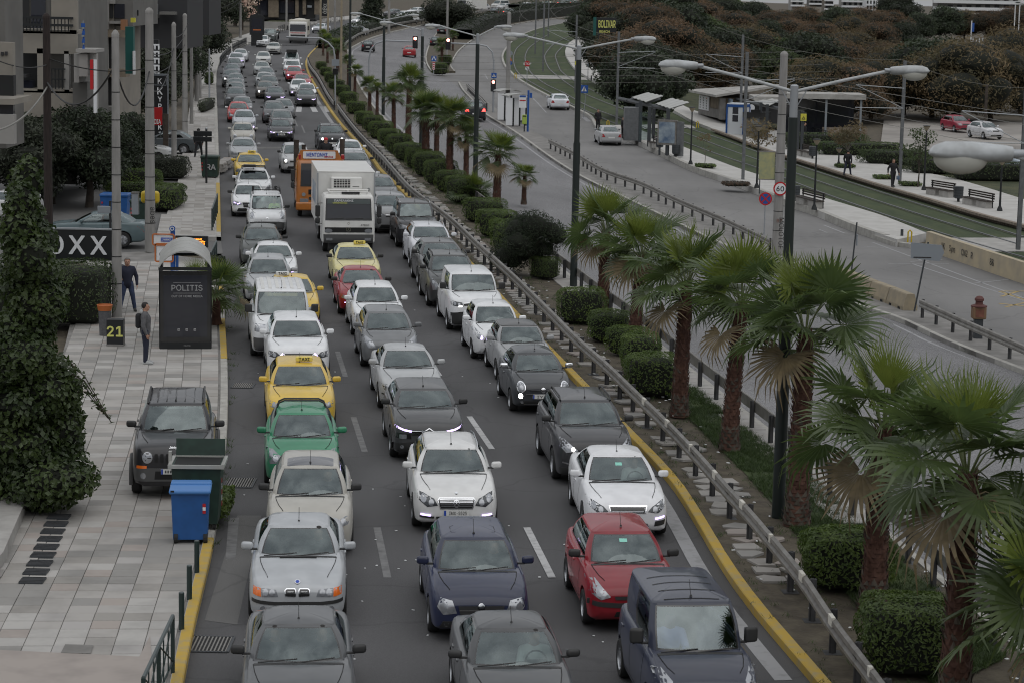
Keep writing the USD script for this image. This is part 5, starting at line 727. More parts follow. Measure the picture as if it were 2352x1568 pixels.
# ---------------------------------------------------------------- people: one continuous body each, clothes and hair over it
def chain(js,rad,bones,ref=.03):
 sp_={k:m3.Manifold.sphere(rad[k],14).translate([float(a)for a in js[k]])for k in{k for b in bones for k in b}}
 return m3.Manifold.batch_boolean([m3.Manifold.batch_hull([sp_[k]for k in b])for b in bones],m3.OpType.Add)
def smooth_m(m,ref=.03,it=6):
 t=m.refine_to_length(ref);v,f=tris(t);tm=trimesh.Trimesh(v,f,process=False);trimesh.smoothing.filter_taubin(tm,iterations=it);return np.array(tm.vertices),np.array(tm.faces)
def person(label,loc,rz,top='cloth_black',legs='cloth_jeans',hair='hair_dark',pose='stand',shoes='shoe_dark',hat=None,h=1.75,extra=None,fine=True,cat='person',turn=0.0,name='person'):
 k=h/1.75;P=thing(name,label,cat,loc,rz);J={}
 def j(n,x,y,z):J[n]=np.array([x,y,z])*k
 j('pelvis',0,0,.95);j('waist',0,-.01,1.08);j('chest',0,0,1.28);j('neck',0,.005,1.47);j('headc',0,-.02,1.63)
 st=dict(stand=(.0,.0,.02),walk=(.24,-.24,.1),wide=(.03,-.03,.16),sit=(0,0,.05)).get(pose,(0,0,.02))
 for s,n,fy in((-1,'l',st[0]),(1,'r',st[1])):
  j('sh'+n,s*.185,.01,1.40);j('hip'+n,s*.09,0,.92)
  if pose=='sit':
   j('knee'+n,s*.13,-.44,.98);j('ank'+n,s*.13,-.55,.58);j('toe'+n,s*.13,-.72,.53);j('el'+n,s*.26,-.14,1.16);j('wr'+n,s*.16,-.38,1.2)
  elif pose=='ride':
   j('knee'+n,s*.2,-.38,.78);j('ank'+n,s*.2,-.25,.36);j('toe'+n,s*.2,-.42,.31);j('el'+n,s*.34,-.2,1.16);j('wr'+n,s*.32,-.45,1.08)
  else:
   j('knee'+n,s*(.09+st[2]*.5),-fy*.55-.02,.5);j('ank'+n,s*(.08+st[2]),-fy+(.06 if fy<0 else 0),.09);j('toe'+n,s*(.1+st[2]),-fy-.16+(.06 if fy<0 else 0),.035)
   sw=-fy*-.8 if pose=='walk' else 0.0
   if pose=='pockets':j('el'+n,s*.29,.1,1.15);j('wr'+n,s*.17,-.06,.98)
   else:j('el'+n,s*(.25+st[2]*.3),.05+sw*.5,1.13);j('wr'+n,s*(.24+st[2]*.4),-.05+sw,.87)
 r=dict(pelvis=.135,waist=.125,chest=.14,neck=.058,headc=.09);
 for n in 'lr':r.update({'sh'+n:.062,'hip'+n:.088,'knee'+n:.06,'ank'+n:.04,'toe'+n:.034,'el'+n:.043,'wr'+n:.03})
 r={a:c*k for a,c in r.items()};B=[('pelvis','waist'),('waist','chest','shl','shr'),('chest','neck'),('neck','headc'),('shl','chest','neck'),('shr','chest','neck')]
 for n in 'lr':B+=[('pelvis','hip'+n),('hip'+n,'knee'+n),('knee'+n,'ank'+n),('ank'+n,'toe'+n),('sh'+n,'el'+n),('el'+n,'wr'+n)]
 body=chain(J,r,B);hc=J['headc'];rt=rotz(turn)
 hd=m3.Manifold.batch_hull([m3.Manifold.sphere(.088*k,16).translate([float(a)for a in hc+rt@np.array([0,.02,.03])*k]),m3.Manifold.sphere(.05*k,12).translate([float(a)for a in hc+rt@np.array([0,-.045,-.075])*k]),m3.Manifold.sphere(.062*k,12).translate([float(a)for a in hc+rt@np.array([0,-.035,.0])*k])])
 body=body+hd+m3.Manifold.batch_hull([m3.Manifold.sphere(.012*k,8).translate([float(a)for a in hc+rt@np.array([0,-.108,-.025])*k]),m3.Manifold.sphere(.01*k,8).translate([float(a)for a in hc+rt@np.array([0,-.085,.02])*k])])
 for s,n in((-1,'l'),(1,'r')):
  body=body+m3.Manifold.sphere(.022*k,8).scale([.5,.8,1.3]).translate([float(a)for a in hc+rt@np.array([s*.09,.01,-.005])*k])
  w_,e_=J['wr'+n],J['el'+n];d=(w_-e_)/np.linalg.norm(w_-e_);u=np.array([0,1.0,0])-d*d[1];u/=np.linalg.norm(u);i_=np.cross(d,u)*s
  pc=w_+d*.05*k;fs=[m3.Manifold.batch_hull([m3.Manifold.sphere(.016*k,8).translate([float(a)for a in w_+u*q*k+d*o*k])for q in(-.022,.022)for o in(.01,.075)])]
  for q,ln in((-.028,.06),(-.01,.075),(.009,.072),(.026,.058)):a,b_,c=w_+d*.08*k+u*q*k,w_+d*(.08+ln*.6)*k+u*q*k-i_*.008*k,w_+d*(.08+ln)*k+u*q*k-i_*.028*k;fs+=[m3.Manifold.batch_hull([m3.Manifold.sphere(.0085*k,6).translate([float(x)for x in p])for p in pr])for pr in((a,b_),(b_,c))]
  t0,t1=w_+d*.03*k-u*.03*k,w_+d*.075*k-u*.055*k-i_*.02*k;fs.append(m3.Manifold.batch_hull([m3.Manifold.sphere(.01*k,6).translate([float(x)for x in p])for p in(t0,t1)]))
  body=body+m3.Manifold.batch_boolean(fs,m3.OpType.Add)
 put(P,'body',smooth_m(body,.035 if fine else.06,3),'skin',60)
 g=lambda kk,a:r[kk]+a*k;rr={q:c+.02*k for q,c in r.items()};rr['neck']=r['neck']+.016*k;rr['chest']=r['chest']+.025*k
 for n in 'lr':J['cuff'+n]=J['el'+n]+(J['wr'+n]-J['el'+n])*.93;rr['cuff'+n]=.043*k;J['hem'+n]=J['hip'+n]+np.array([0,.0,-.06])*k;rr['hem'+n]=.105*k
 J['col']=J['neck']-[0,0,.015];rr['col']=.07*k
 jb=[('pelvis','waist'),('waist','chest','shl','shr'),('shl','chest','col'),('shr','chest','col'),('pelvis','heml','hemr')]+[b for n in 'lr' for b in(('sh'+n,'el'+n),('el'+n,'cuff'+n))]
 put(P,'jacket',smooth_m(chain(J,rr,jb),.045,4),top,60)
 for n in 'lr':rr['knee'+n]=r['knee'+n]+.016*k;rr['ank'+n]=.058*k
 put(P,'trousers',smooth_m(chain(J,{**rr,'pelvis':r['pelvis']+.01*k},[b for n in 'lr' for b in(('pelvis','hip'+n),('hip'+n,'knee'+n),('knee'+n,'ank'+n))]),.05,4),legs,60)
 for n in 'lr':
  a,t=J['ank'+n]-[0,-.02*k,.045*k],J['toe'+n]-[0,.03*k,0];put(P,'shoe',tris(m3.Manifold.batch_hull([m3.Manifold.sphere(.045*k,10).translate([float(x)for x in a]),m3.Manifold.sphere(.038*k,10).translate([float(x)for x in t]),m3.Manifold.sphere(.05*k,10).translate([float(x)for x in J['ank'+n]])])),shoes,60)
 if hat:put(P,'hat',move(sph(.108*k,(0,.012,.045*k),2,(1,1.05,.85)),hc),hat,60)
 else:
  v,f=sph(.102*k,(0,0,0),3,(.96,1.05,1.0));keep=~((v[f].mean(1)[:,1]<-.035*k)&(v[f].mean(1)[:,2]<.055*k))&(v[f].mean(1)[:,2]>-.075*k);put(P,'hair',move((v,f[keep]),hc+rt@np.array([0,.022,.03])*k,rt),hair,60)
 if fine:
  for s in(-1,1):put(P,'eye',move(sph(.011*k,(0,0,0),1),hc+rt@np.array([s*.033,-.084,.012])*k),'hair_dark')
  put(P,'mouth',move(box(.045*k,.012*k,.009*k),hc+rt@np.array([0,-.092,-.072])*k,rt),'brick_red')
 if extra:extra(P,J,k)
 return P
def pav(x,y,dz=PAV_Z):return G(x,y,dz)
def backpack(P,J,k):put(P,'backpack',move(rbox(.28,.17,.42,.07),(0,.19*k,1.02*k)),'cloth_black',50);put(P,'hood',move(rbox(.24,.1,.13,.05),(0,.1*k,1.42*k)),'shoe_pale',50)
person('man in a grey hooded jacket with a black backpack looking towards the road',pav(334,835),PI/2+.1,'cloth_grey','cloth_navy',pose='stand',shoes='shoe_pale',extra=backpack,h=1.78)
person('man in a dark jacket and jeans walking on the pavement by the concrete pole',pav(293,716),.25,'cloth_navy','cloth_jeans','hair_grey',pose='wide',h=1.8)
person('person in a grey coat half hidden behind the concrete pole by the hedge',pav(270,706),.1,'cloth_grey','cloth_grey',pose='pockets',h=1.72)
person('person in black walking away under the two black direction signs',pav(456,361),PI,'cloth_black','cloth_black',pose='walk',h=1.75,fine=False)
person('person in a dark jacket walking near the fence at the top of the pavement',pav(472,119),.1,'cloth_navy','cloth_black',pose='walk',fine=False)
person('person in black walking uphill beyond the barrier fence, farther of the two',pav(513,97),PI,'cloth_black','cloth_black',pose='walk',fine=False)
person('person in a long dark coat standing at the kerb beside the silver saloon',G(1373,299,.1),.2,'cloth_black','cloth_black',pose='stand',h=1.72,shoes='shoe_dark',fine=False)
person('person in black bending by the tram shelter panel behind the silver saloon',G(1431,318,.34),-.8,'cloth_black','cloth_black',pose='pockets',h=1.65,fine=False)
person('person in a black coat standing on the promenade near the brown wall',G(1440,222,.36),2.6,'cloth_black','cloth_black',pose='wide',fine=False)
person('person in dark green walking near the hedge at the promenade edge',G(1464,221,.36),.5,'cloth_green','shoe_pale',pose='walk',h=1.6,fine=False)
person('man in black clothes walking along the promenade carrying a bag',G(2050,430,.36),.35,'cloth_black','cloth_black',pose='walk',h=1.78)
b_=solo('carrier_bag',move(rbox(.2,.12,.26,.04),G(2062,430,.36)+[0,.1,.45]),'poster_blue','pale blue carrier bag held by the man in black on the promenade','bag',smooth=40)
person('person in dark clothes walking behind the thin tree on the promenade',G(1946,403,.36),2.8,'cloth_black','cloth_navy',pose='walk',h=1.7,fine=False)
person('distant person in black at the side of the rear kiosk on the promenade',G(1847,330,.36),1.2,'cloth_black','cloth_black',pose='stand',h=1.7,fine=False)
def seated(key,label,top,side=1,turn=0.0,hat=None):
 c=CARS[key];b,loc,rz=c[1],c[-2],c[-1];sy=-b['L']/2+b['hy']+.2;hp=rotz(rz)@np.array([side*b['W']*.205,sy-.12,0]);zz=loc[2]+b['cz']-.95-.33+(b['H']-1.44)*.25
 person(label,(loc[0]+hp[0],loc[1]+hp[1],zz),rz,top,'cloth_navy',pose='sit',h=1.66,fine=False,turn=turn,hat=hat)
for key,lab,top,*o in[('gs','driver in a dark top in the dark grey saloon of the left lane','cloth_navy'),('gs','passenger in a pale top in the dark grey saloon in the left lane','cloth_grey',-1),('bm','driver of the silver saloon with amber corner lamps','cloth_grey'),('pe','driver of the champagne hatchback with the glass sunroof','cloth_navy'),('go','driver of the navy hatchback in the middle lane','cloth_grey'),('gd','driver in a pale shirt in the dark grey saloon of the middle lane','cloth_white'),('ka','passenger in a pale jacket behind the blue tinted windscreen of the navy van','cloth_white',-1),('mb','driver of the white estate car','cloth_navy'),('p3','driver of the white saloon with the windscreen sticker','cloth_white'),('tx','driver of the yellow taxi behind the green hatchback','cloth_navy'),('al','driver of the red saloon','cloth_navy'),('fi','driver in a lime vest in the white ladder van','vest_lime')]:
 seated(key,lab,top,*o)
for key,m,lab in(('p3','sticker_green','windscreen_sticker'),('c3','sticker_green','windscreen_sticker')):
 c=CARS[key];b=c[1];fv=c[2]['F'];put(c[0],lab,patch(fv,sg.box(-.08,b['H']-.215,.06,b['H']-.17),1,1,.004,0,.05),m)
# ---------------------------------------------------------------- lorries
def rr_(W,D,r,n=5):
 o=[]
 for cx,cy_,a0 in((W/2-r,D/2-r,0),(-W/2+r,D/2-r,PI/2),(-W/2+r,-D/2+r,PI),(W/2-r,-D/2+r,1.5*PI)):
  for i in range(n):a=a0+PI/2*i/(n-1);o.append((cx+r*math.cos(a),cy_+r*math.sin(a)))
 return np.array(o)
def loft(levels):
 n=len(levels[0][1]);v=np.vstack([np.column_stack([o,np.full(n,z)])for z,o in levels]);f=[]
 for i in range(len(levels)-1):
  for j_ in range(n):a,c=i*n+j_,i*n+(j_+1)%n;f+=[[a,c,c+n],[a,c+n,a+n]]
 v=np.vstack([v,v[:n].mean(0),v[-n:].mean(0)]);q=len(v);t=(len(levels)-1)*n
 for j_ in range(n):f+=[[q-2,(j_+1)%n,j_],[q-1,t+j_,t+(j_+1)%n]]
 return v,np.array(f)
def cab(P,W,D,H,m,y0=0.0,slope=.2,base=.42,dark='gloss_black',ws=(.58,.88),name='cab'):
 lv=[]
 for z,back,sh in((base,.06,.05),(base+.06,0,.0),(H*ws[0]-.05,0,0),(H*ws[1],slope*.75,.06),(H*.95,slope,.12),(H*.985,slope+.08,.22),(H,slope+.3,.5)):o=rr_(W-sh,D-back,.16);o[:,1]+=back/2;lv.append((z,o))
 v,f=loft(lv);v=v+[0,y0+D/2,0];put(P,name,(v,f),m,35);return v,f
def lorry_wheels(P,W,ys,r=.42,dual=False):
 for y in ys:
  for sx in(-1,1):wheel(P,sx*(W/2-.16),y,r,r,sx,2,1)
def at_lane(x,y):p=G(x,y);return np.array([p[0],p[1],float(terr(*p[:2]))-.03]),heading(p)
loc,rz=at_lane(800,580);P=thing('refrigerated_lorry','white refrigerated lorry with a cooling unit over its cab','lorry',loc,rz)
S=cab(P,2.2,1.65,2.42,'truck_white',0,.16);Lb=5.7
put(P,'cargo_box',box(2.42,Lb,2.25,(0,1.85+Lb/2,.95)),'truck_white');put(P,'box_roof',rbox(2.44,Lb+.02,.06,.025,(0,1.85+Lb/2,3.2)),'truck_white',40);put(P,'chassis',box(.9,7.0,.3,(0,4.0,.55)),'truck_grey')
for sx in(-1,1):put(P,'corner_trim',box(.06,.06,2.22,(sx*1.2,1.84,.96)),'pole_grey');put(P,'side_skirt',box(.05,2.6,.35,(sx*1.1,4.2,.5)),'truck_grey')
fl=lambda s,m,n,lift,step=.12:put(P,n,patch(S,shp(s),1,1,lift,.03,step),m,45)
fl([(-.97,1.36),(.97,1.36),(.93,2.26),(-.93,2.26)],'gloss_black','windscreen_frame',.012);fl([(-.9,1.45),(.9,1.45),(.87,2.02),(-.87,2.02)],'panel_glass','windscreen',.022);fl([(-.9,2.04),(.9,2.04),(.87,2.22),(-.87,2.22)],'fence_grey','sun_visor',.03)
fl([(-.98,.86),(.98,.86),(.98,1.07),(-.98,1.07)],'seam_dark','grille',.012);fl([(-1.02,.42),(1.02,.42),(1.04,.78),(-1.04,.78)],'grey_trim','bumper',.05)
for sx in(-1,1):fl(('e',sx*.83,.93,.16,.085),'lamp_cover','headlight',.03,.05);fl(('r',sx*.8,.58,.26,.1),'lamp_silver','bumper_lamp',.075,.06)
for s in star(0,.97,.09):put(P,'badge',patch(S,shp(s[2]),1,1,.03,0,.03),'chrome')
put(P,'small_badge',patch(S,sg.Point(0,1.24).buffer(.045).difference(sg.Point(0,1.24).buffer(.033)),1,1,.012,0,.04),'chrome');put(P,'model_lettering',stand(textc('ATEGO',.075,.006),0,(.68,-.012,1.13)),'plate_text')
put(P,'name_lettering',stand(textc('ΠΑΡΕΛΑΚΗΣ',.085,.008,True,.8),0,(-.2,.055,2.13)),'sign_white');put(P,'name_lettering',stand(textc('αποστόλης',.07,.008,True,.6),0,(-.36,.04,2.055)),'spray_yellow')
for x0,x1 in((-.8,-.2),(-.1,.6)):put(P,'wiper',tube([(x0,-.02,1.42),(x1,-.03,1.47)],.014,5),'black_trim')
for x,z in((-.45,1.45),(.5,1.46)):put(P,'dashboard_papers',box(.5,.1,.03,(x,.1,z)),'paper_white')
for sx in(-1,1):mm=sub(P,'wing_mirror',(sx*1.22,.12,1.4));put(mm,'mirror_housing',rbox(.2,.12,.48,.05,(sx*.06,0,.1)),'black_trim',40);put(mm,'mirror_housing',rbox(.2,.12,.24,.05,(sx*.06,0,-.18)),'black_trim',40);put(mm,'mirror_arm',tube([(-sx*.14,.05,.66),(sx*.04,0,.66),(sx*.04,0,-.2),(-sx*.14,.05,-.2)],.016,5),'black_trim')
put(P,'roof_bar',join(tube([(-.85,.75,2.56),(.85,.75,2.56)],.04,8),tube([(-.8,.45,2.5),(.8,.45,2.5)],.03,8),*[box(.05,.3,.16,(x,.6,2.38))for x in(-.8,0,.8)]),'truck_white',40);put(P,'roof_deflector',box(.75,.12,.08,(.1,.4,2.43)),'black_trim')
u=sub(P,'cooling_unit',(0,1.85,2.42));put(u,'unit_case',rbox(1.3,.42,.5,.05,(0,-.2,.1)),'truck_white',40);put(u,'unit_grille',box(.68,.02,.34,(-.2,-.415,.18)),'seam_dark')
put(u,'grille_bars',join(*[box(.68,.02,.018,(-.2,-.43,.24+k*.07))for k in range(4)],*[box(.018,.02,.34,(-.42+k*.11,-.43,.18))for k in range(5)]),'truck_white');put(u,'unit_lettering',box(.28,.004,.03,(.38,-.413,.2)),'plate_text');put(P,'unit_pipe',box(.1,.06,.4,(0,1.8,2.1)),'pole_grey')
put(P,'box_badge',move(lathe([(.06,0),(.06,.02),(.04,.02),(.04,0)],14),(.95,1.84,2.5),rotx(PI/2)),'pole_grey');lorry_wheels(P,2.2,(.75,5.4))
put(P,'side_print',box(.004,3.0,.9,(-1.212,5.0,1.7)),'poster_blue')
loc,rz=at_lane(738,500);P=thing('orange_lorry','orange crane lorry with a lettered board on its cab, half behind the white lorry','lorry',loc,rz);S=cab(P,2.4,2.0,2.75,'truck_orange',0,.14,.7,ws=(.56,.88))
fl=lambda s,m,n,lift,step=.12:put(P,n,patch(S,shp(s),1,1,lift,.03,step),m,45)
fl([(-1.0,1.5),(1.0,1.5),(.96,2.58),(-.96,2.58)],'gloss_black','windscreen_frame',.012);fl([(-.9,1.6),(.9,1.6),(.88,2.3),(-.88,2.3)],'panel_glass','windscreen',.02);fl([(-.62,1.12),(.62,1.12),(.62,1.36),(-.62,1.36)],'gloss_black','grille',.015);fl([(-.58,.86),(.58,.86),(.6,1.0),(-.6,1.0)],'black_trim','lower_grille',.015)
put(P,'maker_lettering',stand(textc('DAF',.15,.012,True,.55),0,(-.2,-.025,1.17)),'sign_white');put(P,'bumper',rbox(2.42,.3,.4,.08,(0,.05,.36)),'truck_orange',40)
for sx in(-1,1):fl(('r',sx*.82,.84,.4,.17),'lamp_silver','headlight',.03,.06);fl(('c',sx*.84,1.12,.09),'sign_grey','round_decal',.015,.05);put(P,'mirror',rbox(.18,.16,.55,.05,(sx*1.36,.1,1.75)),'black_trim',40);put(P,'mirror',rbox(.18,.16,.28,.05,(sx*1.36,.1,1.42)),'black_trim',40);put(P,'mirror_arm',tube([(sx*1.18,.15,2.3),(sx*1.36,.1,2.32),(sx*1.36,.1,1.5),(sx*1.18,.15,1.5)],.018,5),'black_trim')
bd=sub(P,'name_board',(-.1,.5,2.74));put(bd,'board',stand(extr(sg.Polygon([(-1.05,0),(1.05,0),(.85,.42),(-.85,.42)]).buffer(.03),.14),0,(0,.07,0)),'truck_orange',40);put(bd,'board_face',stand(extr(sg.box(-.72,.1,.72,.34).buffer(.05),.03),0,(0,-.07,0)),'sign_white');put(bd,'board_lettering',stand(textc('ΜΕΝΤΩΝΗΣ',.17,.012,True,1.0),0,(-.1,-.1,.15)),'plate_blue');put(bd,'board_lettering',stand(textc('service',.09,.014,True,.42),0,(.45,-.1,.1)),'sign_red')
for sx in(-1,1):put(P,'beacon',lathe([(.09,2.75),(.09,2.95),(.05,2.99),(.001,3.0)],10)if sx>5 else move(lathe([(.09,0),(.09,.2),(.05,.24),(.001,.25)],10),(sx*1.02,.5,2.76)),'red_lens',40)
put(P,'load_bed',box(2.4,4.6,.6,(0,4.6,.95)),'truck_grey');put(P,'chassis',box(.9,6.8,.35,(0,3.6,.6)),'truck_grey');lorry_wheels(P,2.3,(1.0,5.2),.48)
tv,tf=sph(1.0,(0,0,0),4);tv=tv*[1.15,1.9,.95];tv[:,2]+=(meshkit.fbm(tv*1.7,4,3)-.5)*.5;tv=tv+[.05,4.2,1.9];put(P,'tarpaulin',(tv,tf),'tarp_grey',60)
for x,y,z,r_ in((-1.12,2.2,3.55,.13),(-.75,2.5,3.3,.1),(1.1,2.3,3.6,.12)):put(P,'crane_post',tube([(x,y,1.2),(x,y,z-.15),(x,y,z)],[r_,r_,r_*1.15],10),'bark',40)
q=rotz(rz)@np.array([.42,4.7,0]);person('man in a black jacket and red cap riding on the load of the orange lorry',(loc[0]+q[0],loc[1]+q[1],loc[2]+1.75),rz+.2,'cloth_black','cloth_black',hat='cloth_red',pose='pockets',fine=False)
loc,rz=at_lane(684,100);P=thing('tanker_lorry','white tipper lorry with a ribbed body arriving round the far bend','lorry',loc,rz+.05);S=cab(P,2.45,1.9,2.9,'truck_white',0,.12,.6);fl=lambda s,m,n,lift,step=.14:put(P,n,patch(S,shp(s),1,1,lift,.03,step),m,45)
fl([(-1.08,1.6),(1.08,1.6),(1.04,2.55),(-1.04,2.55)],'panel_glass','windscreen',.015);fl([(-1.0,.75),(1.0,.75),(1.0,1.2),(-1.0,1.2)],'black_trim','grille',.015);fl(('l',[(-1.0,1.42),(1.0,1.42)],.1),'sign_red','red_lettering_band',.02);put(P,'bumper',rbox(2.46,.3,.38,.08,(0,.05,.35)),'grey_trim',40)
for sx in(-1,1):put(P,'mirror',rbox(.2,.16,.6,.05,(sx*1.4,.1,1.8)),'black_trim',40);fl(('c',sx*.9,.66,.1),'lamp_silver','headlight',.06,.05)
put(P,'ribbed_body',join(box(2.5,7.0,2.0,(0,5.6,1.1)),*[box(2.62,.12,2.0,(0,2.3+k*.72,1.12))for k in range(10)]),'tank_ivory');tb=lathe([(.001,-3.4),(.9,-3.4),(1.2,-3.0),(1.2,3.0),(.9,3.4),(.001,3.4)],18,'z');put(P,'load_cover',move(tb,(0,5.6,2.75),rotx(PI/2)@np.diag([1,.45,1])),'tank_ivory',40);lorry_wheels(P,2.4,(1.1,6.2,7.6),.5)
loc,rz=at_lane(637,93);P=thing('motorcycle','black motorcycle facing the camera beside the dark green off-roader','motorcycle',loc,rz)
for y in(-.68,.68):wh=sub(P,'wheel',(0,y,.31));put(wh,'tyre',move(lathe([(.31+.055*math.cos(a),.055*math.sin(a))for a in np.linspace(0,2*PI,9)],20,'x'),(0,0,0)),'tyre_rubber',50);put(wh,'rim',lathe([(.02,-.03),(.26,-.02),(.26,.02),(.02,.03)],16,'x'),'rim_dark')
put(P,'fairing',rbox(.5,.6,.5,.14,(0,-.4,.55)),'gloss_black',50);put(P,'headlight',rbox(.2,.05,.14,.02,(0,-.7,.82)),'lamp_lit',40);put(P,'windshield',move(box(.4,.02,.32),(0,-.5,1.02),rotx(-.5)),'dark_window_glass');put(P,'seat',rbox(.3,.75,.14,.06,(0,.35,.72)),'black_trim',50);put(P,'handlebar',tube([(-.38,-.32,1.02),(-.1,-.42,1.0),(.1,-.42,1.0),(.38,-.32,1.02)],.016,6),'black_trim');put(P,'engine',rbox(.32,.6,.34,.08,(0,.05,.32)),'steel_dark',50)
person('rider in black with a white helmet sitting on the motorcycle',loc+rotz(rz)@np.array([0,.12,-.12]),rz,'cloth_black','cloth_black',pose='ride',hat='cloth_white',fine=False)
# ---------------------------------------------------------------- plants
def unit(v):return v/np.maximum(np.linalg.norm(v,axis=-1,keepdims=True),1e-9)
def leaves(p,nrm,size,rng,tilt=.9,asp=.5):
 n=len(p);nr=unit(nrm+rng.normal(0,tilt,(n,3)));a=unit(np.cross(nr,rng.normal(0,1,(n,3))));b=np.cross(nr,a);s=size*rng.uniform(.6,1.35,(n,1))
 v=np.stack([p-a*s*.5,p+b*s*asp*.5+nr*s*.1,p+a*s*.55,p-b*s*asp*.5+nr*s*.1],1).reshape(-1,3);i=np.arange(n)*4
 return v,np.vstack([np.stack([i,i+1,i+2],1),np.stack([i,i+2,i+3],1)])
def blob(c,r,n,rng,size,shell=.35):
 d=unit(rng.normal(0,1,(n,3)));q=1-shell*rng.random((n,1))**1.5;return np.asarray(c)+d*q*r,d
def crown(clumps,n,size,rng,tilt=.8,asp=.5):
 w_=np.array([np.prod(np.broadcast_to(r,3))**(2/3)for c,r in clumps]);k=np.maximum(1,(n*w_/w_.sum()).astype(int));P,D=[],[]
 for(c,r),m in zip(clumps,k):p,d=blob(c,r,m,rng,size);P.append(p);D.append(d)
 return leaves(np.vstack(P),np.vstack(D)+[0,0,.35],size,rng,tilt,asp)
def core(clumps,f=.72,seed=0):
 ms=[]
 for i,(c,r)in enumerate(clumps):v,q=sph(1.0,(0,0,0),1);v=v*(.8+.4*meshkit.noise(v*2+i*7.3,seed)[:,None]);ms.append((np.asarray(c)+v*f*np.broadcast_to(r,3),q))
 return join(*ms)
def limbs(base,tips,r0,rng):
 ms=[tube([base,base+[.05,.02,tips[0][2]*.35],base*.4+np.mean(tips,0)*[.3,.3,.5]],[r0,r0*.8,r0*.6],8)];fork=ms[0][0][8*2:8*3].mean(0)
 for t in tips:t=np.asarray(t,float);ms.append(tube([fork,(fork+t)/2+rng.normal(0,.15,3),t],[r0*.5,r0*.34,r0*.12],6))
 return join(*ms)
def tree_proto(name,label,loc,seed,h,w_,leaf,n,size,lobes=9,bark_='bark',trunk=.22,rz=0,asp=.5,cyp=False,group=None,sc=None,loose=.0,cat='tree'):
 rng=np.random.default_rng(seed);P=thing(name,label,cat,loc,rz,group,sc);cl=[]
 for i in range(lobes):
  if cyp:t=(i+.5)/lobes;cl.append(((rng.normal(0,.05)*w_,rng.normal(0,.05)*w_,h*(.08+.88*t)),np.array([.5*w_*(1.05-t)**.6,.5*w_*(1.05-t)**.6,h*.75/lobes])))
  else:
   a=i*2.4+rng.uniform(-.3,.3);rr=w_*.5*math.sqrt((i+.4)/lobes)*.72;z=h*(.80-.34*(rr/(w_*.36))**2*rng.uniform(.6,1.3))if not loose else h*rng.uniform(.42,.86);z=z if loose or i%3 else h*rng.uniform(.2,.48)
   s=w_*rng.uniform(.19,.29);cl.append(((rr*math.cos(a),rr*math.sin(a),z),np.array([s,s,s*rng.uniform(.62,.9)])))
 put(P,'trunk',limbs(np.zeros(3),[np.array(c)for c,r in cl][:7],trunk,rng),bark_,50)
 put(P,'crown',crown(cl,n,size,rng,asp=asp),leaf)
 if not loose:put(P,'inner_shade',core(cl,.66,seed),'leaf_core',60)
 return P
def fan(rng,R=.85,n=30,arc=300,droop=.3,fold=.25):
 vs,fs=[],[];k=0
 for i in range(n):
  a=math.radians(-arc/2+arc*(i+.5)/n);ln=R*(.62+.38*math.cos(a*.52))*rng.uniform(.9,1.06);dx,dy=math.sin(a),math.cos(a);hw=math.radians(arc/n)*.5;sw=1 if i%2 else-1
  for q,(r,wd,dr)in enumerate(((.06,1.0,0),(.5,1.0,.02),(.78,.6,.14+.1*rng.random()),(1.0,.06,droop*rng.uniform(.4,1.4)))):
   rr=ln*r;off_=min(math.tan(hw)*rr*wd,math.tan(hw)*ln*.5*wd);z=-dr*ln*.5+abs(math.sin(a))*fold*rr*.5
   vs+=[(dx*rr-dy*off_,dy*rr+dx*off_,z+sw*off_*.35),(dx*rr+dy*off_,dy*rr-dx*off_,z-sw*off_*.35)]
   if q:b=k+q*2;fs+=[[b-2,b-1,b+1],[b-2,b+1,b]]
  k+=8
 return np.array(vs),np.array(fs)
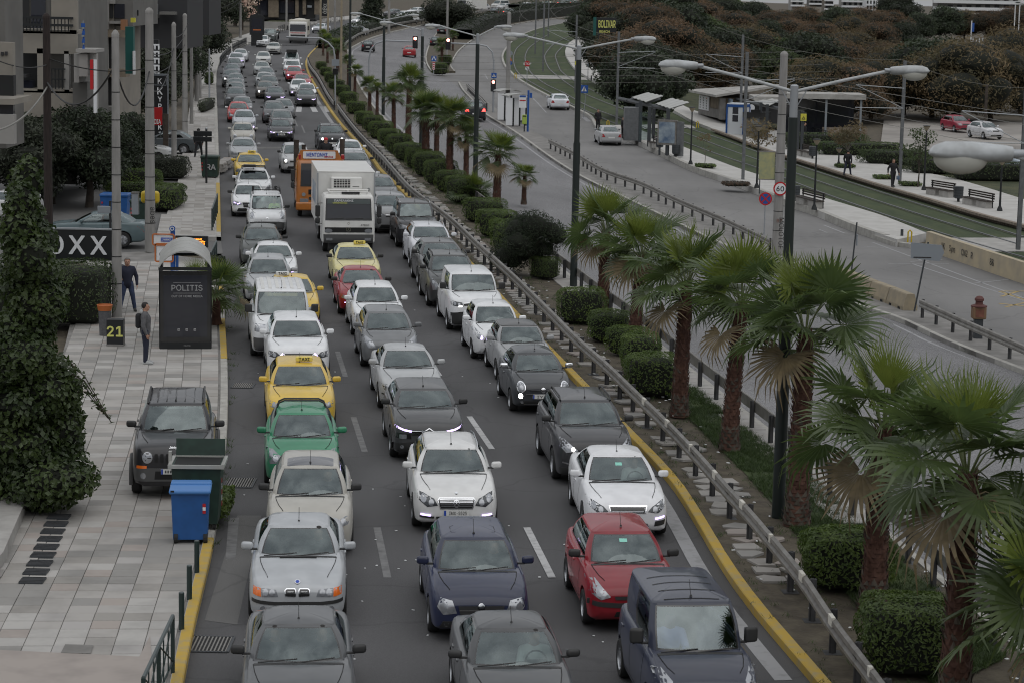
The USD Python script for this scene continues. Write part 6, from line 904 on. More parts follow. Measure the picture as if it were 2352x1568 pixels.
def palm(label,loc,seed,hT,rT=.19,n=26,R=.85,group=None,rz=0,lean=(0,0),sc=None,boots=True,young=.25):
 rng=np.random.default_rng(seed);P=thing('fan_palm',label,'palm',loc,rz,group,sc);top=np.array([lean[0],lean[1],hT]);zz=np.linspace(0,1,12)
 path=np.stack([lean[0]*zz**1.5,lean[1]*zz**1.5,hT*zz],1);rad=np.interp(zz,[0,.08,.25,.8,1],[rT*1.5,rT*1.25,rT*1.02,rT*.92,rT*.6]);put(P,'trunk',tube(path,rad,12),'palm_boot',50)
 if boots:
  m1,m2=[],[];rows=int(hT/.085)
  for i in range(rows):
   t=(i+.5)/rows;c=np.array([np.interp(t,zz,path[:,k])for k in range(3)]);r=np.interp(t,zz,rad)
   for j in range(9):
    a=2*PI*(j+.5*(i%2))/9+rng.normal(0,.08);o=np.array([math.cos(a),math.sin(a),0]);tn=np.array([-o[1],o[0],0]);L_,wd,out=rng.uniform(.1,.2),r*.34,rng.uniform(.02,.1)
    b0=c+o*(r*.93);v=[b0-tn*wd,b0+tn*wd,b0+o*.035-tn*0+[0,0,.02],b0+o*out+tn*rng.normal(0,.03)+[0,0,L_]];(m2 if t<.16 or rng.random()<.1 else m1).append((np.array(v),np.array([[0,2,3],[2,1,3],[0,1,2],[1,0,3]])))
  tag(put(P,'leaf_bases',join(*m1),'palm_boot'),kind='stuff');tag(put(P,'leaf_bases',join(*m2),'palm_boot_grey'),kind='stuff')
 for i in range(n):
  u=(i+.5)/n;az=i*2.39996+rng.normal(0,.15);el=math.radians(np.interp(u,[0,.2,.6,1],[84,66,22,-32])+rng.normal(0,7));st=rng.uniform(.55,.95)*(R/.85)*np.interp(u,[0,.3,1],[.75,1,1]);d=np.array([math.cos(az)*math.cos(el),math.sin(az)*math.cos(el),math.sin(el)])
  mid=top+d*st*.5+[0,0,.06];end=top+d*st-[0,0,.1*st*(1-abs(math.sin(el)))];dr=unit(end-mid);dr=unit(dr-[0,0,.25*(1-u)])if u>.25 else dr
  up=unit(np.array([0,0,1.0])-dr*dr[2]+rng.normal(0,.12,3));rt=unit(np.cross(dr,up));up=np.cross(rt,dr);tw=rng.normal(0,.45);rt,up=rt*math.cos(tw)+up*math.sin(tw),up*math.cos(tw)-rt*math.sin(tw)
  bl=fan(rng,R*rng.uniform(.85,1.1),30,rng.uniform(230,300)if u>.2 else rng.uniform(70,170),np.interp(u,[0,.4,1],[.05,.3,.8]),.55 if u<.2 else.3);M_=np.stack([rt,dr,up],1);v=bl[0]@M_.T+end
  st_=tube([top-[0,0,.12],mid,end+dr*.03],[.02,.014,.01],5);fr=put(P,'frond',(v,bl[1]),'palm_leaf_young' if u<young else('palm_leaf_dry' if u>.93 else 'palm_leaf'));put(P,'leaf_stalk',st_,'palm_stalk')
 return P
PALMS=[(2190,1640,1085,'broad fan palm cut by the right edge, tallest leaves over the carriageway',.21),(2375,1720,1400,'fan palm at the bottom right corner with only its leaves in view',.21),(2005,1397,985,'fan palm with a thick red brown trunk between two clipped bushes at lower right',.2),(1830,1205,765,'fan palm right beside the nearest tall green lamp post',.2),(1675,1035,700,'fan palm with grey flared trunk base, left of the nearest lamp post',.18),(1560,955,655,'fan palm third along from the nearest lamp post, over a round bush',.18),(1457,798,590,'fan palm with its crown across the guardrail view, fourth from the nearest lamp post',.18),(1385,722,535,'fan palm just right of the second lamp post',.18)]
GP='fan palms along the median';P0=[]
for i,(x,y,yt,lab,r)in enumerate(PALMS):
 b=G(x,y,.1);P0.append(palm(lab,b,40+i,topz(b,yt),r,21,(1.08,1.0,1.05,1.05,.98,1.0,1.0,.95)[i],None,lean=(R.uniform(-.12,.2),0)))
protos=[]
for i,(x,y,yt,lab)in enumerate([(1140,488,358,'fan palm with drooping leaves behind the white crossover, nearest of the middle cluster'),(1031,428,275,'tall fan palm of the middle cluster with its trunk in clipped bushes'),(937,352,190,'fan palm with dark leaves hiding the southbound road entry')]):
 b=G(x,y,.1);protos.append((palm(lab,b,70+i,topz(b,yt),.18,24,.82,lean=(.05,0)),topz(b,yt)))
for k,(x,y,yt,lab)in enumerate([(1203,470,405,'low fan palm with its crown against the right carriageway beside the bushes'),(1070,432,315,'fan palm behind the third lamp post'),(1002,392,255,'fan palm of the middle cluster, right of a twin trunk'),(978,390,262,'fan palm of the middle cluster, left one of a twin trunk'),(904,315,222,'fan palm halfway along the median, before the crossing'),(866,268,205,'fan palm left of the median crossing'),(849,255,198,'small fan palm next to the overhead sign mast'),(815,215,165,'fan palm close to the bent lamp mast'),(800,195,140,'fan palm at the far bend of the median'),(775,165,110,'far fan palm at the top of the median'),(752,145,95,'far fan palm left of the white lamp poles'),(742,128,80,'far fan palm under the banner poles'),(1015,150,105,'palm on the planted island by the red signal'),(1040,118,80,'farther palm on the planted island')]):
 b=G(x,y,.1);h=topz(b,yt);s,h0=protos[k%3];f=h/h0;dup(s,lab,b,R.uniform(0,6),(min(max(f,.62),1.15),)*2+(f,))
palm('young stemless fan palm sprouting among the clipped bushes',G(1087,470,.1),91,.45,.16,20,.75,boots=False);palm('date palm sapling beside the bus shelter panel',G(497,745,.15),92,.9,.14,22,.8,boots=False);palm('low palm tuft inside the bus shelter',G(447,700,.15),93,.5,.1,16,.6,boots=False)
def bush_mesh(rng,w_,d,h,n,size=.075):
 fc=rng.random((n,3));u,v_,wv=rng.uniform(-1,1,n),rng.uniform(-1,1,n),rng.random(n);P=np.zeros((n,3));D=np.zeros((n,3));k=rng.choice(5,n,p=[.36,.18,.18,.14,.14])
 for i,(a,b_,c,dd)in enumerate(((0,0,1,(0,0,1)),(1,0,0,(1,0,0)),(-1,0,0,(-1,0,0)),(0,1,0,(0,1,0)),(0,-1,0,(0,-1,0)))):
  m=k==i;D[m]=dd;P[m]=np.stack([np.full(m.sum(),a*1.0)if a else u[m],np.full(m.sum(),b_*1.0)if b_ else v_[m],np.full(m.sum(),1.0)if c else wv[m]**.8],1)
 q=np.stack([P[:,0],P[:,1],P[:,2]*2-1],1);ln=(np.abs(q)**5).sum(1)**(1/5);q=q/ln[:,None];q*=(.88+.2*meshkit.noise(q*2.3+rng.uniform(0,50),2))[:,None]*(1-.12*rng.random((n,1))**2)
 return leaves(np.stack([q[:,0]*w_/2,q[:,1]*d/2,(q[:,2]+1)/2*h+.05],1),D+q*.6+[0,0,.4],size,rng,.55,.42)
def bush(label,loc,seed,w_,d,h,n,m='leaf_hedge',size=.075,group=None,rz=0,name='clipped_bush',cat='bush'):
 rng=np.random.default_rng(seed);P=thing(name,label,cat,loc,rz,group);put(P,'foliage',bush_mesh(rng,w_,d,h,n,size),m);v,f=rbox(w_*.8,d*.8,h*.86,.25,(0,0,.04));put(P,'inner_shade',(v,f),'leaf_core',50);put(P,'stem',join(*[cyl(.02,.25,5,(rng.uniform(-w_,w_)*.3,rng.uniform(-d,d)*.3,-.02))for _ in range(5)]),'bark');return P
bush('wide clipped bush at the bottom right under the palm leaves',G(2090,1535,.1),1,1.75,1.7,1.15,5200,size=.085);bush('clipped bush left of the thick red brown palm trunk',G(1945,1345,.1),2,1.75,1.6,1.05,5200,size=.085)
GB='clipped bushes in the median';bp=[]
for i,(x,y,w_,lab)in enumerate([(1495,905,1.5,'round clipped bush at the foot of the third palm from the lamp post'),(1470,855,1.2,'clipped bush behind the round one, nearer the guardrail')]):bp.append(bush(lab,G(x,y,.1),10+i,w_,1.5,1.1,3200))
bp.append(bush('boxy clipped bush below the palm at the second lamp post',G(1335,742,.1),13,1.7,1.3,1.15,3200))
for k,(x,y,f,lab)in enumerate([(1400,782,.95,'second boxy clipped bush behind the palm right of the second lamp post'),(1442,815,.9,'clipped bush between two palms beyond the second lamp post'),(1250,640,.7,'small clipped bush at the foot of the dark willow like shrub'),(1172,578,1.1,'clipped bush left of the dark willow like shrub'),(1142,545,1.15,'clipped bush two before the dark willow like shrub'),(1112,512,1.1,'clipped bush beside the young stemless palm'),(1062,466,1.1,'clipped bush left of the young stemless palm'),(1035,442,1.1,'clipped bush at the trunk of the tall middle palm'),(1012,425,1.1,'clipped bush below the twin trunk palms'),(985,405,1.15,'clipped bush left of the twin trunk palms'),(962,388,1.15,'clipped bush in the middle row by the guardrail bend'),(938,370,1.1,'clipped bush at the foot of the dark leaved palm'),(915,352,1.05,'clipped bush after the dark leaved palm'),(893,335,1.0,'clipped bush eighth back from the white lorry'),(874,320,1.0,'clipped bush near the halfway palm'),(856,303,1.0,'clipped bush just before the median crossing'),(836,288,.95,'clipped bush at the median crossing'),(818,262,.9,'clipped bush right of the bent lamp mast'),(800,240,.9,'clipped bush behind the bent lamp mast'),(785,222,.9,'clipped bush opposite the stop line'),(772,205,.85,'clipped bush opposite the second row of stopped cars'),(760,190,.85,'clipped bush in the far bend'),(748,175,.85,'clipped bush at the end of the far bend'),(738,160,.8,'last clipped bush of the median row'),(1010,172,1.1,'dark bush at the tip of the planted island'),(1022,150,1.2,'bush under the palms on the planted island')]):
 dup(bp[k%3],lab,G(x,y,.1),R.uniform(0,6),(f*R.uniform(.9,1.15),f,f*R.uniform(.85,1.1)))
w_=tree_proto('dark_shrub','big dark willow like shrub in the median by the second lamp post',G(1222,636,.1),21,2.7,2.9,'leaf_dark',9000,.12,10,trunk=.08,asp=.22,cat='shrub')
TP=[tree_proto('seaside_tree','tall tamarisk with rusty tips left of the lower lamp head',G(2000,275),31,6.2,7.5,'leaf_tamarisk',11000,.26,17,asp=.3),tree_proto('seaside_tree','dense dark green tree behind the big lamp arm',G(1915,268),32,6.0,7.0,'leaf_dark',10000,.3,16),tree_proto('seaside_tree','brown autumn tree behind the tram masts',G(1660,215),33,6.2,7.2,'leaf_rust',11000,.27,17,asp=.3),tree_proto('seaside_tree','leafy green tree above the kiosk roof',G(1790,222),34,6.0,6.4,'leaf_green',9000,.3,15),tree_proto('seaside_tree','grey olive tree at the brown promenade wall',G(1500,225),35,6.0,6.4,'leaf_olive',9000,.28,15)]
words_=['tamarisk tipped with rust','dark evergreen tree','brown autumn tree','leafy green tree','grey olive tree'];ORD='first second third fourth fifth sixth seventh eighth ninth tenth eleventh twelfth thirteenth fourteenth fifteenth sixteenth seventeenth eighteenth'.split();rows=[(268,2.0,[(1470,1,.95),(1880,0,.95),(1950,2,.95),(2075,0,1.05),(2140,1,1.1),(2200,0,1.2),(2275,0,1.15),(2345,0,1.25),(2420,0,1.2)],'the front row of trees behind the car park'),(200,1.0,[(1400,4,.9),(1455,2,1.0),(1520,2,1.1),(1585,0,1.0),(1650,1,1.05),(1715,0,1.1),(1780,3,1.1),(1840,1,1.15),(1900,2,1.1),(1960,0,1.1),(2020,2,1.0),(2080,0,.9),(2150,0,.8),(2230,0,.75),(2300,0,.75),(2370,0,.75)],'the second tree row from the car park'),(135,.8,[(1372,4,.8),(1420,1,1.0),(1480,2,1.1),(1545,1,1.15),(1610,3,1.1),(1680,2,1.15),(1750,1,1.15),(1815,2,1.1),(1880,2,1.1),(1945,0,1.05),(2010,2,1.1),(2065,1,1.0)],'the third tree row from the car park'),(92,.8,[(1350,1,.9),(1400,2,1.1),(1460,1,1.25),(1525,1,1.3),(1590,2,1.25),(1655,1,1.3),(1720,1,1.35),(1785,2,1.3),(1850,2,1.2),(1915,1,1.2),(1980,2,1.2),(2040,2,1.25),(2100,1,1.2),(2160,1,1.3),(2215,0,1.15),(2270,2,1.3),(2330,2,1.35)],'the tree row beside the beach sand'),(62,.8,[(1420,1,1.4),(1500,1,1.5),(1580,1,1.5),(1660,3,1.4),(1740,1,1.2),(1820,1,.9),(1900,1,.85),(1985,3,.9),(2060,1,1.9),(2150,1,.7),(2240,1,.65),(2320,2,.7),(2370,1,1.6)],'the last tree row below the far buildings')]
for y,dy,rw,where in rows:
 for k,(x,p,s)in enumerate(rw):
  yy=y+R.uniform(-8,8)*dy;g=G(x,yy);nb=('a gap','its neighbours')[k%2]
  dup(TP[p],f'{words_[p]} {ORD[k]} along {where}',g,R.uniform(0,6),(s*R.uniform(1.15,1.4),s*R.uniform(1.15,1.4),s*R.uniform(1.0,1.25)))
tree_proto('young_tree','thin young tree with reddish leaves on the promenade beside the big lamp post',G(1945,384,.36),51,3.8,2.6,'leaf_tamarisk',900,.2,8,'bark_pale',.05,loose=1);tree_proto('young_tree','thin young tree with sparse leaves between promenade benches and car park',G(2108,430,.36),52,4.0,2.2,'leaf_green',700,.18,8,'bark',.05,loose=1)
tree_proto('young_tree','bare young tree in a ring of grass on the tram platform',G(1618,385,.36),53,2.8,1.3,'leaf_tamarisk',120,.16,6,'bark_pale',.025,loose=1);tree_proto('young_tree','spreading young tree with rusty leaves beside the yellow map panel',G(1740,372,.36),54,3.2,3.0,'leaf_tamarisk',700,.2,9,'bark',.05,loose=1)
for x,y,r,lab in((1620,386,.7,'ring of grass round the bare young tree on the platform'),(2090,428,.7,'tuft of grass at the foot of a promenade tree'),(1940,386,.7,'grass ring under the thin reddish tree'),(2030,412,.7,'grass ring left of the man in black'),(1690,428,.9,'brown tuft of dry grass on the platform kerb')):bush(lab,G(x,y,.34),int(x),r*2,r*2,.22,500,'dry_shrub' if 'brown' in lab else 'leaf_hedge',.12,name='grass_tuft',cat='grass tuft')
for k,(x,y,w_,h,lab)in enumerate([(1510,225,6,1.6,'long hedge behind the tram shelter roof'),(1890,345,7,1.3,'hedge behind the promenade railing'),(1975,358,7,1.0,'low green hedge along the promenade, left part'),(2080,378,7,1.0,'low green hedge along the promenade, by the tram mast'),(2190,400,7,1.1,'overgrown verge bush behind the benches'),(2290,415,7,1.2,'overgrown verge bush under the blurred lamp head')]):bush(lab,G(x,y,.3),60+k,w_,2.2,h,2600,'leaf_green' if k else 'leaf_olive',.16,name='hedge',cat='hedge')
def hedge(label,pts,wd,h,n,m='leaf_dark',size=.3,name='hedge'):
 rng=np.random.default_rng(int(pts[0][0]));p=C(pts,.1,3);P=thing(name,label,'hedge');L_=plen(p);s=rng.random(n)*L_;c=np.r_[0,np.cumsum(np.linalg.norm(np.diff(p,axis=0),axis=1))];q=np.stack([np.interp(s,c,p[:,0]),np.interp(s,c,p[:,1])],1);a=rng.uniform(0,PI,n);o=np.cos(a)*wd/2;z=np.sin(a)**.5*h*(.8+.35*meshkit.noise(np.stack([s*.4,s*0,s*0],1),3));t=np.gradient(p,axis=0);t=unit(t);nr=np.stack([np.interp(s,c,t[:,1]),-np.interp(s,c,t[:,0])],1)
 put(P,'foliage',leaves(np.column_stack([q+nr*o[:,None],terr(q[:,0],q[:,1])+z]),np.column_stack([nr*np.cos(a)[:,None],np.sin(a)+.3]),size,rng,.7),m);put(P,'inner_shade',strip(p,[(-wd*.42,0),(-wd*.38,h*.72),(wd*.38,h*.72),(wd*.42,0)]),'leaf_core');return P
hedge('dark hedge on the far median between the bend and the queue',[(752,112),(790,88),(838,72),(900,58),(960,47),(1060,33)],3.0,1.6,5000);hedge('long dark hedge between the southbound road and the frontage road',[(1062,92),(1085,74),(1130,57),(1190,46),(1316,33)],4.0,2.4,5000);hedge('dark hedge below the far queue of braking cars',[(1180,26),(1250,22),(1316,20),(1400,18)],3.0,2.0,3000)
tree_proto('cypress_tree','tall black cypress left of the overhead lamp arm in the far bend',G(853,66),81,11,4.5,'leaf_dark',5000,.35,9,cyp=True);tree_proto('round_tree','round dark tree at the far bend above the red signals',G(1025,66),82,5.0,9.0,'leaf_olive',6000,.35,10)
TL=[tree_proto('street_tree','dark olive tree left of the tall wooden pole',G(45,490),83,5.2,5.4,'leaf_olive',9000,.2,11),tree_proto('street_tree','dark olive tree between the wooden pole and the concrete pole',G(205,478),84,5.6,5.0,'leaf_dark',9000,.2,11)]
for k,(x,y,s,lab)in enumerate([(120,470,.85,'dark tree behind the wooden pole base'),(275,430,.8,'olive tree behind the concrete pole with rings'),(318,280,1.3,'dark tree behind the tall sign pillar'),(372,240,1.4,'dark tree above the black and white sign pillar'),(405,205,1.4,'dark tree behind the row of thin poles'),(440,170,1.5,'dark tree at the corner of the uphill path'),(472,90,1.7,'dark tree over the uphill pavement'),(508,75,1.7,'dark tree left of the pink lit blossom tree'),(540,60,1.5,'dark tree behind the advertising column')]):dup(TL[k%2],lab,G(x,y),R.uniform(0,6),s)
for k,(x,y,w_,d,h,lab,m)in enumerate([(378,478,1.9,3.6,1.1,'clipped square hedge block at the street corner'.replace('clipped','trimmed'),'leaf_hedge'),(315,462,3.2,1.2,.9,'low hedge behind the dumpsters, front row','leaf_hedge'),(300,432,3.4,1.4,1.0,'low hedge behind the dumpsters, second row','leaf_hedge'),(385,410,2.4,2.0,1.2,'bush under the concrete pole pair','leaf_olive'),(40,745,3.6,3.0,2.0,'dark hedge below the black lettered sign, left part','leaf_vine'),(165,735,2.8,3.0,1.9,'dark hedge below the black lettered sign, right part','leaf_vine'),(485,720,.9,1.2,.7,'bush at the roadside of the bus shelter','leaf_olive'),(495,640,.7,1.2,.8,'spiky plant beside the shelter roof','leaf_dark'),(505,1180,.5,1.6,.45,'weeds growing behind the green dumpster','leaf_hedge'),(474,255,.7,7,.9,'flower planter hedge along the kerb','leaf_olive'),(480,195,.8,1.6,1.1,'square bush in the pale planter at the top of the pavement','leaf_hedge')]):bush(lab,G(x,y,.12),100+k,w_,d,h,3200 if w_>1.5 else 1400,m,.1,name='hedge' if 'hedge' in lab else 'bush',cat='hedge' if 'hedge' in lab else 'bush')
rng=np.random.default_rng(77);b0=G(95,1165,.15);V=thing('climbing_plant','tall dark climbing plant covering the left edge of the pavement','climber',b0);hz_=7.0;cl=[((rng.normal(-.15,.16)+(.12 if t<.4 else-.05),rng.normal(0,.35),.5+t*(hz_-.6)),np.array([.78*(1.12-t)**.75+.14,.8*(1.1-t)**.7+.15,.5]))for t in np.linspace(0,1,26)]+[((-1.1,.2,.8),np.array([.9,.9,.9])),((-1.3,.2,1.9),np.array([.8,.8,.8])),((-1.0,.3,2.8),np.array([.7,.7,.7])),((.45,0,2.55),np.array([.45,.4,.45])),((.55,-.1,1.7),np.array([.4,.4,.5]))]
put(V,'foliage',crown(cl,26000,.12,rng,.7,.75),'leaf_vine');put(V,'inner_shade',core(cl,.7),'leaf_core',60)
sp_=[np.array([[.7,-.2,2.5+.2*k],[1.0,-.3,2.55+.1*k],[1.3+.08*k,-.3,2.2-.1*k]])for k in range(4)];tw=[];lv=[]
for s in sp_:tw.append(tube(s,.012,4));q=np.concatenate([s[i]+(s[i+1]-s[i])*np.linspace(0,1,14)[:,None]for i in range(2)]);lv.append(leaves(q+rng.normal(0,.04,q.shape),np.tile([0,-.3,1.0],(len(q),1)),.12,rng,.5,.5))
put(V,'trailing_shoots',join(*tw),'bark');put(V,'shoot_leaves',join(*lv),'leaf_vine')
def grass_field(name,region,n,lab,size=.1,seed=3):
 rng=np.random.default_rng(seed);a,b,c,d=region.bounds;p=np.column_stack([rng.uniform(a,c,n*3),rng.uniform(b,d,n*3)]);k=contains_xy(region,p[:,0],p[:,1]);p=p[k];g=meshkit.fbm(np.column_stack([p*.55,np.zeros(len(p))]),3,7);p=p[(g>.44)|(rng.random(len(p))<.25)][:n]
 path='/World/'+name;pi=UsdGeom.PointInstancer.Define(stage,path);vs,fs=[],[]
 for i in range(9):q=rng.normal(0,.05,2);t=rng.normal(0,.05,2);h=rng.uniform(.5,1.1)*size;o=rng.uniform(0,PI);dx,dy=math.cos(o)*.006,math.sin(o)*.006;k0=len(vs);vs+=[(q[0]-dx,q[1]-dy,0),(q[0]+dx,q[1]+dy,0),(q[0]+t[0],q[1]+t[1],h)];fs.append([k0,k0+1,k0+2])
 pr=put(path,'tuft',(np.array(vs),np.array(fs)),'grass_blade');pi.CreatePrototypesRel().SetTargets([Sdf.Path(pr)]);pi.CreateProtoIndicesAttr(Vt.IntArray([0]*len(p)))
 pi.CreatePositionsAttr(Vt.Vec3fArray.FromNumpy(np.column_stack([p,terr(p[:,0],p[:,1])+.11]).astype(np.float32)));an=rng.uniform(0,PI,len(p));pi.CreateOrientationsAttr(Vt.QuathArray([Gf.Quath(float(math.cos(x)),0,0,float(math.sin(x)))for x in an]));s=rng.uniform(.7,1.5,len(p));pi.CreateScalesAttr(Vt.Vec3fArray.FromNumpy(np.stack([s,s,s],1).astype(np.float32)))
 tag(path,lab,'grass',kind='stuff')
grass_field('grass',grass.intersection(MEDP.buffer(-.4)),14000,'patchy grass growing in the median between the two guardrails',.09)
grass_field('weeds',sg.LineString(off(MED_L,.3)[:60]).buffer(.22).union(sg.LineString(off(MED_L,1.6)[:60]).buffer(.8)),6000,'low weeds along the yellow median kerb and the old flagstones',.08,4)
grass_field('kerb_weeds',sg.LineString(off(near_kerb,.1)[5:30]).buffer(.1),900,'weeds growing along the left kerb joint',.1,5)
rg=np.random.default_rng(9);lit=[]
for k in range(170):
 q=at(MED_L,rg.uniform(6,60))[0]+rg.uniform(.4,5.5)*np.array([.8,-.5]);lit.append(move(box(rg.uniform(.03,.1),rg.uniform(.03,.07),.01),(q[0],q[1],float(terr(*q))+.12+rg.uniform(0,.02)),rotz(rg.uniform(0,3))))
for k in range(120):x,y=rg.uniform(560,1500),rg.uniform(700,1560);q=G(x,y);lit.append(move(box(rg.uniform(.02,.06),rg.uniform(.02,.05),.006),(q[0],q[1],q[2]-.025),rotz(rg.uniform(0,3))))
solo('litter',join(*lit),'paper_white','scraps of pale litter strewn over the asphalt and the median soil','litter',kind='stuff')
# ---------------------------------------------------------------- guardrails
WB=[(0,.44),(.05,.47),(.06,.54),(.02,.59),(.02,.61),(.06,.66),(.05,.73),(-.01,.765),(-.035,.745),(-.02,.6),(-.035,.46)]
def guardrail(label,pts,side,ds=4.0,dz=.75,post='post_steel',base=.1,marks=0):
 p=C(pts,dz,1.0);P=thing('guardrail',label,'guardrail');L_=plen(p);n=max(1,int(L_/ds));pr=[(o*side,z+base)for o,z in WB];pr=pr if side>0 else pr[::-1]
 for i in range(n):
  q=np.array([at(p,s)[0]for s in np.linspace(L_*i/n,min(L_*(i+1)/n+.15,L_),5)]);q=off(q,side*(.004*(i%2)));put(P,'beam',strip(q,pr,True),'galvanised',40)
 for i in range(int(L_/(ds/2))+1):
  q,hd=at(p,min(i*ds/2+.4,L_));nr=np.array([math.sin(hd),-math.cos(hd)])*-side;c=q+nr*.1;put(P,'post',move(join(box(.12,.05,.78),box(.05,.12,.78),box(.3,.3,.015)),(c[0],c[1],float(terr(*c))+base-.02),rotz(hd)),post)
 for i in range(marks):
  s=3+i*2.9;q,hd=at(p,s);a=q+np.array([math.sin(hd),-math.cos(hd)])*side*.03;put(P,'reflector',move(box(.3 if i%3 else.12,.07,.16,(0,0,.0)),(a[0],a[1],float(terr(*a))+base+.62),rotz(hd)),'reflect_white')
 return P
guardrail('long galvanised guardrail between the jam and the median palms',[(2110,1690),(2014,1562),(1914,1430),(1859,1347),(1764,1229),(1714,1170),(1676,1130),(1621,1067),(1551,992),(1471,915),(1396,842),(1331,785),(1276,730),(1233,687),(1176,632),(1088,552),(1038,505),(988,467),(946,435),(906,392),(884,366),(830,312),(803,280),(775,242)],-1,marks=9)
guardrail('guardrail curving round the far bend of the jam',[(766,236),(758,225),(728,173),(711,150),(706,133)],-1);guardrail('guardrail on the southbound side of the median behind the palms',[(2400,1488),(2194,1307),(2052,1177),(1997,1142),(1864,1030),(1764,950),(1704,905),(1581,812),(1474,727),(1401,677),(1268,577),(1140,478),(1018,385),(958,336),(921,303)],1)
guardrail('rusty guardrail on the separator between southbound road and frontage road',[(1768,555),(1676,510),(1551,457),(1471,420),(1386,390),(1321,353),(1261,323)],-1);guardrail('guardrail at the right edge beyond the concrete blocks',[(2420,830),(2352,799),(2289,772),(2164,717),(2114,694)],-1);guardrail('short guardrail behind the pedestrian signal',[(1116,240),(1090,212),(1072,195)],-1)
guardrail('far guardrail along the southbound bend',[(790,106),(802,92),(821,80),(852,70),(890,59),(981,44),(1078,30),(1141,22),(1213,18)],1,8)
# ---------------------------------------------------------------- lamps
def head_mesh(P,x,z,s,y=0.0):
 h=sub(P,'lamp_head',(x,y,z));lv=[]
 for u,a,b,c in((0,.07,-.075,.07),(.08,.1,-.085,.085),(.4,.125,-.085,.115),(.66,.13,-.07,.11),(.77,.1,-.045,.07),(.81,.04,-.02,.02)):an=np.linspace(0,2*PI,13)[:-1];lv.append(np.stack([np.full(12,s*u),a*np.cos(an),np.where(np.sin(an)>0,c,-b)*np.sin(an)],1))
 v=np.vstack(lv);f=[]
 for i in range(5):
  for j in range(12):a,c=i*12+j,i*12+(j+1)%12;f+=[[a,c,c+12],[a,c+12,a+12]]
 put(h,'shell',(np.vstack([v,[[s*.81,0,0]],[[0,0,0]]]),np.array(f+[[60+(j+1)%12,60+j,72]for j in range(12)]+[[j,(j+1)%12,73]for j in range(12)])),'lamp_shell',50)
 bw=sph(1,(0,0,0),2);k=bw[0][:,2]<.1;put(h,'glass_bowl',((bw[0]*[.27,.115,.16]+[0,0,0])*np.where(bw[0][:,:1]*s>0,1.0,1.0)+[s*.5+0,0,-.05],bw[1]),'lamp_bowl',60);put(h,'collar',move(lathe([(.045,-.12),(.045,.02),(.03,.02)],10,'x'),(0,0,.0),np.diag([s,1,1])),'pole_grey',40)
def lamp(label,bx,ys,blk,hl,hr,base=None,dz=.1,dual=True):
 b=G(*bx,dz)if base is None else base;H=topz(b,ys)if base is None else base[3];b=b[:3];P=thing('street_lamp',label,'street lamp',b,0);zb=topz(b,blk)if base is None else H*.9
 put(P,'pole',tube([(0,0,0),(0,0,.5),(0,0,H*.6),(0,0,H*.605),(0,0,zb)],[.14,.135,.13,.105,.1],12),'pole_green',40);put(P,'pole_top',tube([(0,0,zb),(0,0,H),(0,0,H+.03)],[.085,.085,.05],12),'pole_grey',40)
 for s,(ln,rise)in((-1,hl),(1,hr)):
  if ln:put(P,'arm',tube([(0,0,H-.12),(s*ln*.5,0,H-.12+rise*.52),(s*ln,0,H-.12+rise)],.035,8),'lamp_shell',40);put(P,'brace',tube([(s*.02,0,H-.5),(s*.28,0,H-.05)],.012,5),'pole_grey');head_mesh(P,s*(ln-.02),H-.12+rise,s)
 return P
lamp('nearest double arm lamp post, dark green with pale arms, right of the palms',(1787,1187),198,270,(2.05,.5),(2.0,.48));lamp('second double arm lamp post beside the dark shrub',(1317,660),106,138,(2.05,.45),(2.05,.42));lamp('third double arm lamp post behind the middle palms',(1091,452),79,102,(2.0,.5),(1.0,.52));lamp('fourth double arm lamp post next to the overhead red signal',(967,338),66,84,(2.1,.45),(.0,0));lamp('fifth double arm lamp post at the median crossing',(880,265),44,52,(1.9,.5),(2.0,.45));lamp('sixth lamp post, thin and black, in the far bend',(803,212),-12,-2,(1.6,.4),(1.6,.4))
d_=ray(2330,352);pz=d_*22.5/(d_@FWD)+[0,0,HC];zt_=float(terr(pz[0]+2.0,pz[1]));lamp('blurred lamp head hanging in from the right edge, close to the camera',None,0,0,(1.97,.42),(1.9,.4),base=np.array([pz[0]+1.93,pz[1],zt_,pz[2]-zt_-.31]))
def small_lamp(label,x,y,yt):
 b=G(x,y,.36);H=topz(b,yt);P=thing('promenade_lamp',label,'lamp post',b);put(P,'post',tube([(0,0,0),(0,0,.12),(0,0,.3),(0,0,H*.45),(0,0,H-.3)],[.17,.15,.065,.055,.045],10),'iron_dark',40);put(P,'lantern',lathe([(.06,H-.34),(.2,H-.12),(.2,H-.06)],12),'barrier_beige',40);put(P,'lid',lathe([(.24,H-.06),(.24,H-.03),(.05,H),(.001,H)],12),'iron_dark',40)
for a in(('small black lantern post on the tram platform by the blue poster',1586,378,246),('small lantern post left of the nearest bench, in front of the grass',1870,482,319),('lantern post behind the yellow map panel on the platform',1738,432,289),('black lantern post at the left bench on the promenade',2122,437,288),('black lantern post right of the promenade benches',2296,485,366),('short black lantern post near the thin reddish tree',1926,381,340),('lantern post beside the brown promenade wall',1403,206,140)):small_lamp(*a)
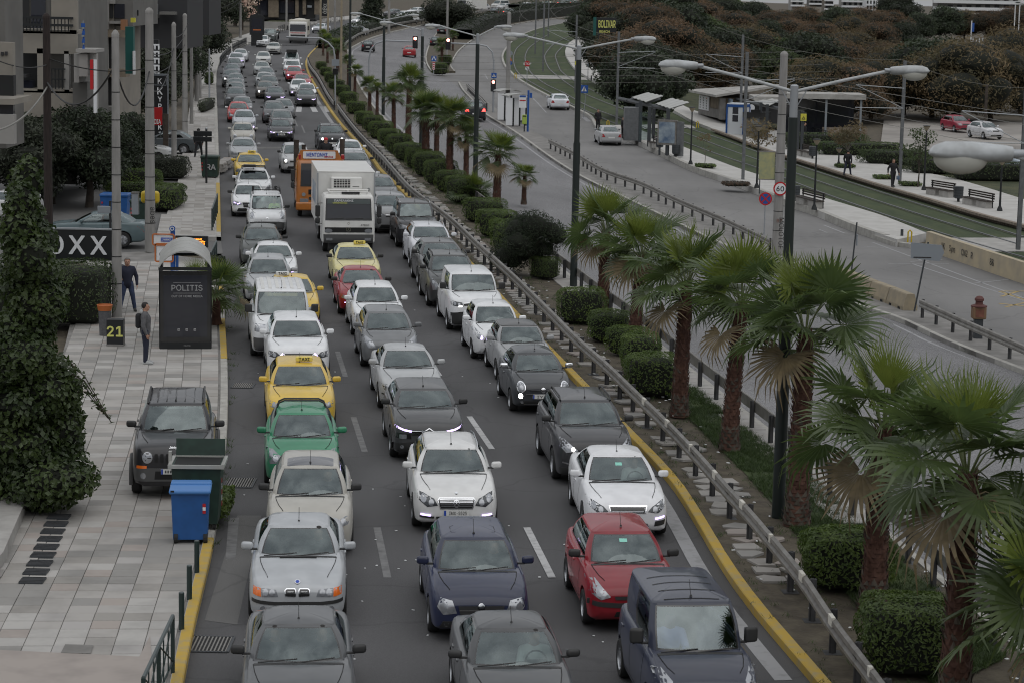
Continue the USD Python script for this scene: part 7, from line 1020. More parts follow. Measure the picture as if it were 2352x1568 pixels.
# ---------------------------------------------------------------- poles and wires
def pole(label,bx,top,r0,r1,m='pole_concrete',dz=.15,name='utility_pole',cat='utility pole',cap=True,bands=0,lean=0.0):
 b=G(*bx,dz);H=topz(b,top);P=thing(name,label,cat,b);put(P,'shaft',tube([(0,0,0),(lean*.5,0,H*.5),(lean,0,H)],[r0,(r0+r1)/2,r1],12),m,40)
 if cap:put(P,'cap',move(lathe([(r1*1.05,0),(r1*1.05,.1),(r1*.6,.2),(.001,.24)],10),(lean,0,H-.02)),m,40)
 for k in range(bands):z=H*(.12+.78*k/bands);r=r0+(r1-r0)*z/H+.006;put(P,'strap',lathe([(r,z),(r,z+.03)],12),'cable')
 return P,b,H
PO={}
for k,*a in(('w','tall dark wooden pole in front of the balconies',(112,560),42,.19,.15,'pole_wood'),('a','pale concrete pole with black straps beside the pavement hedge',(269,728),84,.17,.12),('b','thick concrete pole with graffiti near the street corner',(345,578),30,.22,.16),('c','concrete pole twin right of the tall sign pillar',(400,410),60,.16,.12),('d','concrete pole above the two black direction signs',(425,312),38,.2,.15),('e','slim concrete pole third from the thick one with graffiti',(440,285),17,.14,.1),('f','concrete pole with cables running down it',(452,233),-10,.2,.16),('g','grey pole right of the cable covered pole',(459,226),-12,.16,.12),('h','thin steel post in the middle of the kerb pavement',(481,247),118,.08,.06,'pole_grey'),('i','pale pole rising behind the advertising column',(552,87),-20,.2,.16),('j','pale pole in front of the stone faced building',(658,52),-20,.18,.15),('k','pale pole left of the black script banner',(736,94),-20,.15,.13,'barrier_beige'),('l','pale pole right of the black script banner',(753,100),-20,.15,.13,'barrier_beige'),('m','pale pole third in the row by the banner',(769,66),-20,.18,.15),('n','tall pale pole standing among the far palms',(783,196),-10,.12,.1,'barrier_beige'),('o','pale leaning pole by the cypress',(893,78),-10,.22,.18),('p','thick concrete pole with the speed limit sign',(1784,584),128,.24,.18),('q','concrete pole at the bus stop island',(1165,277),33,.2,.16),('r','white pole pair behind the overhead signals',(1026,142),-12,.16,.14,'pole_concrete'),('s','short wooden pole in the car park',(2261,312),201,.14,.12,'bark'),('t','white post near the beach sand',(2324,147),85,.2,.16)):
 PO[k]=pole(*a,bands=8 if k in 'abp' else(4 if k in 'cd' else 0))
def wire(label,pts,sag=0.0,r=.012,m='cable',n=14,name='cable'):
 q=[];
 for a,b in zip(pts[:-1],pts[1:]):t=np.linspace(0,1,n)[:,None];s=np.asarray(a)+(np.asarray(b)-np.asarray(a))*t;s[:,2]-=sag*4*(t*(1-t))[:,0];q.append(s if not q else s[1:])
 return solo(name,tube(np.vstack(q),r,5),m,label,name,smooth=60)
tp=lambda k,dz=0.0:PO[k][1]+[0,0,PO[k][2]-dz]
def far_pt(x,y,Y):d=ray(x,y);return d*Y/d[1]+[0,0,HC]
wire('thick black cable sagging from the wooden pole to the nearer concrete pole',[tp('w',2.6),tp('a',.9)],1.1,.035);wire('black cable from the wooden pole across the balconies to the left edge',[tp('w',1.9),far_pt(-40,122,70)],.25,.02);wire('black cable from the wooden pole to the thick concrete pole',[tp('w',1.6),tp('b',2.2)],.3,.025);wire('grey cable running down from the wooden pole to the lower left edge',[tp('w',2.8),far_pt(-30,305,62)],.4,.035,'wire_pale');wire('looped cable hanging between the two nearer concrete poles',[tp('a',1.0),tp('b',2.3)],1.3,.03);wire('cable bundle between the thick pole and the twin pole',[tp('b',3.0),tp('c',1.2)],.9,.025)
for k,(a,b,z)in enumerate((('b','d',1.6),('b','d',2.4),('d','f',.8),('c','e',.6),('f','i',1.2),('f','i',1.8))):wire(f"street cable {['upper', 'lower'][k % 2]} of a pair {['behind the sign pillar', 'past the thin poles', 'towards the far bend'][k // 2]}",[tp(a,z),tp(b,z*.8)],.5,.02)
for k,y in enumerate((520,570,632,690,745)):a=far_pt(588+1500*.25,y*.25,150-6*k);b=far_pt(1850+20*k,118+62*k*.25,118);wire(['highest','second','third','fourth','lowest'][k]+' of five thin wires crossing over the southbound road',[a,b],.15,.008,'wire_pale')
wire('long pale wire sweeping across the tree tops at the upper right',[far_pt(1640,60,150),far_pt(2075,138,140),far_pt(2420,200,135)],.6,.01,'wire_pale');wire('black cable over the far bend between two banner poles',[far_pt(520,88,250),far_pt(760,98,235)],.5,.03)
MA=[]
for x,y,yt,lab,arm in((1229,124,-8,'dark tram mast left of a pair on the tram bend',0),(1247,165,9,'tram mast right of a pair on the tram bend',0),(1259,86,-10,'slim tram mast at the top of the tram bend',0),(1321,213,35,'dark tram mast with a yellow band by the crossing path',-1),(1416,290,73,'tram mast behind the silver saloon on the platform',1),(1699,312,80,'farther tram mast of the pair behind the lamp arm',-1),(1706,418,120,'nearer tram mast of the pair behind the lamp arm',1),(2066,426,140,'tram mast on the promenade next to the man in black',-1),(2338,574,178,'tram mast at the right edge',-1)):
 b=G(x,y,.2);H=topz(b,yt);P=thing('tram_mast',lab,'tram mast',b);put(P,'mast',join(box(.2,.03,H,(0,-.085,0)),box(.2,.03,H,(0,.085,0)),box(.03,.16,H)),'mast_steel');MA.append((b,H,arm))
 if arm:
  ln=3.1*arm;put(P,'top_bracket',tube([(0,-.1,H*.78),(ln,-.1,H*.80)],.028,6),'pole_grey',40);put(P,'lower_bracket',tube([(0,-.1,H*.62),(ln,-.1,H*.62)],.028,6),'pole_grey',40);put(P,'diagonal_stay',tube([(0,-.1,H*.63),(ln,-.1,H*.79)]if arm>0 else[(0,-.1,H*.62),(ln,-.1,H*.8)],.022,6),'pole_grey',40)
 if 'yellow band' in lab:put(P,'yellow_band',box(.22,.22,.35,(0,0,H*.36)),'sign_yellow')
for k,r in enumerate((RAILS[0],RAILS[2])):
 for z,lab in((5.2,'contact wire'),(6.5,'carrier wire')):p=C(r,.1,6);q=off(p,-.7 if k==0 else-.7);tag(put('/World','tram_wire',tube(np.column_stack([q,terr(q[:,0],q[:,1])+z]),.012,4),'wire_pale'),f'tram {lab} above the {"front" if k == 0 else "rear"} track','wire')
# ---------------------------------------------------------------- signs and signals
def disc(r,d=.015,n=24):return move(lathe([(.001,0),(r,0),(r,d),(.001,d)],n),(0,0,0))
def face(P,name,m,shape,mtl,z,y):put(P,name,stand(extr(shape,.006),0,(0,y,z)),mtl)
def post_sign(label,bx,top,dz=.13,lean=0.0,m='pole_grey',r=.035):b=G(*bx,dz);H=topz(b,top);P=thing('road_sign',label,'road sign',b);put(P,'post',tube([(0,0,0),(lean,0,H)],r,8),m,40);return P,H,1/ppm(b)
P,b,H=PO['p'];z=topz(b,433);q=1/ppm(b+[0,0,z]);sg_=thing('speed_sign','round speed limit sign reading 60 on the thick concrete pole','road sign',b+[.02,-.26,z]);face(sg_,'rim',0,sg.Point(0,0).buffer(16*q),'sign_red',0,0);face(sg_,'face',0,sg.Point(0,0).buffer(12.4*q),'sign_white',0,-.008);put(sg_,'number',stand(textc('60',11*q,.006,True),0,(0,-.016,-5.5*q)),'plate_text')
for k,(z0,m)in enumerate(((535,'graffiti_black'),(510,'brick_red'))):zz=topz(b,z0);put(P,'graffiti',move(stand(textc('MOLOTOF' if k==0 else 'B7',.22 if k==0 else.16,.004),0,(0,0,0)),(.04,-.245,zz),roty(PI/2 if k==0 else 0)),m)
P,H,q=post_sign('round blue no stopping sign with a red cross on a thin post',(1755,540),440,.13);z=H-17*q;face(P,'rim',0,sg.Point(0,0).buffer(15*q),'sign_red',z,-.04);face(P,'face',0,sg.Point(0,0).buffer(11.5*q),'sign_blue',z,-.048);face(P,'cross',0,sg.LineString([(-9*q,9*q),(9*q,-9*q)]).buffer(1.5*q).union(sg.LineString([(-9*q,-9*q),(9*q,9*q)]).buffer(1.5*q)),'sign_red',z,-.056)
def ped(P,z,s,y=-.05):face(P,'blue_panel',0,sg.box(-s,-s,s,s).buffer(.02),'sign_blue',z,y);face(P,'white_triangle',0,sg.Polygon([(-.75*s,-.6*s),(.75*s,-.6*s),(0,.75*s)]),'sign_white',z,y-.008);face(P,'walking_figure',0,sg.LineString([(-.2*s,-.5*s),(0,-.1*s),(.22*s,-.5*s)]).buffer(.07*s).union(sg.LineString([(0,-.1*s),(.02*s,.2*s)]).buffer(.11*s)).union(sg.Point(.03*s,.42*s).buffer(.1*s)),'plate_text',z,y-.016)
P,H,q=post_sign('blue pedestrian crossing sign leaning at the tram grass kerb',(1340,271),196,.1,.25);ped(P,H-9*q,8.5*q)
P,H,q=post_sign('red stop sign with a no turn disc below, in the tram grass',(1210,200),140,.1);z=H-7*q;oc=sg.Point(0,0).buffer(7*q,2);face(P,'stop_panel',0,oc,'sign_red',z,-.04);put(P,'lettering',stand(textc('STOP',5*q,.006,True),0,(0,-.05,z-2.5*q)),'sign_white');face(P,'disc',0,sg.Point(0,0).buffer(4.6*q),'sign_white',z-10.5*q,-.04);face(P,'arrow',0,sg.LineString([(2*q,-2.4*q),(1.5*q,.5*q),(-2.4*q,1.5*q)]).buffer(.8*q),'plate_text',z-10.5*q,-.05)
P,H,q=post_sign('back of a grey triangular sign beside the promenade',(1350,186),130,.3);face(P,'panel',0,sg.Polygon([(-5*q,-24*q),(5*q,-24*q),(0,-12*q)]),'sign_grey',H,-.04)
P,H,q=post_sign('orange works sign over a blue arrow disc on the bus island',(1171,215),117,.13);face(P,'pale_disc',0,sg.Point(0,0).buffer(5*q),'sign_grey',H-6*q,-.04);face(P,'orange_triangle',0,sg.Polygon([(-4*q,0),(4*q,0),(0,10*q)]),'orange_plastic',H-24*q,-.04);face(P,'blue_disc',0,sg.Point(0,0).buffer(4.5*q),'sign_blue',H-28*q,-.05)
P,H,q=post_sign('blue split arrow sign over red and white chevrons at the island tip',(996,172),129,.12);face(P,'blue_panel',0,sg.box(-6*q,-6*q,6*q,6*q),'sign_blue',H-6*q,-.04);face(P,'arrows',0,sg.LineString([(-1*q,4*q),(-3.2*q,-2*q)]).buffer(.9*q).union(sg.LineString([(1*q,4*q),(3.2*q,-2*q)]).buffer(.9*q)).union(sg.Polygon([(-5*q,-1.4*q),(-1.6*q,-1.6*q),(-4*q,-4.4*q)])).union(sg.Polygon([(5*q,-1.4*q),(1.6*q,-1.6*q),(4*q,-4.4*q)])),'sign_white',H-6*q,-.05);face(P,'chevron_board',0,sg.box(-3*q,-32*q,3*q,-13*q),'sign_white',H,-.04)
for k in range(4):face(P,'chevron',0,sg.Polygon([(-3*q,-32*q+k*4.8*q),(0,-30*q+k*4.8*q),(3*q,-32*q+k*4.8*q),(3*q,-29.6*q+k*4.8*q),(0,-27.6*q+k*4.8*q),(-3*q,-29.6*q+k*4.8*q)]),'sign_red',H,-.05)
P,H,q=post_sign('grey back of an arrow board on a leaning post by the concrete blocks',(2100,716),556,.13,.42,'steel_dark');put(P,'board',stand(extr(sg.Polygon([(-.18,-.62),(.92,-.72),(1.08,-.4),(.98,-.12),(-.2,-.04)]).buffer(.02),.03),0,(-.05,-.06,H)),'sign_grey');put(P,'shadow_slot',stand(extr(sg.box(-.1,-.62,.6,-.58),.006),0,(-.05,-.095,H)),'plate_text')
P,H,q=post_sign('thin dark post with a small side plate on the separator',(1955,630),511,.13,.16,'steel_dark');put(P,'plate',box(.03,.3,.5,(.2,.1,H*.55)),'sign_grey')
def signal(P,x,z,q,y=-.12,h=28,w_=12):put(P,'housing',rbox(w_*q,.16,h*q,.04,(x,y,z-h*.78*q)),'gloss_black',40);put(P,'red_light',move(disc(3.4*q,.03,16),(x,y-.1,z),rotx(PI/2)),'signal_red');[put(P,'dark_light',move(disc(3.2*q,.02,12),(x,y-.09,z-k*8.4*q),rotx(PI/2)),'panel_glass')for k in(1,2)]
def signal_mast(label,bx,pts,heads,dz=.12,m='pole_grey'):
 b=G(*bx,dz);q=1/ppm(b);P=thing('traffic_signal',label,'traffic light',b);put(P,'mast',tube([(0,0,0)]+[((x-bx[0])*q,0,topz(b,y))for x,y in pts],.07,8),m,50)
 for x,y in heads:signal(P,(x-bx[0])*q,topz(b,y),q)
 return P,q,b
signal_mast('overhead red traffic light on the left, hanging over the southbound road',(846,235),[(846,140),(850,115),(862,100),(885,93),(952,94)],[(952,87)]);signal_mast('overhead red traffic light on the right, on an arm from the bus island',(1132,258),[(1132,140),(1128,120),(1115,107),(1095,103),(1030,102)],[(1027,95)])
P,q,b=signal_mast('red pedestrian signal under a blue crossing sign on the bus island',(1133,259),[(1133,168)],[(1132,189)]);ped(P,topz(b,174),5.6*q,-.1)
P,q,b=signal_mast('bent grey mast with the back of a square sign over the queue',(770,242),[(769,140),(765,112),(752,98),(735,89),(657,88)],[]);put(P,'sign_back',box(17*q,.05,15*q,(0,-.1,topz(b,152))),'sign_grey');put(P,'signal_back',box(12*q,.2,14*q,(0,-.05,topz(b,172))),'gloss_black')
def board_sign(name,label,x0,y0,x1,y1,foot,m='sign_black',dz=.12,cat='sign',depth=.12,posts=2):
 a=G((x0+x1)/2,foot,dz);q=1/ppm(a);z0,z1=topz(a,y1),topz(a,y0);W_=(x1-x0)*q;P=thing(name,label,cat,a);put(P,'board',box(W_,depth,z1-z0,(0,0,z0)),m)
 for k in range(posts):put(P,'leg',box(.07,.07,z0,((k*2-1)*W_*.42 if posts>1 else 0,.02,0)),'iron_dark')
 return P,q,z0,z1,W_
P,q,z0,z1,W_=board_sign('shop_sign','wide black sign board with white letters KOXX behind the climbing plant',51,527,259,597,715);hh=(z1-z0)
for k,ch in enumerate('KOXX'):put(P,'letter',stand(textc(ch,hh*.58,.02,True),0,(-W_*.36+k*W_*.238,-.07,z0+hh*.21)),'sign_white')
put(P,'top_edge',box(W_+.04,.16,.05,(0,0,z1)),'pole_grey')
P,q,z0,z1,W_=board_sign('sign_pillar','tall black sign pillar with white letters stacked above each other',352,170,387,345,352,posts=0,depth=.3,dz=.05);hh=z1-z0;put(P,'frame',join(box(.05,.06,hh,(-W_/2,-.17,z0)),box(.05,.06,hh,(W_/2,-.17,z0)),box(W_,.06,.05,(0,-.17,z1-.05))),'sign_grey')
put(P,'letter',stand(textc('K',.34,.02),0,(-.02,-.18,z1-.62)),'sign_white');put(P,'letter_frame',stand(extr(sg.box(-.44,-.1,.4,.48).exterior.buffer(.015),.02),0,(-.02,-.17,z1-.6)),'sign_grey')
for k,ch in enumerate('KYPIAKI'):put(P,'letter',stand(textc(ch,.42 if k==0 else.29,.02,True),0,(-.02,-.18,z1-1.28-k*.44)),'sign_white')
P,q,z0,z1,W_=board_sign('sign_pillar','farther black sign tower with a vertical line of white lettering',344,92,366,300,335,posts=0,depth=.4,dz=.05);put(P,'lettering',move(stand(text('EEEEE',.55,.02,True),0,(0,0,0)),(-W_*.3,-.22,z1-.2),roty(PI/2)),'sign_white')
P,q,z0,z1,W_=board_sign('restaurant_sign','red board reading INDIA on a brown post, half behind the thick concrete pole',343,247,373,288,365,'sign_red',posts=0,dz=.05);put(P,'lettering',stand(textc('INDIA',.28,.02,True,W_*.86),0,(-.02,-.07,z0+.08)),'sign_white');put(P,'post',box(.3,.2,z1-.4,(W_/2+.2,.05,0)),'bark')
P,H,q=post_sign('two black direction boards stacked on a post above the walking person',(474,421),296,.15,0,'iron_dark',.06);[put(P,'direction_board',rbox(42*q,.08,11.5*q,.03,(-8*q,-.06,topz(G(474,421,.15),y))),'sign_black',40)for y in(313,326)];put(P,'finial',sph(.07,(0,0,H)),'pole_grey')
P,H,q=post_sign('blank grey street name plate on a black post behind the hedge',(254,588),462,.1,0,'iron_dark',.05);put(P,'plate',rbox(30*q,.06,17*q,.03,(-14*q,-.04,H-.5)),'sign_grey',40)
d0=G(736,94,.1);P=thing('banner','black banner with pale blue script between two pale poles','banner',d0+[.0,0,0]);q=1/ppm(d0);za,zb=topz(d0,38),topz(d0,-18);put(P,'cloth',box(17*q,.04,zb-za,(8.5*q,0,za)),'sign_black');put(P,'lettering',move(stand(text('άβαξ'[:3],9*q,.02,True),0),(13.5*q,-.03,za+.3),roty(-PI/2)),'shelter_roof')
# ---------------------------------------------------------------- bus stop on the left pavement
b=G(426,800,PAV_Z);hb=heading(b)+.01;P=thing('bus_shelter','bus shelter with a black advertising panel reading POLITIS and an arched roof','bus shelter',b,hb);w2=.745
pn=sub(P,'advertising_panel',(0,0,0));put(pn,'case',box(1.5,.16,2.32,(0,0,.02)),'gloss_black');put(pn,'glass',box(1.3,.012,1.86,(0,-.086,.36)),'panel_glass');put(pn,'foot',box(1.52,.24,.2),'sign_black')
put(pn,'lettering',stand(textc('POLITIS',.17,.004,False,.92),0,(.05,-.093,1.76)),'panel_text');put(pn,'small_lettering',stand(textc('OUT OF HOME MEDIA',.065,.004,False,.92),0,(.05,-.093,1.56)),'panel_text');[put(pn,'rule',box(.82,.004,.008,(.05,-.094,z)),'panel_text')for z in(2.0,1.68)]
[put(pn,'media_icon',stand(extr(sg.box(-.035,-.035,.035,.035).difference(sg.Point(.005,0).buffer(.018)),.004),0,(-.2+.24*k,-.093,.58)),'panel_text')for k in range(3)];put(pn,'maker_lettering',stand(textc('POLITIS',.035,.004),0,(.05,-.122,.09)),'panel_text')
an=np.linspace(-.98,.98,15)
for k in range(4):y0,y1=.05+k*.95,.05+(k+1)*.95-.02;o=[(.94*math.sin(a),2.42+.62*(math.cos(a)-math.cos(.98))/(1-math.cos(.98))*.8)for a in an];v=np.array([(x,y,z+d)for x,z in o for y,d in((y0,0),(y1,0),(y0,.035),(y1,.035))]);f=[];[f.extend([[i*4+2,i*4+6,i*4+7],[i*4+2,i*4+7,i*4+3],[i*4,i*4+5,i*4+4],[i*4,i*4+1,i*4+5],[i*4,i*4+4,i*4+6],[i*4,i*4+6,i*4+2]])for i in range(14)];put(P,'roof_panel',(v,np.array(f)),'shelter_roof',50)
for x in(-.74,.74):
 for y in(.1,3.8):put(P,'column',box(.09,.09,2.45,(x,y,0)),'iron_dark')
put(P,'back_glass',box(.02,3.4,1.8,(-.72,2.0,.4)),'shelter_glass');put(P,'bench',box(.4,2.6,.06,(-.45,2.1,.45)),'iron_dark');[put(P,'roof_beam',box(1.6,.08,.08,(0,y,2.36)),'iron_dark')for y in(.1,3.8)]
b=G(397,622,PAV_Z);q=1/ppm(b);zz=lambda y:topz(b,y);P=thing('bus_stop_sign','blue bus stop post with an amber lit message board','bus stop',b);put(P,'post',tube([(0,0,0),(0,0,zz(530))],.09,10),'sign_blue',40);put(P,'post',tube([(.16,0,0),(.16,0,zz(545))],.06,10),'booth_blue',40);put(P,'roundel',move(disc(.11,.05),(.0,-.08,zz(525)),rotx(PI/2)),'sign_blue');put(P,'roundel_ring',stand(extr(sg.Point(0,0).buffer(.06).exterior.buffer(.015),.01),0,(0,-.14,zz(525))),'sign_white')
put(P,'message_board',box(74*q,.16,26*q,(44*q,-.02,zz(567))),'sign_black');rr=np.random.default_rng(4)
for r_ in range(4):x=9.5;z=zz(548.5+r_*5.3);ms=[];n_=[(10,17),(5,3,13,8),(4,13,4,2,5),(8,12,4,5)][r_];exec('''for k in n_:
    for i in range(k):
        ms.append(box(1.15 * q, .01, 3.6 * q * rr.uniform(.8, 1.05), (x * q, -.108, z - 1.8 * q))); ms.append(box(1.7 * q, .01, .9 * q, ((x + .4) * q, -.109, z + rr.choice([-1.7, -.2, 1.2]) * q))); x += 2.15
    x += 1.4''');tag(put(P,'message_line',join(*[m for m in ms if m[0][:,0].max()<79*q]),'led_amber'),kind='stuff')
for(x0,y0,x1,y1)in((355,541,398,560),(361,563,396,598)):c=((x0+x1)/2-397)*q;put(P,'sign_rim',stand(extr(sg.box(-(x1-x0)*q/2,0,(x1-x0)*q/2,(y1-y0)*q).buffer(-.02).buffer(.07).exterior.buffer(.025),.05),0,(c,-.1,zz(y1))),'orange_plastic');put(P,'sign_face',box((x1-x0)*q,.03,(y1-y0)*q,(c,-.1,zz(y1))),'sign_white')
put(P,'stop_name_panel',box(26*q,.02,9*q,(-13*q,-.125,zz(555))),'plate_blue');put(P,'stop_name_lettering',stand(textc('Σ. ΚΑΛΑΜΑΚΙΟΥ',.075,.006,True,22*q),0,(-13*q,-.137,zz(552.5))),'sign_white')
# ---------------------------------------------------------------- bins, bollards, barriers
b=G(450,1216,PAV_Z);P=thing('dumpster','dark green open dumpster standing between the off-roader and the blue bin','dumpster',b+[0,.35,0],heading(b)-.04);v,f=box(1.0,.95,1.2,(0,0,.14));v[v[:,2]<.5]*=[.84,.84,1];put(P,'tub',(v,f),'bin_green');put(P,'rim',join(*[box(a,c,.07,(x,y,1.3))for a,c,x,y in((1.12,.07,0,-.5),(1.12,.07,0,.5),(.07,1.0,-.53,0),(.07,1.0,.53,0))]),'shelter_roof');put(P,'inside',box(.92,.86,.004,(0,0,1.343)),'seam_dark');put(P,'open_lid',move(box(1.0,.05,.35),(0,.52,1.36),rotx(-.15)),'bin_green');put(P,'arm',box(.06,.12,.36,(-.56,-.05,1.2)),'shelter_roof');[put(P,'striped_sticker',box(.004,.07,.1,(.505,-.3,.5+.12*k)),('sign_red','sign_white')[k%2])for k in range(5)]
for x in(-.35,.35):put(P,'castor',move(lathe([(.001,-.03),(.09,-.03),(.09,.03),(.001,.03)],12,'x'),(x,-.3,.09)),'tyre_rubber')
b=G(433,1249,PAV_Z);P=thing('recycling_bin','bright blue two wheeled recycling bin at the kerb','bin',b+[0,.32,0],heading(b));v,f=box(.74,.62,.96,(0,0,.08));v[v[:,2]<.5]*=[.9,.82,1];put(P,'tub',(v,f),'bin_blue');put(P,'lid',move(rbox(.82,.72,.09,.04),(0,-.01,1.03),rotx(.06)),'bin_blue_lid',40);put(P,'lid_step',move(rbox(.8,.3,.07,.03),(0,.22,1.09)),'bin_blue_lid',40);[put(P,'vent',box(.07,.01,.035,(-.34,-.37,1.06+.0*k)),'seam_dark')for k in range(1)];put(P,'striped_sticker',box(.06,.004,.2,(.28,-.312,.62)),'sign_red');put(P,'striped_sticker',box(.06,.005,.07,(.28,-.312,.68)),'sign_white')
for x in(-.28,.3):put(P,'wheel',move(lathe([(.001,-.04),(.11,-.04),(.11,.04),(.001,.04)],14,'x'),(x,-.2,.11)),'tyre_rubber')
def dumpster(label,x,y,m,w_=1.3,lidm=None,gra=False):
 b=G(x,y,.06);P=thing('dumpster',label,'dumpster',b+[0,.4,0]);v,f=box(w_,.9,1.0,(0,0,.16));v[v[:,2]<.5]*=[.88,.84,1];put(P,'tub',(v,f),m);put(P,'lid',move(rbox(w_+.06,.98,.16,.06),(0,0,1.16)),lidm or m,40);put(P,'striped_sticker',join(*[box(.07,.004,.09,(-w_*.42,-.452,.5+.18*k))for k in range(3)]),'sign_red')
 for sx in(-1,1):put(P,'castor',move(lathe([(.001,-.03),(.1,-.03),(.1,.03),(.001,.03)],12,'x'),(sx*w_*.36,-.3,.1)),'tyre_rubber')
 if gra:put(P,'graffiti',stand(textc('RA',.3,.004,True),0,(.1,-.452,.55)),'graffiti_white')
dumpster('blue recycling dumpster behind the concrete pole in the side street',262,512,'bin_blue',1.25);dumpster('green dumpster with a red and white sticker at the thick pole',320,527,'bin_green',.8);dumpster('green dumpster with white graffiti below the direction boards',481,413,'bin_green',.95,gra=True)
for k,(x,y,yt)in enumerate(((417,1445,1360),(435,1376,1298),(452,1315,1241))):b=G(x,y,PAV_Z);P=thing('bollard',f'{["nearest", "middle", "farthest"][k]} of three dark green bollards beside the yellow kerb','bollard',b,group='bollards at the kerb');H=topz(b,yt);put(P,'shaft',cyl(.048,H,12),'fence_green',40);put(P,'top',move(lathe([(.048,0),(.04,.012),(.001,.015)],12),(0,0,H)),'fence_grey',40)
def barrier(label,pts,h=.95,m='fence_green',step=1.35,dz=PAV_Z,name='pedestrian_barrier'):
 p=C(pts,dz,.3);L_=plen(p);P=thing(name,label,'barrier');n=max(1,round(L_/step));q3=lambda s,z:np.r_[at(p,s)[0],float(terr(*at(p,s)[0]))+dz+z]
 for i in range(n+1):a=q3(L_*i/n,0);put(P,'post',box(.06,.06,h,a),m)
 for i in range(n):
  s0,s1=L_*i/n,L_*(i+1)/n;put(P,'rail',tube([q3(s0,h),q3(s1,h)],.035,6),'fence_grey' if h>.9 and m=='fence_green' else m,40);put(P,'lower_rail',tube([q3(s0,.2),q3(s1,.2)],.018,5),m)
  put(P,'brace',tube([q3(s0,.2),q3(s1,h)],.014,5),m);put(P,'brace',tube([q3(s1,.2),q3(s0,h)],.014,5),m);[put(P,'upright',tube([q3(s0+(s1-s0)*t,.2),q3(s0+(s1-s0)*t,h)],.012,5),m)for t in(.33,.66)]
barrier('green pedestrian barrier at the bottom left kerb, cut by the frame',[(330,1700),(397,1545)]);barrier('black pedestrian barrier at the street corner kerb',[(487,530),(499,492)]);barrier('black barrier at the end of the bus stop',[(483,640),(497,610)]);barrier('barrier fence round the top corner of the pavement',[(505,152),(516,137),(530,125)],m='iron_dark',step=2);barrier('barrier fence along the uphill pavement',[(470,130),(510,118),(548,112)],m='iron_dark',step=2.5);barrier('row of barrier posts at the far kerb',[(535,120),(566,104)],m='iron_dark',step=1.5);barrier('barrier fence behind the tanker lorry',[(640,76),(690,62),(740,55),(790,50)],m='iron_dark',step=2.5);barrier('dark railing on the promenade behind the shelter',[(1845,318),(1905,335)],1.1,'iron_dark',1.6,.36)
b=G(266,793,PAV_Z);P=thing('utility_cabinet','black cabinet sprayed with a yellow 21 at the foot of the concrete pole','cabinet',b,.02);put(P,'case',box(.5,.35,.8),'sign_black');put(P,'spray_number',stand(textc('21',.3,.004,True),.02,(.0,-.178,.3)),'spray_yellow');put(P,'plinth',box(.52,.38,.06),'concrete_dark')
b=G(241,770,PAV_Z);P=thing('litter_bin','grey litter bin with an orange rim beside the black cabinet','bin',b);put(P,'drum',lathe([(.17,0),(.2,.78),(.001,.78)],14),'cloth_grey',40);put(P,'rim',lathe([(.21,.78),(.25,.95),(.23,.96),(.19,.8)],14),'orange_plastic',40)
b=G(330,577,PAV_Z);P=thing('meter_box','grey meter box strapped to the thick concrete pole','box',b+[-.32,-.05,1.5]);put(P,'case',box(.26,.3,.85),'sign_grey');put(P,'hood',box(.3,.34,.05,(0,0,.85)),'wall_grey');gp=PO['b'][0];put(gp,'graffiti',move(stand(textc('abes',.22,.004),0),(.05,-.225,1.5),roty(PI/2)),'graffiti_black')
b=G(340,577,PAV_Z);P=thing('payphone_hood','yellow plastic hood on a post behind the thick concrete pole','payphone',b+[.02,.5,0]);put(P,'post',cyl(.06,2.2,8),'yellow_plastic');put(P,'hood',rbox(.75,.3,.5,.12,(0,0,1.9)),'yellow_plastic',40)
b=G(503,395,.1);P=thing('slab_pile','pile of pale slabs stacked along the kerb by the graffiti dumpster','slab pile',b);[put(P,'slab',move(box(.55,.9,.09),(R.uniform(-.06,.06),.4*(k%5)*2.6,.1*(k//5)),rotz(R.uniform(-.2,.2))),f'slab_{k % 5}')for k in range(25)]
b=G(590,106,.12);P=thing('advertising_column','dark advertising panel with an arched top at the far kerb','advertising panel',b,.1);put(P,'stem',box(1.5,.25,1.4),'sign_black');put(P,'panel',stand(extr(sg.box(-.95,1.4,.95,3.6).union(sa.scale(sg.Point(0,3.6).buffer(.95,12),1,.55)),.3),0,(0,.15,0)),'sign_black',40);put(P,'poster',stand(extr(sg.box(-.7,1.7,.7,3.6),.02),0,(0,-.16,0)),'panel_glass');put(P,'poster_stripe',stand(extr(sg.box(-.5,2.0,.5,2.15),.01),0,(0,-.185,0)),'orange_plastic')
solo('low_wall',slab(w([(-260,1290),(-70,1150),(66,1152),(70,1168),(8,1316),(-200,1560)]),.42,.5,2),'concrete','low concrete garden wall at the left edge below the climbing plant','wall');P=thing('tree_grate','strip of dark iron grates let into the pavement at the left','grate');pa,pb=G(98,1345,PAV_Z),G(163,1180,PAV_Z)
for k in range(9):t0=(k+.08)/9;c=pa+(pb-pa)*(t0+.05);put(P,'grate',move(box(.44,.4,.05),(c[0]-.22,c[1],float(terr(c[0],c[1]))+PAV_Z-.02),rotz(.0)),'steel_dark');[put(P,'grate_bar',move(box(.44,.02,.012),(c[0]-.22,c[1]-.15+.1*j,float(terr(c[0],c[1]))+PAV_Z+.03)),'post_steel')for j in range(4)]
solo('manhole_cover',sheet(w([(150,1500),(215,1502),(208,1522),(140,1520)]),PAV_Z+.016,1),'concrete_dark','broken dark inspection cover in the pavement at the bottom left','cover')
e0,e1=G(1935,652,.13),G(2092,714,.13);hd=math.atan2((e1-e0)[1],(e1-e0)[0]);ln=np.linalg.norm((e1-e0)[:2])/4
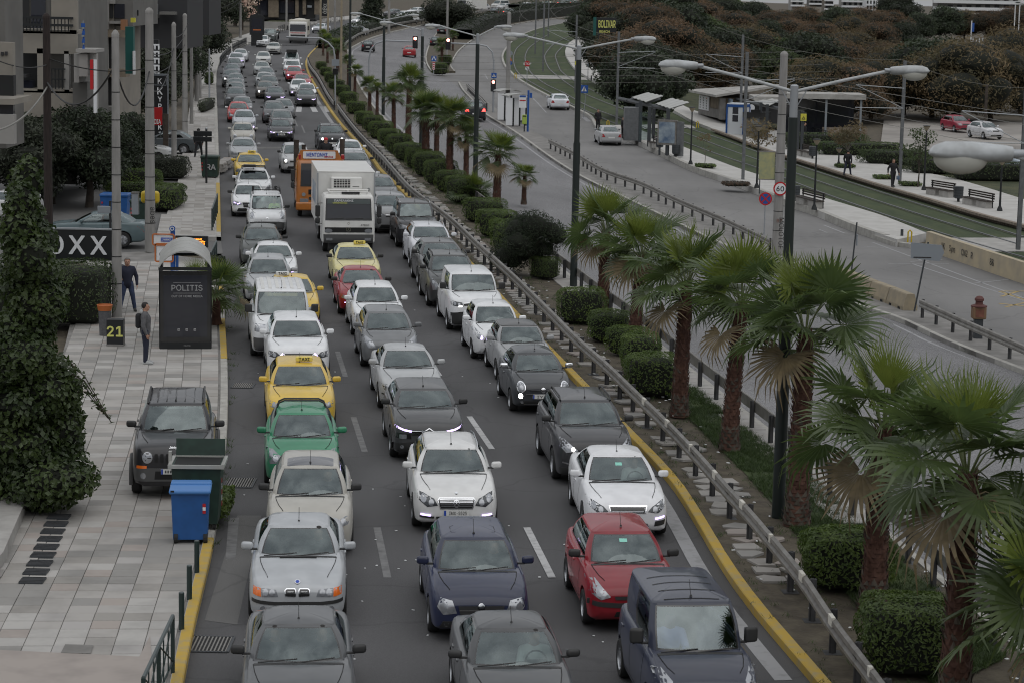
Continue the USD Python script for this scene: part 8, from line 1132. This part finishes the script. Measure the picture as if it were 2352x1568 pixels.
for k in range(4):
 c=e0+(e1-e0)*(k+.5)/4;P=thing('concrete_block',f'{["leftmost", "second", "third", "rightmost"][k]} beige concrete traffic block in the row on the separator','concrete block',(c[0],c[1],float(terr(*c[:2]))+.13),hd+R.uniform(-.03,.03),'concrete traffic blocks')
 pf=sg.Polygon([(-.3,0),(.3,0),(.3,.15),(.17,.62),(.14,.66),(-.14,.66),(-.17,.62),(-.3,.15)]);v,f=extr(pf,ln*.96);v=v[:,[2,0,1]]-[ln*.48,0,0];put(P,'block',(v,f),'barrier_beige');[put(P,'lifting_slot',box(.22,.64,.1,(x,0,.0)),'seam_dark')for x in(-ln*.25,ln*.25)]
p=curve(w([(2132,573),(2352,649),(2480,692)]),1);P=thing('concrete_wall','long beige concrete wall with black graffiti at the right edge','wall');put(P,'wall',strip(p,[(-.16,-.1),(-.13,.9),(.13,.9),(.16,-.1)],True),'wall_beige')
for s,t in((2.6,'AK'),(3.9,'Sym'),(5.6,'CN2'),(6.6,'R'),(9.2,'8&')):q,h=at(p,s);put(P,'graffiti',move(stand(textc(t,.3,.004)),(q[0]-.17*math.sin(h)*-1,q[1]-.17*math.cos(h),float(terr(*q))+.32),rotz(h)),'graffiti_black')
b=G(2245,777,.13);P=thing('fire_hydrant','weathered red and tan hydrant pillar behind the right guardrail','hydrant',b);put(P,'post',box(.3,.3,.75),'steel_dark');put(P,'case',rbox(.5,.44,.46,.05,(0,0,.72)),'hydrant_tan',40);put(P,'collar',lathe([(.3,1.16),(.3,1.2),(.14,1.26),(.13,1.4),(.001,1.4)],12),'hydrant_red',40);put(P,'cap',lathe([(.17,1.38),(.17,1.46),(.1,1.54),(.001,1.56)],12),'hydrant_red',40);put(P,'door',box(.3,.01,.28,(0,-.225,.8)),'brick_red')
def tube_bollard(label,x,y,yt,m,hoop=True):b=G(x,y,.14);H=topz(b,yt);P=thing('bollard',label,'bollard',b);put(P,'hoop' if hoop else 'shaft',tube([(-.09,0,0),(-.09,0,H-.1),(0,0,H),(.09,0,H-.1),(.09,0,0)],.04,8)if hoop else tube([(0,0,0),(0,0,H)],[.08,.07],10),m,50)
tube_bollard('yellow hoop bollard at the tram crossing near the beige wall',2089,557,529,'yellow_plastic');tube_bollard('grey bollard left of the yellow hoop bollard',2071,551,527,'steel_dark',False);tube_bollard('yellow post at the corner of the tram crossing path',1184,181,168,'yellow_plastic');tube_bollard('orange yellow hoop by the person in a long coat',1396,300,277,'yellow_plastic');tube_bollard('yellow hoop on the promenade between shelter and brown wall',1602,294,279,'yellow_plastic')
for k,(x,y)in enumerate(((1358,187),(1390,194))):tube_bollard(f'short black bollard {["left", "right"][k]} of two by the lantern at the promenade bend',x,y,y-13,'iron_dark',False)
# ---------------------------------------------------------------- buildings
def fb(P,name,x0,y0,x1,y1,Y,d,m,out=0.0):
 a,b=far_pt(x0,y1,Y-out),far_pt(x1,y0,Y-out);return put(P,name,box(abs(b[0]-a[0]),d,abs(b[2]-a[2]),((a[0]+b[0])/2,Y-out+d/2,min(a[2],b[2]))),m)
def bld(name,label,cat='building'):return thing(name,label,cat)
P=bld('apartment_block','cream apartment block with rounded balconies behind the dark wooden pole');Y=112
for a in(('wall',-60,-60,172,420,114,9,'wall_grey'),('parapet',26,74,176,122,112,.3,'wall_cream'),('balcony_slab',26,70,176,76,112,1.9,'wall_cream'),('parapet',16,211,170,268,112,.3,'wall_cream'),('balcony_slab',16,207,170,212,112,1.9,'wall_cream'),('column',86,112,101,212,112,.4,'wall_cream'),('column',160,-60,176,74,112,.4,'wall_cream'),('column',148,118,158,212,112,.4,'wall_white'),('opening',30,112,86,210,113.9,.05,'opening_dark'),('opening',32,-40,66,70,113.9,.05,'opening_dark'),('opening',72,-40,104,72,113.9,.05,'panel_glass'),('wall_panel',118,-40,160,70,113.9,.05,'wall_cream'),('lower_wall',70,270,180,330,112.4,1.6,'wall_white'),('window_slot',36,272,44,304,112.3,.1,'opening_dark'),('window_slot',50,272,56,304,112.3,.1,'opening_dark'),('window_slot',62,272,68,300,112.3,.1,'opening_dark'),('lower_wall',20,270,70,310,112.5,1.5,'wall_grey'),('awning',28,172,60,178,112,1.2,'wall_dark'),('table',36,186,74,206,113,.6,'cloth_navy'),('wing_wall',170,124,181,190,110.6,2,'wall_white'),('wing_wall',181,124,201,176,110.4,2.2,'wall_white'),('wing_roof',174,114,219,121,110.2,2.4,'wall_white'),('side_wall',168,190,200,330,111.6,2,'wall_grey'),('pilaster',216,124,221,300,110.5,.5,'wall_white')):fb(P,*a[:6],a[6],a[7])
for y0,y1,x0,x1 in((40,73,4,168),(158,205,118,150)):
 for k in range(int((x1-x0)/8)):x=x0+k*8;fb(P,'baluster',x,y0,x+1.8,y1,111.9,.06,'iron_dark')
 for y in(y0,(y0+y1)/2):fb(P,'handrail',x0,y,x1,y+2.4,111.85,.06,'iron_dark')
P=bld('balcony_building','white balcony edge of a nearer building at the left frame edge')
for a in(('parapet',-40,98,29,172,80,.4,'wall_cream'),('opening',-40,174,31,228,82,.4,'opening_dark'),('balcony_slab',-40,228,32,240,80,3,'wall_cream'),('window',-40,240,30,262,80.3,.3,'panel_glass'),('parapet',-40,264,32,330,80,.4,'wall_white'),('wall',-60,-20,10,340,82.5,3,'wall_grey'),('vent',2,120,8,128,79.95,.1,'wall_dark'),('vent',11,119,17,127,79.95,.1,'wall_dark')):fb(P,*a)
b=far_pt(213,260,109);P=thing('wall_sign','narrow upright red sign on the side of the cream apartment block','sign');fb(P,'panel',207,138,215,206,109.6,.3,'sign_red');fb(P,'edge',215,138,220,260,109.6,.3,'sign_white')
P=thing('flag','blue and white striped flag hanging by the balcony','flag')
for k in range(7):fb(P,'stripe',186+k*.5+(k%3),54+k*9,195-k*.1-(k%2)*2,54+k*9+(9 if k%2==0 else 4),110.6,.05,('sign_blue','sign_grey')[k%2]);fb(P,'fold',188+(k%2)*2,58+k*9,194,63+k*9,110.7,.05,'sign_blue')
fb(P,'staff',190,48,191.2,56,110.7,.05,'pole_grey')
P=bld('grey_block','grey rendered block with tall openings right of the cream apartments')
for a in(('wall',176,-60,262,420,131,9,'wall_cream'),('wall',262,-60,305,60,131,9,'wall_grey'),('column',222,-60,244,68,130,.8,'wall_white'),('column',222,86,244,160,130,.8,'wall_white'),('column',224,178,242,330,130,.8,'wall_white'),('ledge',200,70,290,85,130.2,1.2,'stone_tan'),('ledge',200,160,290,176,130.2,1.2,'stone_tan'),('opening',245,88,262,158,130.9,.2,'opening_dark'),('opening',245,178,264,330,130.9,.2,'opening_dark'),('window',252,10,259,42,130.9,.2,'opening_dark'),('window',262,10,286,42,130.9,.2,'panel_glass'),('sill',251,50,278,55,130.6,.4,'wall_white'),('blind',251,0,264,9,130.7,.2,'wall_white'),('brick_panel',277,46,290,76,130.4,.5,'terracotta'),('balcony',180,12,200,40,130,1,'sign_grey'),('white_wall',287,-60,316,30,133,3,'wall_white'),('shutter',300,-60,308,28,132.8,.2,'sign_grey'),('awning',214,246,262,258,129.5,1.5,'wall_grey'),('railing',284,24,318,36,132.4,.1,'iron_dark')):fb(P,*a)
tag(put(P,'hanging_plants',crown([(far_pt(208,12,129.6),np.array([.9,.4,.6])),(far_pt(212,96,129.6),np.array([.5,.4,.5]))],900,.16,rng,1,.5),'leaf_rust'),kind='stuff')
P=bld('teal_pylon','dark teal panel with a white edge behind the concrete pole tops','sign');fb(P,'panel',288,62,306,170,124,.5,'teal_panel');fb(P,'edge',305,118,309,172,123.8,.3,'sign_white');fb(P,'sign_box',300,42,310,52,123.8,.3,'sign_yellow')
P=bld('balcony_house','dark house with a pale glazed balcony behind the tall concrete pole')
for a in(('wall',306,-60,430,110,160,8,'wall_dark'),('balcony',316,10,356,34,158.6,1.4,'sign_grey'),('slab',314,34,358,42,158.4,1.6,'wall_grey'),('ledge',366,28,402,34,158.8,1,'wall_grey'),('wall',396,-60,480,80,200,8,'wall_dark'),('garden_wall',282,286,332,308,135,.4,'wall_cream')):fb(P,*a)
P=bld('stone_building','tan stone faced building with dark shop windows behind the tanker lorry');Y=395
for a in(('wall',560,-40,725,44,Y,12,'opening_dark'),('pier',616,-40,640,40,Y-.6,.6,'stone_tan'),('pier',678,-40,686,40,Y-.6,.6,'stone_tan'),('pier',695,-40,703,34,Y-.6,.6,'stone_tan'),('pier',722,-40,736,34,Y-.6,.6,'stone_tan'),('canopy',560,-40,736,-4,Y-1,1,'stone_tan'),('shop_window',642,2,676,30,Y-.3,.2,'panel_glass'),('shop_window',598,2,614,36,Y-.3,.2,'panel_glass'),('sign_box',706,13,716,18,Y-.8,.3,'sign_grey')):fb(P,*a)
solo('verge_lawn',sheet(w([(595,55),(655,44),(690,41),(700,46),(650,62),(604,66)]),.2,6),'wild_grass',kind='structure');P=bld('garden_wall','low white wall behind the advertising column','wall');fb(P,'wall',600,52,700,66,352,.6,'wall_white')
P=bld('shop_row','row of shops and hoardings along the top edge of the far bend');Y=640
for i,(x0,y0,x1,y1,m,nm)in enumerate(((780,-30,880,20,'wall_dark','shop_front'),(790,10,830,26,'wall_grey','canopy'),(940,-30,1040,14,'wall_dark','shop_front'),(966,-20,978,22,'sign_black','hoarding'),(1041,-20,1055,11,'orange_plastic','hoarding'),(1040,11,1056,22,'sign_black','hoarding'),(1100,-20,1114,18,'sign_grey','hoarding'),(1060,-30,1200,8,'wall_grey','shop_front'),(1200,-30,1320,8,'wall_dark','shop_front'),(1375,-30,1480,6,'sign_red','shop_front'),(1330,-30,1375,10,'wall_grey','shop_front'),(1216,-20,1228,6,'wall_white','pillar'),(1262,-20,1270,6,'wall_white','pillar'),(1290,-20,1298,8,'wall_white','pillar'))):fb(P,nm,x0,y0,x1,y1,Y-i*.4,1 if i else 8,m)
for kd,x,y,col,yaw,lab in(('van',676,27,WHITE,-PI/2,'white delivery van parked side on before the stone building'),('van',600,26,(.3,.03,.04),PI/2,'red van parked before the stone building'),('hatch',606,34,SILVER,-PI/2,'pale car by the red van before the stone building')):loc,rz=spot(kd,x,y,yaw=yaw);build_car(lab,'van' if kd=='van' else 'car',loc,rz,kd,col,[],detail=0)
loc,rz=at_lane(1060,30);P=thing('box_lorry','white lorry cab far up the bend by the orange hoarding','lorry',(loc[0],loc[1],loc[2]),-.6);S=cab(P,2.4,2.0,2.9,'truck_white');put(P,'windscreen',patch(S,shp([(-1.0,1.6),(1.0,1.6),(.96,2.5),(-.96,2.5)]),1,1,.02,.03,.15),'panel_glass');put(P,'cargo_box',box(2.4,5,2.5,(0,4.6,.9)),'truck_white')
tree_proto('blossom_tree','pink and white lit blossom tree at the top of the pavement',G(556,70),95,6.5,5.5,'paper_white',1500,.3,9,loose=1);mat('blossom',(.6,.36,.3),.8,col2=(.7,.62,.5),scale=.6);UsdShade.MaterialBindingAPI(stage.GetPrimAtPath('/World/blossom_tree/crown')).Bind(UsdShade.Material.Get(stage,'/World/Looks/blossom'))
# ---------------------------------------------------------------- tram stop
def roof_panel(P,pts,z,nm='roof_panel'):
 q=np.array([G(x,y,z)for x,y in pts]);a,b_,c,d=q;n=9;vs=[]
 for i in range(n):t=i/(n-1);e=a+(d-a)*t;f=b_+(c-b_)*t;h=.05*(i%2);vs+=[e+[0,0,h],f+[0,0,h+.25],e+[0,0,h-.05],f+[0,0,h+.2]]
 f=[]
 for i in range(n-1):o=i*4;f+=[[o,o+1,o+5],[o,o+5,o+4],[o+2,o+6,o+7],[o+2,o+7,o+3]]
 put(P,nm,(np.array(vs),np.array(f)),'shelter_roof')
def upright(P,x,y,yt,m,nm='column',r=.11,dz=.36):b=G(x,y,dz);put(P,nm,move(box(r*2,r*2,topz(b,yt)),b),m);return b
P=thing('tram_shelter','dark steel tram shelter with two pale sheet roofs on the platform','tram shelter')
za=2.75
for cs in(((1449,224),(1485,220),(1523,228),(1483,235)),((1504,239),(1540,233),(1583,243),(1538,250))):roof_panel(P,cs,za+.3)
for x,y,yt in((1469,327,232),(1490,337,245),(1500,318,250),(1532,357,250),(1462,322,236)):upright(P,x,y,yt,'steel_dark',r=.13)
bm_=[G(1422,227,za),G(1480,240,za),G(1537,252,za)];put(P,'roof_beam',tube(bm_,.16,6),'steel_dark');[put(P,'roof_beam',tube([G(x,y,za),G(x+38,y-12,za+.2)],.09,6),'steel_dark')for x,y in((1440,232),(1478,240),(1533,251))]
tb=G(1449,322,.36);put(P,'ticket_wall',box(1.15,1.5,topz(tb,247),tb),'mast_steel');gp_=G(1481,331,.36);put(P,'glass_screen',box(.9,.05,2.1,gp_+[0,0,.3]),'shelter_glass')
def bench(label,x0,y0,x1,y1,dz=.36):
 a,b_=G(x0,y0,dz),G(x1,y1,dz);d=b_-a;L_=np.linalg.norm(d[:2]);hd=math.atan2(d[1],d[0]);P=thing('bench',label,'bench',(a+b_)/2,hd,'slatted benches at the tram stop')
 for s in(-1,1):put(P,'concrete_foot',box(L_*.36,.4,.38,(s*L_*.27,0,0)),'concrete');put(P,'back_post',box(.06,.06,.85,(s*L_*.44,.24,0)),'iron_dark')
 for k in range(4):put(P,'seat_slat',box(L_,.1,.05,(0,-.2+.13*k,.39)),'wood_slat')
 for k in range(3):put(P,'back_slat',box(L_,.03,.09,(0,.26,.52+.13*k)),'wood_slat')
bench('slatted bench under the tram shelter',1493,338,1509,342);bench('slatted bench beside the lantern post on the front platform',1832,466,1884,480);bench('left slatted bench of two on the promenade',2130,446,2186,455);bench('right slatted bench of two on the promenade',2214,468,2274,480);bench('slatted bench under the rear shelter roof',1834,357,1860,363)
def pbin(label,x,y,yt):b=G(x,y,.36);H=topz(b,yt);P=thing('platform_bin',label,'bin',b);put(P,'drum',lathe([(.2,.2),(.27,.25),(.29,H),(.24,H+.01),(.001,H-.1)],14),'cloth_navy' if False else 'steel_dark',40);put(P,'foot',box(.14,.14,.24),'iron_dark');[put(P,'band',lathe([(.285+.004*k,H*(.4+.18*k)),(.287+.004*k,H*(.42+.18*k))],14),'iron_dark')for k in range(3)]
for a in(('grey bin by the bench in the tram shelter',1515,345,317),('grey bin right of the blue poster case',1552,361,333),('grey bin beside the bench by the lantern post',1826,462,427),('grey bin between the two promenade benches',2201,464,429),('grey bin at the rear shelter bench',1866,365,337)):pbin(*a)
b=G(1532,358,.36);P=thing('poster_case','grey poster case with a blue poster at the end of the tram shelter','poster case',b,-.5);H=topz(b,276);put(P,'case',box(1.5,.25,H-.75,(0,0,.75)),'galvanised');put(P,'poster',box(1.25,.02,H-1.05,(0,-.135,.9)),'poster_blue');[put(P,'leg',box(.12,.12,.76,(x,0,0)),'steel_dark')for x in(-.6,0,.6)];put(P,'side_column',box(.4,.34,H-.1,(1.0,0,0)),'mast_steel')
b=G(1763,446,.36);P=thing('map_panel','pale yellow map panel with a grey post on the platform by the concrete pole','panel',b,-.2);H=topz(b,350);put(P,'map',box(.95,.08,H-.9,(-.1,0,.9)),'map_print');put(P,'frame',join(box(1.05,.1,.06,(-.1,0,H)),box(1.05,.1,.06,(-.1,0,.84))),'galvanised');put(P,'leg',box(.06,.06,.9,(-.5,0,0)),'steel_dark');put(P,'grey_post',box(.4,.25,H,(.62,0,0)),'mast_steel')
P=thing('tram_shelter','second tram shelter behind the nearest lamp post, with a round clock','tram shelter')
for cs in(((1728,231),(1748,228),(1790,238),(1765,244)),((1800,245),(1822,243),(1862,252),(1842,257))):roof_panel(P,cs,2.9)
for x,y,yt in((1831,352,255),(1841,346,256),(1760,322,240),(1745,315,236)):upright(P,x,y,yt,'steel_dark')
put(P,'roof_beam',tube([G(1690,228,2.7),G(1770,246,2.7),G(1850,262,2.7)],.15,6),'steel_dark');ck=G(1726,248,2.6);put(P,'clock',move(disc(.28,.1),ck,rotx(PI/2)),'sign_white');b=G(1842,346,.36);put(P,'warning_panel',box(.45,.04,.55,b+[.0,-.2,topz(b,278)]),'sign_yellow');put(P,'warning_mark',stand(extr(sg.Polygon([(-.12,0),(.12,0),(0,.2)]).exterior.buffer(.02),.01),0,b+[0,-.23,topz(b,274)]),'plate_text')
b=G(1737,315,.36);P=thing('ticket_kiosk','dark ticket kiosk with a black canopy under the round clock','kiosk',b,-.25);H=topz(b,256);put(P,'case',box(1.7,1.6,H-.2),'wall_grey');put(P,'canopy',box(2.1,1.9,.45,(0,-.1,H-.5)),'gloss_black');put(P,'hatch',box(.7,.02,.9,(0,-.815,1.1)),'sign_grey');put(P,'hatch_frame',box(.8,.03,.3,(0,-.82,2.0)),'seam_dark')
b=G(1694,309,.36);P=thing('guard_booth','white guard booth with blue corners and small windows on the promenade','booth',b,-.42);H=topz(b,243);put(P,'walls',box(1.5,1.5,H),'booth_white');put(P,'roof_band',box(1.58,1.58,.22,(0,0,H-.1)),'booth_blue');put(P,'roof',box(1.5,1.5,.08,(0,0,H+.12)),'booth_white');[put(P,'corner_post',box(.14,.14,H-.1,(x,y,0)),'booth_blue')for x in(-.74,.74)for y in(-.74,.74)];[put(P,'window',box(.5,.02,.55,(x,-.755,z)),'panel_glass')for x in(.0,)for z in(1.1,1.75)];[put(P,'side_window',box(.02,.5,.55,(-.755,-.0,z)),'panel_glass')for z in(1.1,1.75)];put(P,'graffiti',move(stand(textc('kx',.5,.004),-PI/2,(-.757,-.2,.35))),'graffiti_black')
P=thing('promenade_pavilion','brown walled pavilion with sloping pale roofs and a white notice board','pavilion');a,b_=G(1606,262,.36),G(1661,284,.36);hd=math.atan2((b_-a)[1],(b_-a)[0]);L_=np.linalg.norm((b_-a)[:2]);q3=lambda s,o,z:a+np.array([math.cos(hd)*s+math.sin(hd)*-o,math.sin(hd)*s+math.cos(hd)*o,z]);H=topz(a,215)
put(P,'wall',move(box(L_,5,H),q3(L_/2,2.5,0),rotz(hd)),'stone_tan');put(P,'base_course',move(box(L_+.1,.1,.8),q3(L_/2,-.04,0),rotz(hd)),'concrete_dark');put(P,'notice_board',move(box(L_*.42,.08,H*.68),q3(L_*.24,-.1,H*.25),rotz(hd)),'sign_white')
for i in range(3):
 for j in range(5):put(P,'notice_print',move(box(.22,.01,.12),q3(L_*(.1+.13*i),-.16,H*(.32+.12*j)),rotz(hd)),'sign_red' if(i,j)==(2,4)else 'plate_text')
rp_=[q3(-1,-1,H+.1),q3(L_*1.1,-1,H+.1),q3(L_*1.2,5,H+1.2),q3(-.2,5,H+.5)];put(P,'roof',(np.array(rp_+[p+[0,0,.2]for p in rp_]),np.array([[4,5,6],[4,6,7],[0,2,1],[0,3,2],[0,1,5],[0,5,4],[1,2,6],[1,6,5]])),'concrete');put(P,'pillar',move(box(.5,.5,H),q3(L_+.2,-.2,0),rotz(hd)),'concrete_dark')
put(P,'mural_gate',move(box(1.3,.08,1.9),q3(L_+1.1,.3,0),rotz(hd)),'poster_blue');put(P,'flat_roof',box(7,5,.35,q3(L_+4,5,H+.1)),'concrete');put(P,'dark_recess',box(6.4,4.4,H+.1,q3(L_+4,5.2,0)),'wall_dark')
b=G(1850,330,.36);P=thing('open_pavilion','flat roofed open pavilion behind the nearest lamp post','pavilion',b);H=topz(b,216);put(P,'roof',box(6.5,4,.4,(1.5,2,H-.4)),'concrete');put(P,'glazing',box(5.6,.1,H-.5,(1.5,3.4,0)),'panel_glass');[put(P,'column',box(.16,.16,H-.4,(x,.3,0)),'sign_grey')for x in(-1,1.6,4.4)];put(P,'stone_plinth',box(3.6,.5,1.3,(3.2,.6,0)),'stone_wall')
P=thing('brown_wall','rust brown panelled wall beside the promenade bend','wall');b=G(1420,206,.36);put(P,'panel',box(1.6,.3,topz(b,128),b),'brick_red');P=thing('billboard','black billboard reading Bolivar in yellow above the dark trees','billboard');fb(P,'board',1366,42,1416,74,205,.3,'sign_black');c=far_pt(1394,64,204.6);put(P,'lettering',stand(textc('BOLIVAR',.62,.03,True,1.5),0,c),'spray_yellow');put(P,'small_lettering',stand(textc('BEACH',.2,.03,True,.9),0,c+[-.2,0,-.45]),'spray_yellow');[put(P,'leg',box(.2,.2,topz(G(x,150,.3),74),G(x,150,.3)),'iron_dark')for x in(1374,1408)];fb(P,'parrot_cutout',1362,40,1370,82,204.8,.1,'teal_panel')
b=G(1385,150,.3);P=thing('grey_hut','grey corrugated hut under the billboard','hut',b);put(P,'walls',box(2.2,2,topz(b,108)),'mast_steel');put(P,'roof',box(2.5,2.3,.15,(0,0,topz(b,108))),'steel_dark');[put(P,'rib',box(.05,.03,topz(b,108),(-.9+.3*k,-1.01,0)),'steel_dark')for k in range(7)]
def arch_shelter(label,x,y,n):
 b=G(x,y,.13);P=thing('bus_shelter',label,'bus shelter',b,.35);an=np.linspace(-.9,.9,9)
 v=np.array([(1.25*math.sin(a),yy,2.3+.45*math.cos(a))for a in an for yy in(0,1.7)]+[(1.25*math.sin(a),yy,2.25+.45*math.cos(a))for a in an for yy in(0,1.7)]);f=[]
 for i in range(8):o=i*2;f+=[[o,o+2,o+3],[o,o+3,o+1],[o+18,o+21,o+20],[o+18,o+19,o+21],[o,o+18,o+20],[o,o+20,o+2]]
 put(P,'roof',(v,np.array(f)),'shelter_roof',50)
 for k in range(n):put(P,'back_panel',box(.55,.06,2.2,(-.8+.72*k,.2+.45*k,.2)),'sign_white');put(P,'panel_edge',box(.12,.1,2.3,(-.45+.72*k,.2+.45*k,.1)),'iron_dark')
 put(P,'seat',box(1.6,.4,.08,(.1,.9,.45)),'iron_dark')
arch_shelter('nearer arched bus shelter on the separator island',1192,294,3);arch_shelter('farther arched bus shelter on the separator island',1172,281,2);b=G(1212,303,.13);P=thing('bus_stop_sign','tall blue bus stop post with a white sign on the separator island','bus stop',b);H=topz(b,208);put(P,'post',tube([(0,0,0),(0,0,H)],.08,8),'sign_blue',40);put(P,'sign_face',box(.6,.05,1.0,(-.45,-.05,H-1.4)),'sign_white');put(P,'name_band',box(.5,.02,.14,(-.45,-.085,H-.55)),'sign_blue');put(P,'red_band',box(.5,.02,.08,(-.45,-.085,H-.85)),'sign_red');put(P,'blue_panel',box(.2,.08,.4,(.2,0,H-.6)),'sign_blue');b=G(1207,303,.13);P=thing('lime_box','lime green litter box on the bus stop island','litter box',b+[-.1,-.1,.6]);put(P,'tub',rbox(.38,.3,.75,.05),'lime_box',40);put(P,'stem',box(.1,.1,.6,(0,0,-.6)),'iron_dark');put(P,'mouth',box(.28,.02,.1,(0,-.15,.6)),'seam_dark')
def parked(label,kind,x,y,col,yaw,over=None,dz=.06,**k):b=G(x,y,dz);return build_car(label,'car',b,yaw,kind,col,F('plain',mkb(kind,over)),over=over,tail='red_lens',detail=1,**k)
c=parked('small white hatchback seen from behind, parked at the left edge','small',40,505,(.45,.45,.45),PI-.12,dict(L=3.5,W=1.62,H=1.46));v,f=box(.5,.02,.11,(0,1.76,.6));put(c[0],'rear_plate_mark',(v,f),'plate_white')
parked('blue grey saloon parked side on in the side street','sedan',222,562,(.1,.14,.15),-PI/2,dict(L=4.4));parked('dark grey saloon parked side on behind the twin poles','sedan',380,352,(.06,.07,.075),-PI/2,dict(L=4.5));parked('silver hatchback parked side on behind the thick pole','hatch',322,372,(.42,.43,.43),PI/2,dict(L=4.0));parked('pink red hatchback in the car park under the trees','hatch',2197,302,(.24,.03,.05),.25,dict(L=4.0));parked('white car half hidden by shrubs in the car park','hatch',2262,318,(.55,.55,.56),.3);parked('pale blue car behind the verge under the blurred lamp head','hatch',2330,392,(.35,.4,.45),.3)
def slabs_bld(label,rect,Y,fl,m='wall_white',cols=4):
 x0,y0,x1,y1=rect;P=bld('distant_building',label);fb(P,'wall',x0,y0,x1,y1,Y,14,m)
 for y in fl:fb(P,'balcony_band',x0-(x1-x0)*.04,y,x1+(x1-x0)*.04,y+3.2,Y-2,2,'sign_white');[fb(P,'window',x0+(x1-x0)*(k+.15)/cols,y-8,x0+(x1-x0)*(k+.7)/cols,y-.5,Y-.2,.25,'opening_dark')for k in range(cols)]
slabs_bld('long low white balcony building at the top right',(2152,2,2345,40),1150,(4,20,33),'wall_grey',9);slabs_bld('taller white block behind the low balcony building',(2228,-30,2310,18),1190,(-2,9),'wall_white',5);slabs_bld('pale block left of the grey glass block',(1818,-20,1847,26),1100,(2,12),'wall_white',2);slabs_bld('grey glass block in the far row',(1895,-20,1915,32),1120,(0,10,20),'panel_glass',3);slabs_bld('white house among the far trees',(1990,2,2012,31),1100,(10,22),'sign_white',3);slabs_bld('white villa with terraces in the far row',(1935,-10,1985,22),1130,(2,14),'wall_white',4);slabs_bld('pale flats behind the far trees',(2030,-20,2080,12),1200,(-4,6),'wall_grey',4);slabs_bld('pale flats at the middle of the far row',(1860,-20,1890,16),1210,(-2,8),'wall_grey',3)
for x,y0,y1,lab in((2228,130,48,'flagpole with a limp blue flag near the beach'),(2330,56,10,'left tall floodlight mast by the beach'),(2340,58,8,'right tall floodlight mast by the beach'),(2234,112,90,'first short white pole in a row by the beach'),(2242,110,90,'second short white pole in a row by the beach'),(2249,108,88,'third short white pole in a row by the beach'),(2257,105,88,'fourth short white pole in a row by the beach'),(1518,34,-6,'striped white mast above the dark trees')):
 p0=far_pt(x,y0,420);H=far_pt(x,y1,420)[2]-p0[2];P=thing('distant_pole',lab,'pole',p0-[0,0,6]);put(P,'shaft',tube([(0,0,0),(0,0,H+6)],.1,6),'sign_white')
 if 'flag' in lab:put(P,'flag',box(.5,.05,1.6,(.25,0,H+4)),'sign_blue')
 if 'flood' in lab:put(P,'lamps',box(1.6,.3,.4,(0,0,H+6)),'sign_white')
